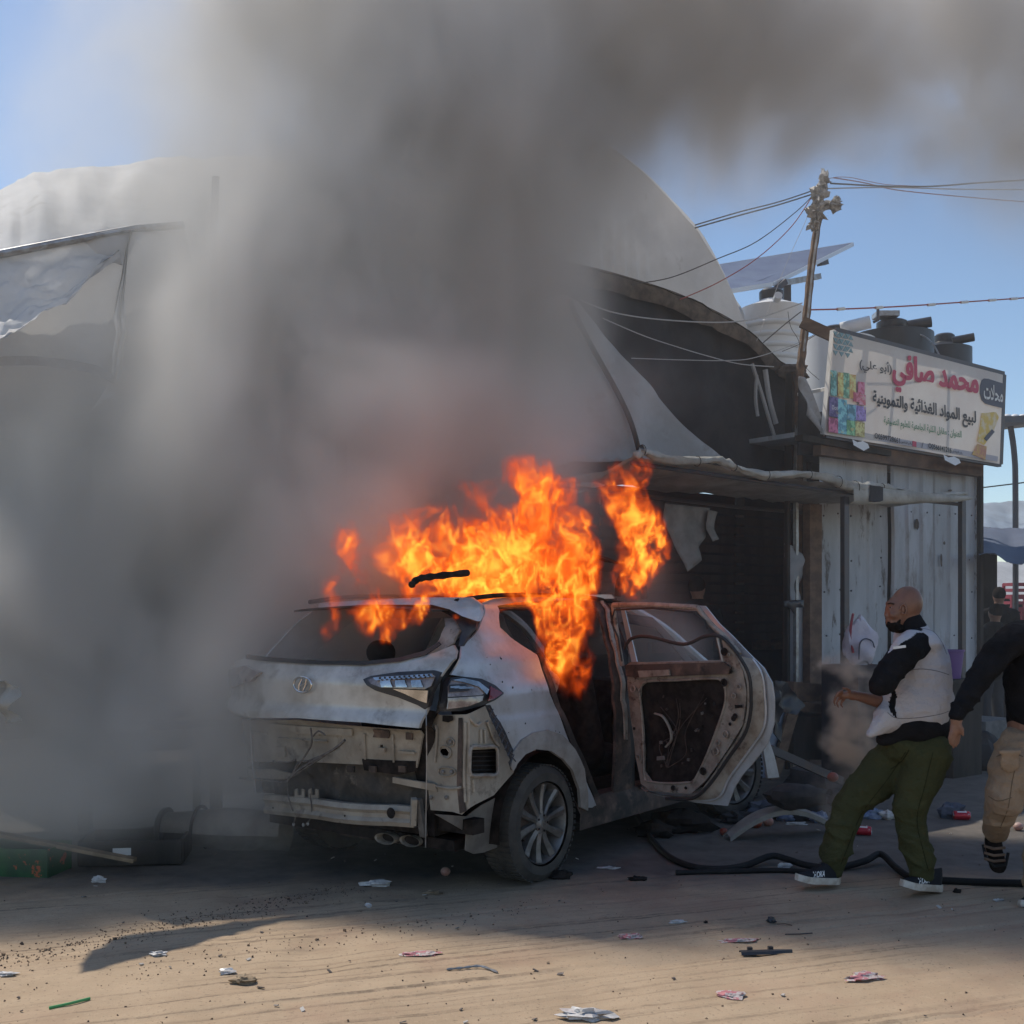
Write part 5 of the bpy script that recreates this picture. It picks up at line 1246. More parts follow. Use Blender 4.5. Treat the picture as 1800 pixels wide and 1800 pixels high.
chain(mb, [(Q(1585, 1320, 6.66), .10), (Q(1496, 1412, 6.62), .07), (Q(1464, 1520, 6.62), .045)])
chain(mb, [(Q(1630, 1325, 6.44), .10), (Q(1598, 1430, 6.45), .07), (Q(1620, 1540, 6.45), .045)])
# hand of the reaching arm
mb.ell(Q(1488, 1222, 6.39), (.042, .030, .022), Euler((0, R(-8), 0)).to_matrix(), 14, 10)
for pts in ([(1480, 1215, 6.36), (1474, 1217, 6.35), (1469, 1224, 6.35), (1468, 1231, 6.355)], [(1479, 1220, 6.375), (1471, 1223, 6.37), (1466, 1232, 6.37), (1468, 1240, 6.375)],
            [(1480, 1225, 6.40), (1474, 1229, 6.40), (1471, 1237, 6.40), (1474, 1243, 6.405)], [(1484, 1228, 6.42), (1480, 1233, 6.425), (1478, 1239, 6.425), (1481, 1243, 6.43)],
            [(1494, 1215, 6.36), (1488, 1210, 6.34), (1481, 1209, 6.335)]):
    chain(mb, [(Q(*p), .0105 - .0012 * i) for i, p in enumerate(pts)], 10)
body1 = solid(mb.build('tmp', M_skin), 'body', .0075, 3, M_skin, p1)
ear = MB(); ec = Q(1588, 1071, D1 - .073)
ear.tube([ec + Vector((.016 * math.cos(a) * (1 - .2 * math.sin(a)), -.006 * math.cos(a), .028 * math.sin(a))) for a in [j * math.pi / 9 - 1.9 for j in range(16)]], .0055, 7)
ear.ell(ec + Vector((.003, .006, 0)), (.013, .006, .024), None, 10, 8).ell(ec + Vector((-.006, -.004, -.024)), (.007, .005, .008), None, 8, 6)
ear.build('ear', M_skin, p1, angle=None)
MB().ell(Q(1566, 1067.5, D1 - .054), (.0065, .004, .0035), None, 10, 8).build('eye', M_film2e, p1)
MB().ell(Q(1565, 1067.5, D1 - .057), (.0045, .0028, .0042), None, 8, 6).build('iris', M_beard, p1)
MB().tube([Q(1560, 1062, D1 - .05), Q(1565, 1060, D1 - .058), Q(1572, 1062, D1 - .062)], .0035, 6).build('eyebrow', M_beard, p1)
bm = MB(); bm.ell(Q(1572, 1098), (.050, .056, .038), Euler((0, R(25), 0)).to_matrix(), 18, 12); bm.cap(Q(1580, 1092, D1 - .045), Q(1588, 1078, D1 - .056), .012, .005, 10); bm.cap(Q(1580, 1092, D1 + .045), Q(1587, 1076, D1 + .058), .016, .007, 10)
bm.ell(Q(1577, 1104), (.050, .055, .028), None, 14, 10); bm.ell(Q(1559, 1087), (.010, .024, .006), None, 10, 6)
solid(bm.build('tmp', M_beard), 'beard', .006, 1, M_beard, p1, lambda v: .003 * fbm(v, 60, 2))
# jersey
mb = MB()
mb.ell(Q(1614, 1128, 6.52), (.13, .21, .085), Euler((0, R(20), 0)).to_matrix())
chain(mb, [(Q(1612, 1120, 6.5), .085), (Q(1620, 1160, 6.5), .155), (Q(1624, 1205, 6.5), .163), (Q(1618, 1245, 6.5), .165)], 22)
chain(mb, [(Q(1592, 1180, 6.52), .13), (Q(1588, 1230, 6.52), .13)], 20)
mb.cap(Q(1600, 1238, 6.50), Q(1634, 1232, 6.52), .165, .145, 20)
mb.cap(Q(1580, 1245, 6.5), Q(1560, 1262, 6.45), .10, .08, 18)
mb.cap(Q(1560, 1262, 6.42), Q(1530, 1290, 6.40), .07, .022, 14)
jer = solid(mb.build('tmp', M_jack), 'jersey', .011, 7, M_jack, p1, folds(1.7, .014, 8))
paint_faces(jer, [[(1600, 1098), (1622, 1104), (1616, 1130), (1604, 1150), (1590, 1165), (1572, 1180), (1556, 1160), (1580, 1130)],
                  [(1569, 1208), (1577, 1222), (1574, 1244), (1577, 1264), (1566, 1252), (1562, 1236), (1566, 1222)]], M_blk)
mb = MB()
mb.ell(Q(1612, 1276, 6.5), (.185, .16, .12)); mb.cap(Q(1582, 1280, 6.50), Q(1640, 1280, 6.5), .11, .10, 20); mb.cap(Q(1580, 1288, 6.46), Q(1552, 1300, 6.46), .07, .04)
solid(mb.build('tmp', M_blk), 'undershirt', .013, 5, M_blk, p1, folds(5, .008, 8))
mb = MB()
chain(mb, [(Q(1606, 1134, 6.38), .088), (Q(1594, 1142, 6.32), .086), (Q(1572, 1170, 6.28), .078), (Q(1549, 1203, 6.25), .070)], 18); mb.cap(Q(1547, 1206, 6.26), Q(1560, 1176, 6.45), .062, .05, 16)
slv = solid(mb.build('tmp', M_blk), 'sleeve', .010, 3, M_blk, p1, folds(2, .010, 9, (1.5, 1, 1)))
mb = MB(); chain(mb, [(Q(1606, 1132, 6.72), .08), (Q(1580, 1222, 6.63), .065), (Q(1562, 1232, 6.58), .055)], 16)
solid(mb.build('tmp', M_blk), 'sleeve', .012, 3, M_blk, p1, folds(3, .01, 10))
slv.data.materials.append(M_jack)
for f_ in slv.data.polygons:
    c_ = f_.center + Vector(p1.location); q_ = (900 + FPX * c_.x / c_.y, HOR - FPX * (c_.z - CAM_H) / c_.y)
    if inside(q_, [(1560, 1150), (1568, 1132), (1584, 1112), (1610, 1090), (1660, 1090), (1640, 1112), (1612, 1112), (1600, 1122), (1584, 1130)]): f_.material_index = 1
MB().beam(Q(1570, 1139, 6.185), Q(1592, 1136, 6.20), .003, .014).build('reflective_tab', M_white, slv)
mb = MB(); mb.cap(Q(1600, 1094), Q(1606, 1112), .072, .088, 20); solid(mb.build('tmp', M_blk), 'collar', .010, 3, M_blk, p1)
# joggers
mb = MB()
mb.ell(Q(1606, 1312, 6.52), (.185, .155, .13))
chain(mb, [(Q(1585, 1322, 6.60), .14), (Q(1550, 1360, 6.61), .132), (Q(1497, 1410, 6.62), .102), (Q(1478, 1460, 6.62), .088), (Q(1470, 1500, 6.62), .078), (Q(1466, 1518, 6.62), .070)], 20)
chain(mb, [(Q(1630, 1325, 6.46), .14), (Q(1614, 1372, 6.45), .122), (Q(1598, 1428, 6.45), .092), (Q(1606, 1472, 6.45), .084), (Q(1618, 1515, 6.45), .080), (Q(1622, 1536, 6.45), .066)], 20)
solid(mb.build('tmp', M_olive), 'joggers', .011, 5, M_olive, p1, folds(7, .017, 9, (1, 1, 2)))
g1 = 6.62; shoe(p1, Q(1472, 1554, 6.62) , Q(1400, 1552, 6.50))
shoe(p1, Q(1651, 1567, 6.50), Q(1580, 1562, 6.36))
for a, b_, r in (((1466, 1518, 6.62), (1463, 1540, 6.62), .042), ((1622, 1534, 6.45), (1624, 1550, 6.47), .042)):
    MB().cap(Q(*a), Q(*b_), r, r, 14).build('sock', M_blk, p1)

p2 = thing('person', 'man in black jersey and beige cargo trousers striding away at the right edge', 'person', G(1815, 1596))
def Q2(x, y, d=6.3): return P(x, y, d) - Vector(p2.location)
mb = MB()
mb.ell(Q2(1838, 1030), (.088, .078, .11), None, 20, 16); mb.ell(Q2(1828, 1046), (.07, .065, .09), None, 16, 12); mb.cap(Q2(1822, 1046), Q2(1815, 1052), .012, .014)
chain(mb, [(Q2(1838, 1060), .06), (Q2(1836, 1100), .07)]); chain(mb, [(Q2(1830, 1130), .14), (Q2(1826, 1200), .15), (Q2(1820, 1300), .15)], 18)
chain(mb, [(Q2(1776, 1125, 6.2), .06), (Q2(1722, 1192, 6.15), .05), (Q2(1684, 1256, 6.1), .032), (Q2(1681, 1266, 6.1), .032)])
mb.ell(Q2(1679, 1280, 6.1), (.030, .022, .048), Euler((0, R(5), 0)).to_matrix(), 14, 10)
for pts in ([(1671, 1288, 6.09), (1669, 1298, 6.09), (1671, 1308, 6.10)], [(1676, 1292, 6.10), (1675, 1303, 6.10), (1676, 1314, 6.11)], [(1681, 1292, 6.11), (1681, 1303, 6.12), (1680, 1312, 6.13)], [(1686, 1290, 6.12), (1686, 1298, 6.13), (1684, 1306, 6.14)],
            [(1686, 1272, 6.08), (1692, 1282, 6.07), (1693, 1293, 6.08)]):
    chain(mb, [(Q2(*p), .0115 - .0013 * i) for i, p in enumerate(pts)], 10)
chain(mb, [(Q2(1880, 1130, 6.5), .06), (Q2(1900, 1200, 6.6), .05), (Q2(1880, 1260, 6.5), .035)])
chain(mb, [(Q2(1790, 1315, 6.25), .10), (Q2(1764, 1405, 6.2), .07), (Q2(1746, 1475, 6.55), .045), (Q2(1742, 1490, 6.55), .04)])
chain(mb, [(Q2(1840, 1315, 6.4), .10), (Q2(1832, 1420, 6.35), .07), (Q2(1818, 1560, 6.3), .045)])
solid(mb.build('tmp', M_skin2), 'body', .0085, 3, M_skin2, p2)
MB().ell(Q2(1842, 1020), (.094, .084, .10), None, 18, 14).build('hair', M_beard, p2)
mb = MB()
chain(mb, [(Q2(1838, 1100), .085), (Q2(1830, 1135), .165), (Q2(1824, 1190), .175), (Q2(1826, 1250), .175), (Q2(1828, 1262), .17)], 22)
mb.ell(Q2(1824, 1115, 6.3), (.19, .17, .08), Euler((0, R(8), 0)).to_matrix())
chain(mb, [(Q2(1784, 1122, 6.2), .088), (Q2(1752, 1150, 6.17), .080), (Q2(1722, 1190, 6.15), .068), (Q2(1698, 1230, 6.12), .055), (Q2(1683, 1254, 6.1), .046)], 18)
solid(mb.build('tmp', M_blk), 'jersey', .012, 5, M_blk, p2, folds(4, .014, 9))
mb = MB(); mb.ell(Q2(1822, 1308, 6.32), (.175, .155, .12))
chain(mb, [(Q2(1792, 1318, 6.26), .125), (Q2(1778, 1360, 6.22), .125), (Q2(1766, 1402, 6.2), .105), (Q2(1757, 1432, 6.3), .085), (Q2(1750, 1462, 6.45), .068)], 20)
chain(mb, [(Q2(1842, 1318, 6.4), .13), (Q2(1836, 1420, 6.35), .10), (Q2(1824, 1520, 6.32), .078), (Q2(1820, 1548, 6.3), .07)], 20)
tr = solid(mb.build('tmp', M_beige), 'trousers', .011, 4, M_beige, p2, folds(8, .016, 9, (1, 1, 2)))
mb = MB(); mb.ell(Q2(1775, 1338, 6.105), (.055, .02, .065)); mb.box(Q2(1775, 1322, 6.09), (.12, .02, .025))
solid(mb.build('tmp', M_beige), 'cargo_pocket', .008, 3, M_beige, tr, folds(3, .006, 14))
# raised foot seen from behind with sandal
fa, fb = Q2(1744, 1478, 6.5), Q2(1754, 1520, 6.42)
mb = MB(); mb.cap(fa, fb, .045, .05, 16, .6); mb.ell(Q2(1747, 1484, 6.48), (.05, .045, .05)); solid(mb.build('tmp', M_beard), 'sandal', .008, 3, M_beard, p2, folds(2, .004, 18))
for y in (1490, 1502, 1512): MB().tube([Q2(1730, y - 3, 6.38), Q2(1747, y + 2, 6.355), Q2(1766, y, 6.38)], .008, 8).build('strap', M_wood, p2)
MB().tube([Q2(1728, 1485, 6.44), Q2(1733, 1508, 6.40), Q2(1748, 1523, 6.38), Q2(1768, 1520, 6.40), Q2(1772, 1500, 6.44)], .009, 8).build('sandal_rim', M_black, p2)
shoe(p2, Q2(1835, 1598, 6.35), Q2(1795, 1600, 6.12), writing=False)

def far_person(lab, px, top, d, h, m_, lean=0):
    s = FPX / d; foot = P(px, HOR, d); foot.z = 0; t_ = thing('person', lab, 'person', foot)
    mb = MB(); H = h
    V = lambda x, y, z: Vector((x, y, z))
    mb.ell(V(lean, 0, H - .12), (.085, .09, .115)); chain(mb, [(V(lean, 0, H - .2), .06), (V(lean * .8, 0, H - .35), .08)])
    chain(mb, [(V(lean * .7, 0, H - .42), .16), (V(lean * .3, 0, H - .75), .14), (V(0, 0, H * .52), .15)]); mb.cap(V(-.19 + lean * .7, 0, H - .38), V(.19 + lean * .7, 0, H - .38), .07, .07)
    for s_ in (-1, 1):
        chain(mb, [(V(s_ * .21 + lean * .7, 0, H - .40), .055), (V(s_ * .26, -.05, H - .70), .045), (V(s_ * .20, -.22, H - .88), .035), (V(s_ * .19, -.28, H - .92), .035)])
        chain(mb, [(V(s_ * .09, 0, H * .50), .09), (V(s_ * .10, -.03, H * .27), .065), (V(s_ * .11, 0, .07), .045)]); mb.cap(V(s_ * .11, .02, .045), V(s_ * .12, -.15, .04), .04, .035)
    b_ = solid(mb.build('tmp', M_skin2), 'body', .02, 3, M_skin2, t_)
    mb = MB(); chain(mb, [(V(lean * .7, 0, H - .40), .18), (V(lean * .3, 0, H - .75), .165), (V(0, 0, H * .50), .17)]); mb.cap(V(-.19 + lean * .7, 0, H - .38), V(.19 + lean * .7, 0, H - .38), .085, .085)
    for s_ in (-1, 1): chain(mb, [(V(s_ * .21 + lean * .7, 0, H - .40), .07), (V(s_ * .26, -.05, H - .70), .06), (V(s_ * .21, -.18, H - .84), .05)])
    solid(mb.build('tmp', m_), 'jacket', .02, 3, m_, t_)
    mb = MB()
    for s_ in (-1, 1): chain(mb, [(V(s_ * .08, 0, H * .52), .12), (V(s_ * .10, -.03, H * .27), .085), (V(s_ * .11, 0, .12), .065)])
    solid(mb.build('tmp', M_dark), 'trousers', .02, 3, M_dark, t_)
    MB().ell(V(lean, .015, H - .09), (.09, .092, .10)).build('hair', M_beard, t_); return t_
far_person('dark silhouette of a person in the street end before the bright tarp', 1756, 1030, 16, 1.94, M_blk).rotation_euler.z = R(170)
far_person('darker stooping silhouette next to the street end silhouette', 1744, 1050, 15, 1.70, M_blk, -.05).rotation_euler.z = R(200)
far_person('person half lost in the dark stall behind the burning car', 1226, 1005, 12.2, 1.97, M_blk).rotation_euler.z = R(150)

from mathutils.bvhtree import BVHTree
def seam(parent, on, pts, m_, r=.0022, d=6.4, lift=.001, name='seam'):
    """a stitched line laid on a garment"""
    me = on.data; wm = Vector(parent.location)
    bv = BVHTree.FromPolygons([v.co + wm for v in me.vertices], [tuple(p.vertices) for p in me.polygons])
    out = []
    for x, y in cvp(pts, 6, False):
        o_ = Vector((0, 0, CAM_H)); dr = (P(x, y, d) - o_).normalized(); hit = bv.ray_cast(o_, dr)
        if hit[0] is not None: out.append(hit[0] - wm - dr * lift)
    if len(out) > 2: MB().tube(out, r, 5).build(name, m_, on).location = (0, 0, 0)
M_seam = mat('grey thread', (.20, .19, .19), .9, spec=.1); M_seamd = mat('dark olive thread', (.030, .031, .014), .9, spec=.1); M_seamb = mat('brown thread', (.16, .11, .07), .9, spec=.1)
seam(p1, jer, [(1596, 1178), (1620, 1176), (1645, 1179), (1668, 1186)], M_seam)
seam(p1, jer, [(1618, 1104), (1640, 1110), (1655, 1128), (1664, 1150)], M_seam)
seam(p1, jer, [(1560, 1252), (1575, 1262), (1610, 1262), (1650, 1256), (1668, 1250)], M_seam)
seam(p1, jer, [(1620, 1110), (1618, 1140), (1606, 1165)], M_seam)
jg = [o for o in COL.objects if o.name == 'joggers'][0]
seam(p1, jg, [(1592, 1322), (1560, 1370), (1515, 1430), (1490, 1490), (1478, 1520)], M_seamd)
seam(p1, jg, [(1640, 1322), (1626, 1380), (1612, 1440), (1624, 1500), (1632, 1530)], M_seamd)
seam(p1, jg, [(1598, 1318), (1585, 1338), (1566, 1352)], M_seamd, .003)
seam(p2, tr, [(1752, 1330), (1775, 1322), (1798, 1330)], M_seamb)
seam(p2, tr, [(1790, 1330), (1780, 1370), (1772, 1420), (1758, 1455)], M_seamb)
seam(p2, tr, [(1738, 1400), (1755, 1408), (1778, 1402)], M_seamb)
# ------------------------------------------------------------------ things on the ground
def gz(p): return float(ground_z(np.array([[p[0]]]), np.array([[p[1]]]))[0, 0])
def gp(px, py, dz=0.0): v = G(px, py); v.z = gz(v) + dz; return v
hz = [gp(1100, 1405, .06), gp(1125, 1450, .03), gp(1150, 1486, .02), gp(1180, 1514, .02), gp(1220, 1530, .02), gp(1265, 1534, .02), gp(1310, 1528, .025), gp(1355, 1519, .05), gp(1385, 1522, .04), gp(1420, 1530, .03), gp(1470, 1531, .02), gp(1520, 1525, .04), gp(1548, 1518, .06), gp(1575, 1534, .03), gp(1605, 1549, .02), gp(1660, 1553, .02), gp(1730, 1556, .02), gp(1830, 1560, .02)]
tag(MB().tube(catmull(hz, 6), .021, 10).build('fire_hose', M_black), 'thick black hose snaking from the car past both shoes of the bald man', 'hose')
tag(MB().tube(catmull([gp(1188, 1538, .017), gp(1280, 1537, .015), gp(1370, 1535, .015), gp(1450, 1540, .015)], 5), .016, 10).build('pipe', M_black), 'straight black pipe end lying in front of the curved hose', 'pipe')
def can(px, py, rz, lab, crushed=False, sc=1):
    t_ = thing('drink_can', lab, 'can', gp(px, py, .034), R(rz), 'red drink cans')
    m_ = mat('red can print', (.45, .015, .03), .3, .3, col2=(.5, .03, .05), nscale=12, col3=(.6, .58, .56), n3=30, lo3=.62, hi3=.64)
    w = Matrix.Rotation(R(90), 4, 'Y')
    MB().lathe([(.026 * sc, -.062), (.033 * sc, -.054), (.033 * sc, .052), (.026 * sc, .062)], 24, w).build('can_body', m_, t_)
    MB().lathe([(.0, .059), (.022 * sc, .059), (.0265 * sc, .064), (.0265 * sc, .060)], 20, w).build('can_end', M_chrome, t_)
    MB().lathe([(.0, -.059), (.022 * sc, -.059), (.0265 * sc, -.064), (.0265 * sc, -.060)], 20, w).build('can_end', M_chrome, t_)
    MB().box((.030, 0, .033 * sc), (.004, .03, .002)).box((0, -.018, .027 * sc), (.07, .012, .004), Euler((R(35), 0, 0)).to_matrix()).build('can_stripe', M_white, t_)
can(1690, 1441, -8, 'red drink can beside the grey blue bag on the asphalt', sc=1.05)
can(1516, 1468, -20, 'red drink can lying just behind the bald man front leg')
def scrap(name, px, py, r, m_, lab, cat, seed=0, amp=.6, up=None, group=None, rz=0):
    o = crumple(name, (0, 0, 0), r, m_, None, seed, amp=amp); o.location = gp(px, py, up if up is not None else r[2] * .7); o.rotation_euler.z = R(rz)
    return tag(o, lab, cat, group)
M_bag = mat('grey blue bag', (.09, .11, .15), .5, col2=(.05, .06, .09), nscale=12)
M_pink = mat('faded crushed can', (.50, .20, .22), .5, .2, col2=(.56, .50, .47), nscale=26, lo=.48, hi=.52, col3=(.2, .1, .1), n3=30)
M_film2 = mat('clear plastic', (.62, .60, .58), .35, col2=(.45, .42, .4), nscale=25)
M_tom = mat('tomato skin', (.38, .05, .03), .35, col2=(.25, .06, .03), nscale=9)
M_onion = mat('onion skin', (.55, .42, .36), .45, col2=(.4, .2, .16), nscale=9)
M_bottle = mat('blue plastic bottle', (.08, .12, .24), .3, col2=(.25, .3, .4), nscale=14)
scrap('bag', 1672, 1437, (.09, .07, .07), M_bag, 'grey blue plastic bag behind the red can', 'bag', 3)
for i, (x, y, r_, lab, rz) in enumerate([(1108, 1649, (.05, .035, .010), 'flattened pink can half way between the car wheel and black strip', 10), (1520, 1720, (.075, .035, .012), 'flattened pink and white can in front of the bald man shoes', 12),
                                       (1282, 1753, (.05, .04, .010), 'flattened pink can nearest the bottom of the picture', -8), (738, 1680, (.09, .03, .007), 'long faded pink wrapper on the sand below the car', 5), (1300, 1654, (.09, .022, .007), 'thin pink torn can strip above the black plastic strip', 6)]):
    scrap('crushed_can', x, y, r_, M_pink, lab, 'can', 10 + i, .8, group='flattened pink cans', rz=rz)
# dark plastic trim strip with clips
ts = thing('plastic_strip', 'dark broken plastic trim strip with two clips on the sand', 'trim strip', gp(1347, 1677, .012), R(6))
rows = []
for k in range(17):
    q = k / 16; x = -.125 + .25 * q; w = .022 * (1 - .75 * max(0, q - .55) / .45)
    rows.append([(x, -w, 0), (x, -w * .6, .012), (x, w * .6, .014), (x, w, .002)])
MB().patch([[Vector(p) for p in r_] for r_ in rows]).build('strip', M_plasb, ts)
for x in (-.07, .03): MB().box((x, .03, .012), (.022, .02, .02)).build('clip', M_plasb, ts)
scrap('black_clip', 1356, 1622, (.022, .018, .018), M_plasb, 'small black plastic clip standing on the sand', 'clip', 21, .5)
MB_ = MB().tube([gp(1366, 1625, .008), gp(1380, 1626, .006), gp(1392, 1630, .008)], .003, 5); tag(MB_.build('wire_bit', M_wood), 'short brown wire lying beside the black clip', 'wire')
tag(MB().tube([gp(1380, 1646, .006), gp(1405, 1645, .006), gp(1428, 1644, .010)], .003, 5).build('wire_bit', M_plasb), 'thin dark wire lying above the plastic strip', 'wire')
scrap('plastic_wrap', 1030, 1790, (.10, .035, .022), M_film2, 'crumpled clear plastic wrap at the bottom edge', 'plastic wrap', 31, .9, rz=-6)
tag(MB().tube(catmull([gp(785, 1708, .006), gp(815, 1706, .008), gp(845, 1704, .012), gp(875, 1712, .006)], 4), [.004, .007] * 6 + [.004], 6).build('plastic_strip', M_galv), 'thin curved grey strip on the sand below the wheel', 'trim strip')
tag(MB().tube([gp(86, 1773, .006), gp(120, 1768, .008), gp(158, 1757, .006)], .006, 6).build('straw', mat('green straw', (.10, .35, .12), .5)), 'green straw lying on the sunlit sand at lower left', 'straw')
for i, (x, y, r_, m_, lab) in enumerate([(278, 1682, (.035, .02, .010), M_film2, 'white paper scrap just below the hard shadow edge'), (400, 1713, (.035, .02, .012), M_film2, 'grey white scrap left of the brown crumpled leaf'), (428, 1729, (.05, .03, .022), M_woodp, 'brown crumpled paper on the lower left sand'),
                                          (172, 1552, (.04, .02, .02), M_film2, 'white crumpled scrap in the shade by the dark box'), (660, 1558, (.08, .03, .02), M_film2, 'torn white cardboard under the rear of the car'), (760, 1572, (.05, .03, .010), M_woodp, 'flat brown card in front of the rear wheel'),
                                          (12, 1712, (.045, .02, .008), M_film2, 'white scrap at the left picture edge'), (1068, 1527, (.055, .02, .008), M_film2, 'flat white card behind the rear wheel'), (985, 1545, (.06, .03, .03), M_char, 'charred lump against the rear tyre'), (1120, 1548, (.05, .02, .015), M_char, 'small charred scrap right of the rear tyre'),
                                          (648, 1596, (.018, .012, .012), M_film2, 'tiny white stone at the edge of the shade'), (1400, 1450, (.07, .02, .012), M_film2, 'white rag beside the red and white fruit'), (1378, 1528, (.04, .02, .02), M_film2, 'white scrap caught between hose and pipe'), (1240, 1623, (.01, .01, .006), M_char, 'black crumb on the sand'),
                                          (1190, 1622, (.04, .015, .010), M_film2, 'white torn label on the sand'), (1755, 1582, (.03, .015, .008), M_film2, 'white scrap on the sand by the striding man'), (1683, 1569, (.02, .012, .012), M_char, 'black lump behind the right shoe')]):
    scrap('scrap', x, y, r_, m_, lab, 'scrap', 40 + i, .8)
for x, y, m_, r, lab, nm, cat in [(1330, 1455, M_tom, .042, 'red tomato next to the white onion under the open door', 'tomato', 'tomato'), (1350, 1452, M_onion, .042, 'white onion touching the red tomato', 'onion', 'onion'), (783, 1540, M_onion, .030, 'onion lying in the shade below the exhaust', 'onion', 'onion'),
                                   (1464, 1366, M_tom, .04, 'pinkish tomato on top of the dark debris heap', 'tomato', 'tomato'), (1790, 1460, M_onion, .035, 'pale onion by the striding man foot', 'onion', 'onion'), (1421, 1437, M_tom, .038, 'small tomato beside the blue bottle', 'tomato', 'tomato'), (1272, 1468, M_tom, .03, 'small red tomato under the open door', 'tomato', 'tomato')]:
    up = {1464: .34}.get(x, r * .85)
    tag(MB().ell((0, 0, 0), (r, r, r * .88), None, 16, 12).build(nm, m_), lab, cat).location = gp(x, y, up) if x != 1464 else P(1464, 1366, 8.2)
# debris heap between open door and man
M_heap = mat('sooty debris', (.05, .045, .045), .85, col2=(.025, .024, .026), nscale=8, bump=.6, bscale=30)
for i, (x, y, r_, m_, lab) in enumerate([(1412, 1440, (.20, .12, .10), M_heap, 'flat sooty cushion in the debris by the open door'), (1345, 1436, (.16, .12, .07), M_bag, 'dark blue plastic sheet heaped under the open door'), (1460, 1425, (.14, .1, .09), M_heap, 'charred lump behind the bald man knee'),
                                          (1385, 1442, (.09, .06, .045), M_bottle, 'blue white plastic bottle crushed in the debris'), (1440, 1445, (.06, .05, .045), M_bottle, 'dark blue bottle beside the small tomato'), (1530, 1438, (.12, .06, .04), M_bottle, 'blue crushed plastic between the man legs'), (1300, 1446, (.14, .1, .05), M_heap, 'sooty cloth heap under the door corner'),
                                          (1560, 1440, (.07, .05, .04), M_film2, 'pale crushed plastic between the man legs'), (1200, 1462, (.2, .12, .09), M_char, 'charred heap under the rear door hinge'), (1150, 1470, (.14, .1, .06), M_char, 'black burnt scrap behind the rear wheel')]):
    scrap('debris_lump', x, y, r_, m_, lab, 'debris', 70 + i, .7)
o = crumple('debris_block', (0, 0, 0), (.22, .12, .09), M_heap, None, 90, amp=.25); o.location = P(1400, 1400, 8.0); tag(o, 'long sooty block lying on the debris heap', 'debris')
o = crumple('debris_block', (0, 0, 0), (.26, .2, .17), M_heap, None, 91, amp=.5); o.location = gp(1430, 1412, .12); tag(o, 'big dark debris heap right of the open door', 'debris')
o = crumple('dark_sack', (0, 0, 0), (.22, .2, .2), M_dark, None, 92, amp=.4); o.location = gp(1720, 1352, .16); tag(o, 'full black sack at the foot of the shop corner', 'sack')
# broken wheel-arch piece on the ground
rows = []
for k in range(21):
    q = k / 20; x = -.42 + .84 * q; z = .20 * math.sin(q * math.pi * .85 + .25) - .03; w = .05 + .03 * math.sin(q * 3)
    rows.append([Vector((x, -w, z - .035)), Vector((x, -w, z)), Vector((x, 0, z + .02)), Vector((x, w, z)), Vector((x, w + .02, z - .03))])
o = MB().patch(rows).build('broken_arch_trim', mat('dusty arch flare', (.33, .31, .29))); o.location = gp(1370, 1470, .03); o.rotation_euler = (0, R(-3), R(18)); tag(o, 'curved broken wheel arch trim lying below the open door', 'car part')
# leaning bits against the stall
def board(pts, c, m_, lab, nm, cat, th=.02):
    o = panel(nm, outl(pts, c), lambda u, z: mk(u, c + .25 * (1.2 - z), z), m_, None, step=.12, thick=th, angle=30); return tag(o, lab, cat)
M_bluep = mat('pale blue sheet', (.30, .35, .44), .5, col2=(.24, .28, .36), nscale=4, col3=(.1, .1, .11), n3=8)
board([(1352, 1255), (1412, 1250), (1402, 1372), (1346, 1376)], 6.2, M_bluep, 'pale blue dented panel leaning behind the open door', 'panel', 'panel')
board([(1405, 1250), (1424, 1250), (1414, 1376), (1398, 1378)], 6.15, M_wood, 'brown upright plank beside the pale blue panel', 'plank', 'plank', .03)
tag(MB().beam(fp(1352, 1316, 5.6), fp(1478, 1372, 5.5), .05, .06).build('dark_bar', M_steel), 'dark steel bar slanting down from the front wheel to the man knee', 'bar')
o = panel('car_door_panel', outl([(1340, 1305), (1352, 1300), (1362, 1330), (1370, 1366), (1350, 1368)], 5.5), lambda u, z: mk(u, 5.5, z), M_paint, None, step=.06, thick=.02); tag(o, 'small shard of silver car body by the front wheel', 'car part')
o = panel('torn_bumper', outl([(1362, 1196), (1386, 1200), (1404, 1222), (1416, 1240), (1400, 1256), (1376, 1252), (1372, 1306), (1364, 1290), (1358, 1240)], 5.75), lambda u, z: mk(u, 5.75 + .1 * fbm((u * 4, z * 4, 0)), z), M_plasb, None, step=.04, thick=.012); tag(o, 'black torn plastic flap hanging behind the open door edge', 'car part')
for i, (a, b_, lab) in enumerate([((1386, 1206), (1462, 1212), 'upper of three rough timbers low in front of the stall'), ((1390, 1222), (1470, 1228), 'middle of three rough timbers low in front of the stall'), ((1392, 1240), (1468, 1248), 'lowest of three rough timbers low in front of the stall')]):
    tag(MB().beam(fp(*a, 6.9), fp(*b_, 6.9), .12, .09).build('timber', M_wood), lab, 'timber')
tag(MB().beam(fp(1430, 1256, 6.95) , fp(1430, 1330, 6.95), .5, .45).build('timber_stack_base', M_soot), 'dark block under the rough timbers', 'block')
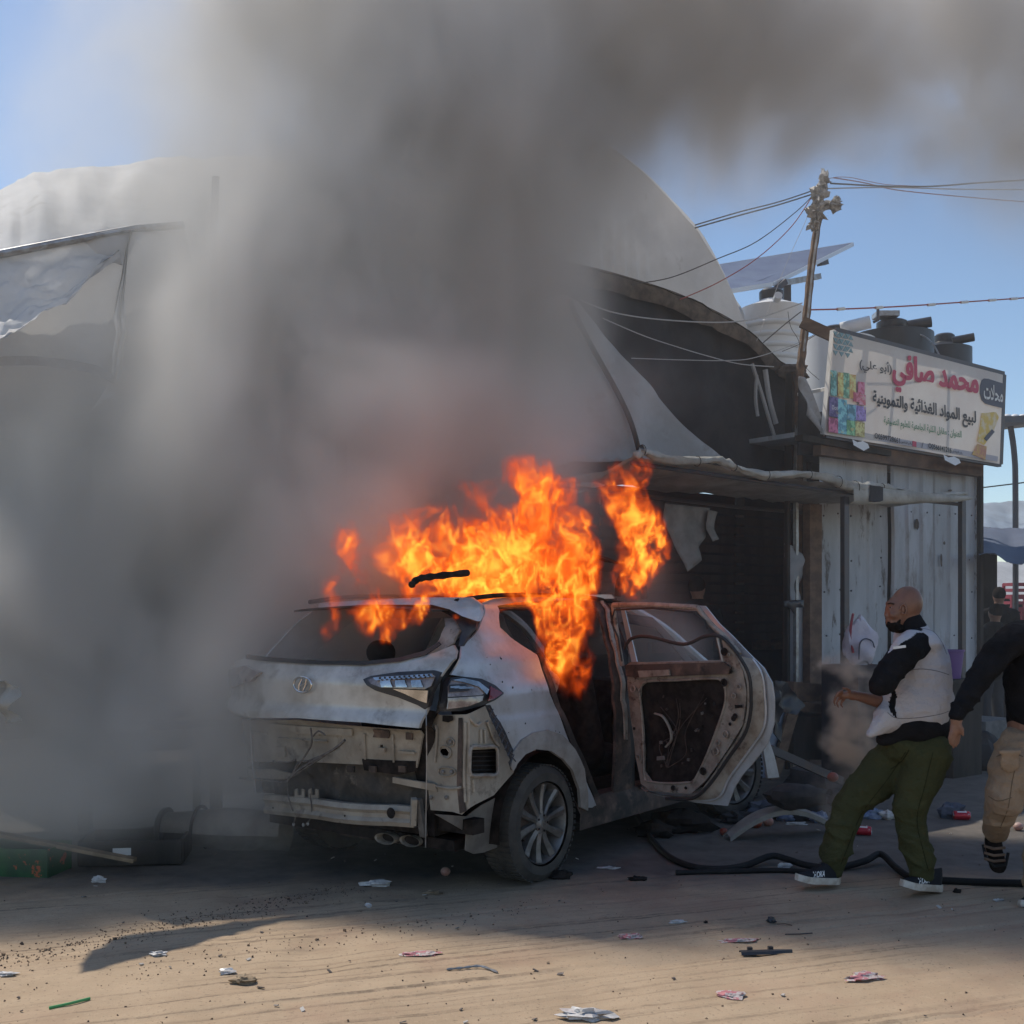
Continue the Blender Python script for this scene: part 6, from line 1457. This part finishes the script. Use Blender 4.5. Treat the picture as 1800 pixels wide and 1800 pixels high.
# white sack, bucket
tb_ = P(1500, 1168, 10.6); tag(MB().box((tb_.x, tb_.y, tb_.z / 2), (.42, .4, tb_.z), rot).build('counter_box', M_dark), 'dark low counter under the white sack', 'counter')
sk = crumple('white_sack', (0, 0, 0), (.15, .12, .24), mat('woven sack', (.62, .60, .66), .7, col2=(.52, .5, .58), nscale=5, bump=.5, bscale=20, bdist=.01), None, 97, amp=.22, n=28, m=20); sk.location = P(1512, 1128, 10.5); tag(sk, 'white woven sack with loop mark standing behind the awning post', 'sack')
for v in sk.data.vertices:
    if v.co.z > .08: k = (v.co.z - .08) * 3.2; v.co.x = v.co.x * (1 - min(.75, k)) - .05 * k
MB().tube(catmull([Vector((-.05, -.125, -.16)), Vector((-.045, -.135, -.02)), Vector((.0, -.135, .03)), Vector((.07, -.12, .01)), Vector((.1, -.1, -.05))], 5), .006, 6).build('loop_print', M_navy, sk)
MB().tube(catmull([Vector((-.09, -.08, -.1)), Vector((-.11, -.07, .1)), Vector((-.08, -.05, .26))], 5), .012, 6).build('red_edge', M_crate, sk)
t_ = thing('bucket', 'purple bucket beside the awning corner post behind the bald man', 'bucket', P(1668, 1192, 11.2)); MB().lathe([(.11, 0), (.14, .26), (.15, .265), (.15, .28), (.135, .28), (.10, .02), (0, .02)], 24).build('pail', mat('purple plastic', (.12, .05, .22), .5), t_)
tag(MB().box(tuple(P(1668, 1192, 11.2) - Vector((0, 0, .48))), (.5, .4, .95), rot).build('pedestal_box', M_soot), 'dark crate carrying the purple bucket', 'box')

# ------------------------------------------------------------------ market leftovers at the left
M_green = mat('green carton print', (.03, .13, .04), .7, col2=(.02, .07, .03), nscale=5, col3=(.45, .10, .04), n3=7, lo3=.6, hi3=.62)
gb = thing('fruit_carton', 'green printed fruit carton lying at the left edge', 'carton', gp(35, 1532, 0), R(-7))
for nm, c, s in (('front', (0, -.14, .085), (.52, .008, .17)), ('back', (0, .14, .085), (.52, .008, .17)), ('end', (-.26, 0, .085), (.008, .27, .17)), ('end', (.26, 0, .085), (.008, .27, .17)), ('base', (0, 0, .006), (.5, .26, .01))):
    MB().box(c, s).build(nm, M_green, gb)
tag(MB().beam(P(-60, 1455, 6.95), P(237, 1512, 6.95), .07, .022).build('plank', M_woodp), 'pale plank lying across the green carton', 'plank')
bx = thing('wooden_box', 'low dark wooden box with white label at lower left', 'box', gp(240, 1512, 0), R(8))
for nm, c, s in (('side', (0, -.2, .09), (.62, .02, .15)), ('side', (0, .2, .09), (.62, .02, .15)), ('end', (-.31, 0, .09), (.02, .38, .15)), ('end', (.31, 0, .09), (.02, .38, .15)), ('base', (0, 0, .02), (.6, .38, .02))): MB().box(c, s).build(nm, M_soot, bx)
MB().box((-.05, -.213, .10), (.11, .004, .045)).build('label', M_white, bx)
tag(MB().beam(P(140, 1472, 7.6), P(278, 1455, 7.8), .06, .02).build('plank', M_soot), 'dark thin plank behind the wooden box', 'plank')
# big fallen plastic shell
t_ = thing('fallen_bumper', 'large dusty fallen bumper shell half hidden by low smoke', 'car part', gp(395, 1500, .0), R(-8))
rows = []
for k in range(25):
    q = k / 24; x = -.42 + .84 * q; rr_ = .155 * (1 - .25 * (1 - q) ** 3 - .05 * math.sin(q * 9))
    rows.append([Vector((x, rr_ * math.cos(a), .15 + rr_ * 1.0 * math.sin(a) * .95)) for a in [R(-70) + R(250) * j / 20 for j in range(21)]])
MB().patch(rows).build('shell', mat('dusty mud liner', (.2, .18, .15)), t_, angle=None)
MB().lathe([(0, 0), (.10, 0), (.13, .02), (.135, .05)], 20, Matrix.Translation((-.45, 0, .16)) @ Matrix.Rotation(R(90), 4, 'Y')).build('end_cap', M_heap, t_)
MB().tube([Vector((-.17, .158 * math.cos(a), .15 + .155 * math.sin(a))) for a in [R(-60) + R(240) * j / 16 for j in range(17)]], .012, 6).build('rim_band', M_char, t_)
o = panel('cloth_scrap', [(-.02, 1.30), (.10, 1.32), (.16, 1.26), (.20, 1.20), (.14, 1.10), (.18, 1.0), (.06, .99), (.02, 1.08), (.08, 1.18), (-.02, 1.22)], lambda a, b_: P(0, 1276, 6.6) + Vector(((a - .06) * .8, .06 * math.sin(b_ * 26) + .04 * math.sin(a * 40), (b_ - .97) * .75)), M_awn, None, step=.03, thick=.004); tag(o, 'pale cloth scrap blowing at the left edge in the smoke', 'cloth')
gs = thing('green_sign_board', 'dim green stall board behind the smoke left of the tailgate', 'board', (0, 0, 0)); MB().beam(P(300, 1255, 9.0), P(392, 1248, 9.1), .04, .14).build('board', M_green, gs); MB().beam(P(346, 1265, 9.06), P(346, 1440, 9.06), .05, .05).build('post', M_soot, gs)
# loose grit and crumbs: nobody could count them
mb = MB()
for i in range(1500):
    if i < 350:
        px = random.uniform(-20, 1820); py = random.uniform(1500, 1820)
        p = G(px, py)
    else:
        t_ = random.random(); A_, B_ = ((G(-60, 1700), G(620, 1562)) if i % 5 < 4 else (G(200, 1712), G(960, 1588)))
        p = A_.lerp(B_, t_) + Vector((random.gauss(0, .10), random.gauss(0, .10), 0))
        if p.y < 3.4 or p.y > 8: continue
    r = random.uniform(.0012, .0045) * (1 if random.random() < .97 else 2); p.z = gz(p) + r * .3
    rt = Euler((random.random() * 3, random.random() * 3, random.random() * 3)).to_matrix()
    mb.box(p, (r * 2, r * random.uniform(1, 2.2), r), rt)
tag(mb.build('grit', mat('earth crumbs', (.20, .14, .09), .95, col2=(.09, .065, .05), nscale=30, lo=.45, hi=.55), None, smooth=False), 'dark earth crumbs scattered over the sandy road', kind='stuff')
mb = MB()
for i in range(60):
    px = random.uniform(-20, 1820); py = random.choice([random.uniform(1460, 1800), random.uniform(1350, 1500) if px > 1050 else random.uniform(1500, 1800)])
    p = G(px, py); p.z = gz(p) + .006; r = random.uniform(.005, .016)
    mb.box(p, (r * 2, r, .004), Euler((random.uniform(-.4, .4), random.uniform(-.4, .4), random.random() * 3)).to_matrix())
tag(mb.build('litter', mat('paper bits', (.45, .42, .38), .8, col2=(.12, .10, .09), nscale=4, lo=.45, hi=.5), None, smooth=False), 'tiny paper and plastic bits trodden into the road', kind='stuff')
# ------------------------------------------------------------------ smoke, fire and dust as real volumes
def volume_object(name, arr, lo, hi, m, kind='stuff'):
    """arr[nx, ny, nz] densities -> a volume grid (values carried on points, read back cell by cell)"""
    nx, ny, nz_ = arr.shape
    me = bpy.data.meshes.new(name); me.vertices.add(arr.size)
    at = me.attributes.new('dens', 'FLOAT', 'POINT'); at.data.foreach_set('value', arr.ravel().astype(np.float32))
    o = link(bpy.data.objects.new(name, me)); tag(o, kind=kind)
    g = bpy.data.node_groups.new(name + ' grid', 'GeometryNodeTree')
    g.interface.new_socket('Geometry', in_out='INPUT', socket_type='NodeSocketGeometry')
    g.interface.new_socket('Geometry', in_out='OUTPUT', socket_type='NodeSocketGeometry')
    N, K = g.nodes, g.links
    gi = N.new('NodeGroupInput'); go = N.new('NodeGroupOutput'); vc = N.new('GeometryNodeVolumeCube')
    vc.inputs['Min'].default_value = lo; vc.inputs['Max'].default_value = hi
    vc.inputs['Resolution X'].default_value = nx; vc.inputs['Resolution Y'].default_value = ny; vc.inputs['Resolution Z'].default_value = nz_
    pos = N.new('GeometryNodeInputPosition'); sp_ = N.new('ShaderNodeSeparateXYZ'); K.new(pos.outputs[0], sp_.inputs[0])
    def M(op, a, b_):
        x = N.new('ShaderNodeMath'); x.operation = op
        for s, v in ((x.inputs[0], a), (x.inputs[1], b_)):
            if v is None: continue
            if isinstance(v, (int, float)): s.default_value = v
            else: K.new(v, s)
        return x.outputs[0]
    idx = None
    for ax, n in enumerate((nx, ny, nz_)):
        q = M('DIVIDE', M('SUBTRACT', sp_.outputs[ax], lo[ax]), hi[ax] - lo[ax])
        q = M('MINIMUM', M('MAXIMUM', M('ROUND', M('MULTIPLY', q, n - 1), None), 0), n - 1)
        idx = q if idx is None else M('ADD', M('MULTIPLY', idx, n), q)
    # float32 loses exactness above 16.7 M cells; the grids stay below that
    si = N.new('GeometryNodeSampleIndex'); si.data_type = 'FLOAT'; si.domain = 'POINT'
    na = N.new('GeometryNodeInputNamedAttribute'); na.data_type = 'FLOAT'; na.inputs['Name'].default_value = 'dens'
    K.new(gi.outputs[0], si.inputs['Geometry']); K.new(na.outputs['Attribute'], si.inputs['Value']); K.new(idx, si.inputs['Index'])
    K.new(si.outputs[0], vc.inputs['Density'])
    sm = N.new('GeometryNodeSetMaterial'); sm.inputs['Material'].default_value = m
    K.new(vc.outputs[0], sm.inputs['Geometry']); K.new(sm.outputs[0], go.inputs[0])
    md = o.modifiers.new('grid', 'NODES'); md.node_group = g
    me.materials.append(m)
    return o
def cells(lo, hi, st):
    if not hasattr(st, '__len__'): st = (st,) * 3
    ax = [np.linspace(lo[i], hi[i], max(2, int(round((hi[i] - lo[i]) / st[i])))).astype(np.float32) for i in range(3)]
    return np.meshgrid(*ax, indexing='ij')
def smooth(x): x = np.clip(x, 0, 1); return x * x * (3 - 2 * x)
def vmat(name, col, dens, aniso=.2, emis=None):
    m = bpy.data.materials.new(name); m.use_nodes = True; t = m.node_tree; N, K = t.nodes, t.links
    N.remove(N['Principled BSDF'])
    v = N.new('ShaderNodeVolumePrincipled'); v.inputs['Color'].default_value = (*col, 1); v.inputs['Density'].default_value = dens
    v.inputs['Anisotropy'].default_value = aniso; v.inputs['Density Attribute'].default_value = 'density'
    K.new(v.outputs[0], N['Material Output'].inputs['Volume'])
    return m, v, N, K

# smoke: soft puffs in world space (x, y, z, rx, ry, rz, weight)
PUFFS = [
    # rising column over the car
    (-.75, 8.6, 2.4, .85, .8, .7, 1.0), (-.85, 8.9, 3.3, 1.15, 1.0, 1.0, 1.2), (-.85, 9.1, 4.3, 1.3, 1.1, 1.2, 1.3), (-.75, 9.3, 5.5, 1.6, 1.2, 1.4, 1.4),
    (-.2, 9.5, 6.7, 2.0, 1.3, 1.3, 1.4), (.30, 9.3, 4.9, .9, .9, 1.3, .5), (.15, 9.2, 3.4, .6, .7, 1.0, .5), (.35, 9.0, 2.5, .6, .5, .5, .6), (-1.1, 8.3, 1.9, .6, .5, .6, .6),
    # left shoulder, pale and thick
    (-1.7, 8.2, 2.7, 1.0, 1.1, 1.5, 1.2), (-1.85, 8.3, 4.0, .85, 1.0, 1.4, .8), (-2.3, 8.0, 1.6, 1.3, .9, 1.2, 1.6), (-2.2, 8.1, 2.7, 1.1, .9, 1.0, .7), (-3.3, 7.4, 1.35, 1.1, 1.1, 1.0, 1.2), (-2.9, 7.9, 3.0, 1.0, .8, .8, .35), (-3.7, 7.8, 2.6, 1.0, .9, .8, .5),
    (-3.9, 7.4, 1.5, 1.3, 1.1, .95, 1.0), (-2.5, 7.9, 2.2, 1.1, .9, .95, .8), (-4.4, 7.4, 1.2, 1.4, 1.1, 1.0, 1.1), (-1.9, 8.3, 1.0, .9, .7, .8, 1.1),
    (-1.85, 6.65, 1.0, .55, .4, .8, .42), (-2.9, 6.8, .65, .9, .6, .65, .6), (-1.5, 6.4, .45, .8, .5, .45, .13), (-1.4, 7.3, 1.8, .45, .5, .4, .40), (-.4, 6.95, 2.7, .8, .4, .40, .30), (.5, 7.5, 2.75, .7, .4, .35, .30), (-1.0, 7.0, 2.2, .4, .4, .5, .25), (-3.2, 6.8, .7, 1.0, .7, .7, .7),
    # veil up left
    (-2.6, 9.2, 6.0, 1.4, 1.0, 1.5, .26), (-2.6, 8.9, 4.5, .9, 1.0, .9, .30), (-1.9, 9.2, 6.7, 1.3, 1.0, 1.2, .6),
    # drift across the top to the right
    (1.0, 9.8, 6.6, 1.5, 1.3, 1.25, .85), (2.1, 10.1, 6.9, 1.7, 1.4, 1.2, .8), (3.4, 10.4, 7.1, 1.8, 1.4, 1.25, .75), (4.8, 10.7, 7.1, 1.8, 1.4, 1.45, .7), (5.8, 11.0, 6.4, 1.2, 1.2, 1.1, .35), (1.2, 9.8, 5.6, 1.0, .9, .9, .30), (2.9, 10.3, 6.0, 1.6, .9, .7, .18), (4.4, 10.8, 5.8, 1.3, .9, .8, .10),
    # wisps by the flames at the front of the car and inside it
    (1.15, 8.6, 2.1, .28, .3, .5, .35), (1.05, 8.4, 1.72, .35, .4, .25, .5), (1.1, 8.2, 1.35, .35, .4, .25, .9), (.2, 7.9, 1.15, .4, .5, .4, .8),
]
SLO, SHI = (-5.6, 5.9, 0.0), (7.0, 12.9, 9.8)
def upsample(a, shape):
    for ax in range(3):
        n = a.shape[ax]; q = np.linspace(0, n - 1, shape[ax]); i0 = np.minimum(q.astype(int), n - 2); f = (q - i0).astype(np.float32)
        f = f.reshape([-1 if k == ax else 1 for k in range(3)])
        a = np.take(a, i0, ax) * (1 - f) + np.take(a, i0 + 1, ax) * f
    return a
def smoke_density():
    X, Y, Z = cells(SLO, SHI, .062); Xc, Yc, Zc = cells(SLO, SHI, .16)
    # the plume leans: rising turns the puffs to the left above the car
    w = [upsample(nfbm(Xc * .8 + s, Yc * .8, Zc * .55, 3, s, .55) - .5, X.shape) for s in (21, 31, 41)]
    w2 = [upsample(nfbm(Xc * 2.6, Yc * 2.6, Zc * 1.7, 2, s, .55) - .5, X.shape) for s in (23, 43)]
    Xw, Yw, Zw = X + 1.5 * w[0] + .42 * w2[0], Y + 1.3 * w[1], Z + 1.4 * w[2] + .42 * w2[1]
    D = np.zeros_like(X)
    for x, y, z, rx, ry, rz, wt in PUFFS:
        q = ((Xw - x) / rx) ** 2 + ((Yw - y) / ry) ** 2 + ((Zw - z) / rz) ** 2
        D += wt * np.clip(1 - q / 1.9, 0, 1) ** 1.8
    idx = np.nonzero(D > .01); x, y, z, d = Xw[idx], Yw[idx], Zw[idx], D[idx]
    n = nfbm(x * 1.5 + 3, y * 1.5, z * 1.0, 4, 51, .62)
    bil = np.abs(2 * vn3(x * 3.1, y * 3.1, z * 2.3, 57) - 1) * .6 + np.abs(2 * vn3(x * 6.7, y * 6.7, z * 5, 58) - 1) * .4
    D[idx] = d * np.clip(.46 + 3.0 * (n - .41) + .5 * (bil - .35), .08, 2.4)
    D *= smooth((Z - .02) / .5)
    D += .005 * smooth((Z - .02) / .3)          # the thin smoky air of the whole place
    for ax, k in ((X, 0), (Y, 1), (Z, 2)):
        D *= smooth((ax - SLO[k]) / .5) if k < 2 else 1
        D *= smooth((SHI[k] - ax) / .5)
    D[D < .002] = 0
    return D
SM, v_, N, K = vmat('smoke', (.93, .905, .865), 2.6, .12)
# the smoke is pale where it smoulders low at the left and sooty in the hot column and its drift
tc = N.new('ShaderNodeTexCoord'); sx = N.new('ShaderNodeSeparateXYZ'); K.new(tc.outputs['Object'], sx.inputs[0])
def MX(op, p, q):
    x = N.new('ShaderNodeMath'); x.operation = op
    for s_, v in ((x.inputs[0], p), (x.inputs[1], q)):
        if isinstance(v, (int, float)): s_.default_value = v
        else: K.new(v, s_)
    return x.outputs[0]
age = MX('ADD', MX('MULTIPLY', sx.outputs[0], .55), MX('MULTIPLY', sx.outputs[2], .42))
mrg = N.new('ShaderNodeMapRange'); mrg.inputs[1].default_value = .4; mrg.inputs[2].default_value = 2.9; K.new(age, mrg.inputs[0])
cx = N.new('ShaderNodeMix'); cx.data_type = 'RGBA'; cx.inputs[6].default_value = (.945, .922, .875, 1); cx.inputs[7].default_value = (.83, .802, .768, 1); K.new(mrg.outputs[0], cx.inputs[0]); K.new(cx.outputs[2], v_.inputs['Color'])
SM.cycles.volume_step_rate = 3.6
tag(volume_object('smoke', smoke_density(), SLO, SHI, SM), 'thick grey brown smoke rising from the burning car and drifting left and right')

# fire: thin bright sheets and filaments inside tongues of flame (pixel, distance, half sizes in metres, strength)
TONGUES = [
    (880, 985, 7.35, .46, .30, .34, 1.0), (905, 960, 7.3, .22, .20, .28, 1.2), (800, 960, 7.5, .50, .30, .36, .85), (745, 1000, 7.3, .30, .2, .24, .75), (760, 930, 7.7, .2, .2, .22, .5),
    (940, 900, 7.7, .32, .28, .40, .75), (985, 855, 7.8, .20, .2, .26, .55), (1000, 970, 7.4, .26, .24, .34, .75), (1025, 1035, 7.2, .13, .16, .30, .8),
    (955, 1040, 6.95, .22, .16, .30, .95), (985, 1100, 6.85, .20, .13, .32, .9), (980, 1160, 6.8, .09, .09, .13, 1.0), (930, 1080, 6.9, .08, .1, .16, .7), (885, 1040, 7.0, .26, .14, .12, .9), (1035, 1080, 7.0, .07, .1, .18, .6),
    (690, 1110, 6.35, .20, .12, .19, .9), (660, 1095, 6.45, .2, .1, .12, .65), (752, 1085, 6.3, .08, .08, .15, .75), (690, 1148, 6.3, .08, .07, .06, 1.0), (740, 1050, 6.6, .08, .05, .2, .6),
    (655, 1010, 7.2, .22, .16, .20, .5), (850, 1045, 7.0, .22, .12, .10, .7), (700, 1045, 6.7, .20, .10, .10, .5), (1045, 1000, 7.9, .14, .14, .22, .42), (800, 800, 8.1, .14, .12, .16, .25),
    (610, 1005, 7.0, .17, .16, .30, .6), (598, 1065, 6.9, .15, .14, .20, .55), (655, 1050, 6.9, .12, .1, .22, .55), (735, 870, 7.9, .10, .1, .22, .32), (700, 960, 7.6, .14, .14, .2, .35),
    (1135, 955, 8.2, .22, .2, .36, .95), (1080, 880, 8.3, .16, .16, .28, .6), (1130, 850, 8.2, .12, .12, .26, .55), (1120, 1005, 8.1, .21, .2, .22, .8), (1050, 800, 8.5, .22, .16, .15, .34), (890, 825, 8.0, .22, .2, .2, .36), (815, 880, 7.8, .24, .2, .24, .45),
    (1030, 1320, 6.7, .02, .03, .03, 1.0), (1027, 1310, 6.7, .015, .02, .02, 1.0), (822, 1110, 6.1, .02, .03, .03, 1.0), (1000, 1240, 7.2, .12, .14, .25, .40), (1035, 1180, 7.3, .12, .14, .2, .42), (1040, 1110, 7.4, .10, .12, .15, .45),
]
FLO, FHI, FST = (-1.4, 5.95, 1.0), (1.35, 8.9, 3.0), (.0115, .032, .0115)
def fire_density():
    X, Y, Z = cells(FLO, FHI, FST)
    E = np.zeros_like(X)
    big = lambda f, s, g=2: nfbm(X * f, Y * f * .6, Z * f * .8, g, s) - .5
    wx = .34 * big(2.6, 61); wz = .40 * big(2.6, 71)
    for px, py, d, rx, ry, rz, w in TONGUES:
        c = P(px, py, d)
        q = ((X + wx - c.x) / rx) ** 2 + ((Y - c.y) / ry) ** 2 + ((Z + wz - c.z) / rz) ** 2
        E = np.maximum(E, w * np.clip(1.3 - q * .85, 0, 1.0)) + .10 * w * np.clip(1 - q, 0, 1)
    idx = np.nonzero(E > .02); x, y, z, e = X[idx], Y[idx], Z[idx], E[idx]
    x1 = x + .20 * (nfbm(x * 4, y * 2, z * 3, 2, 81) - .5); z1 = z + .26 * (nfbm(x * 4, y * 2, z * 3, 2, 91) - .5)
    x2 = x1 + .11 * (nfbm(x1 * 9, y * 3, z1 * 7, 2, 82) - .5); z2 = z1 + .13 * (nfbm(x1 * 9, y * 3, z1 * 7, 2, 92) - .5)
    n1 = vn3(x2 * 9, y * 2.5, z2 * 5, 101); n2 = vn3(x2 * 20 + 3, y * 4, z2 * 12, 102); n3 = vn3(x2 * 40, y * 6, z2 * 26, 103)
    r1 = (1 - np.abs(2 * n1 - 1)) ** 7; r2 = (1 - np.abs(2 * n2 - 1)) ** 7; r3 = (1 - np.abs(2 * n3 - 1)) ** 5
    hole = smooth((nfbm(x2 * 5, y * 2.2, z2 * 3.4, 4, 111, .62) - .485 + .42 * (e - .42)) * 6)
    d = e * hole * (.025 + 1.5 * r1 * (.3 + n2) + 1.7 * r2 * (.3 + n3) + 1.2 * r3) * smooth(e * 2.2)
    core = np.exp(-(((x - P(885, 975, 7.3).x) / .2) ** 2 + ((z - P(885, 975, 7.3).z) / .22) ** 2)); d = d * (1 + .1 * core) + .05 * core * hole * e
    D = np.zeros_like(E); D[idx] = np.clip(d, 0, 3)
    D[D < .015] = 0
    return D
def fire_material():
    m = bpy.data.materials.new('fire'); m.use_nodes = True; t = m.node_tree; N, K = t.nodes, t.links
    N.remove(N['Principled BSDF'])
    at = N.new('ShaderNodeAttribute'); at.attribute_name = 'density'
    rp = N.new('ShaderNodeValToRGB'); cr = rp.color_ramp
    cr.elements[0].position = 0; cr.elements[0].color = (1, .075, .006, 1); cr.elements[1].position = 1; cr.elements[1].color = (1, .36, .04, 1)
    for p_, c_ in ((.3, (1, .105, .007, 1)), (.65, (1, .175, .013, 1))):
        k_ = cr.elements.new(p_); k_.color = c_
    mu = N.new('ShaderNodeMath'); mu.operation = 'MULTIPLY'; mu.inputs[1].default_value = .62; K.new(at.outputs['Fac'], mu.inputs[0]); K.new(mu.outputs[0], rp.inputs[0])
    em = N.new('ShaderNodeEmission'); K.new(rp.outputs[0], em.inputs['Color'])
    sq = N.new('ShaderNodeMath'); sq.operation = 'MULTIPLY_ADD'; sq.inputs[1].default_value = 4.4; sq.inputs[2].default_value = 2.5; K.new(at.outputs['Fac'], sq.inputs[0])
    st = N.new('ShaderNodeMath'); st.operation = 'MULTIPLY'; K.new(at.outputs['Fac'], st.inputs[0]); K.new(sq.outputs[0], st.inputs[1]); K.new(st.outputs[0], em.inputs['Strength'])
    ab = N.new('ShaderNodeVolumeAbsorption'); ab.inputs['Color'].default_value = (0, 0, 0, 1)
    s2 = N.new('ShaderNodeMath'); s2.operation = 'MULTIPLY'; s2.inputs[1].default_value = 5.5; K.new(at.outputs['Fac'], s2.inputs[0]); K.new(s2.outputs[0], ab.inputs['Density'])
    ad = N.new('ShaderNodeAddShader'); K.new(em.outputs[0], ad.inputs[0]); K.new(ab.outputs[0], ad.inputs[1]); K.new(ad.outputs[0], N['Material Output'].inputs['Volume'])
    return m
tag(volume_object('fire', fire_density(), FLO, FHI, fire_material()), 'orange and yellow flames leaping from the roof and windows of the car')
# dust thrown up by the man
DLO, DHI = (1.75, 6.2, .35), (2.6, 7.4, 1.75)
def dust_density():
    X, Y, Z = cells(DLO, DHI, .016)
    wx = .34 * (nfbm(X * 6, Y * 6, Z * 6, 5, 121, .65) - .5); wz = .34 * (nfbm(X * 6, Y * 6, Z * 6, 5, 131, .65) - .5); D = np.zeros_like(X)
    for px, py, r, w in [(1466, 1168, .075, .9), (1500, 1180, .11, .7), (1530, 1200, .13, .6), (1500, 1245, .14, .55), (1490, 1300, .16, .8), (1510, 1330, .16, .6), (1480, 1345, .10, .5), (1540, 1360, .16, .25), (1470, 1400, .18, .2)]:
        c = P(px, py, 6.85); q = ((X + wx - c.x) ** 2 + ((Y - c.y) * .8) ** 2 + (Z + wz - c.z) ** 2) / r ** 2
        D += w * np.clip(1 - q, 0, 1)
    D *= np.clip(.25 + 4.0 * (nfbm(X * 11, Y * 11, Z * 11, 4, 141, .6) - .42), 0, 2.5); D[D < .01] = 0
    return D
DM, _, _, _ = vmat('dust', (.90, .76, .62), 13.0, .2)
tag(volume_object('dust', dust_density(), DLO, DHI, DM), 'brown dust cloud flung up in front of the bald man')
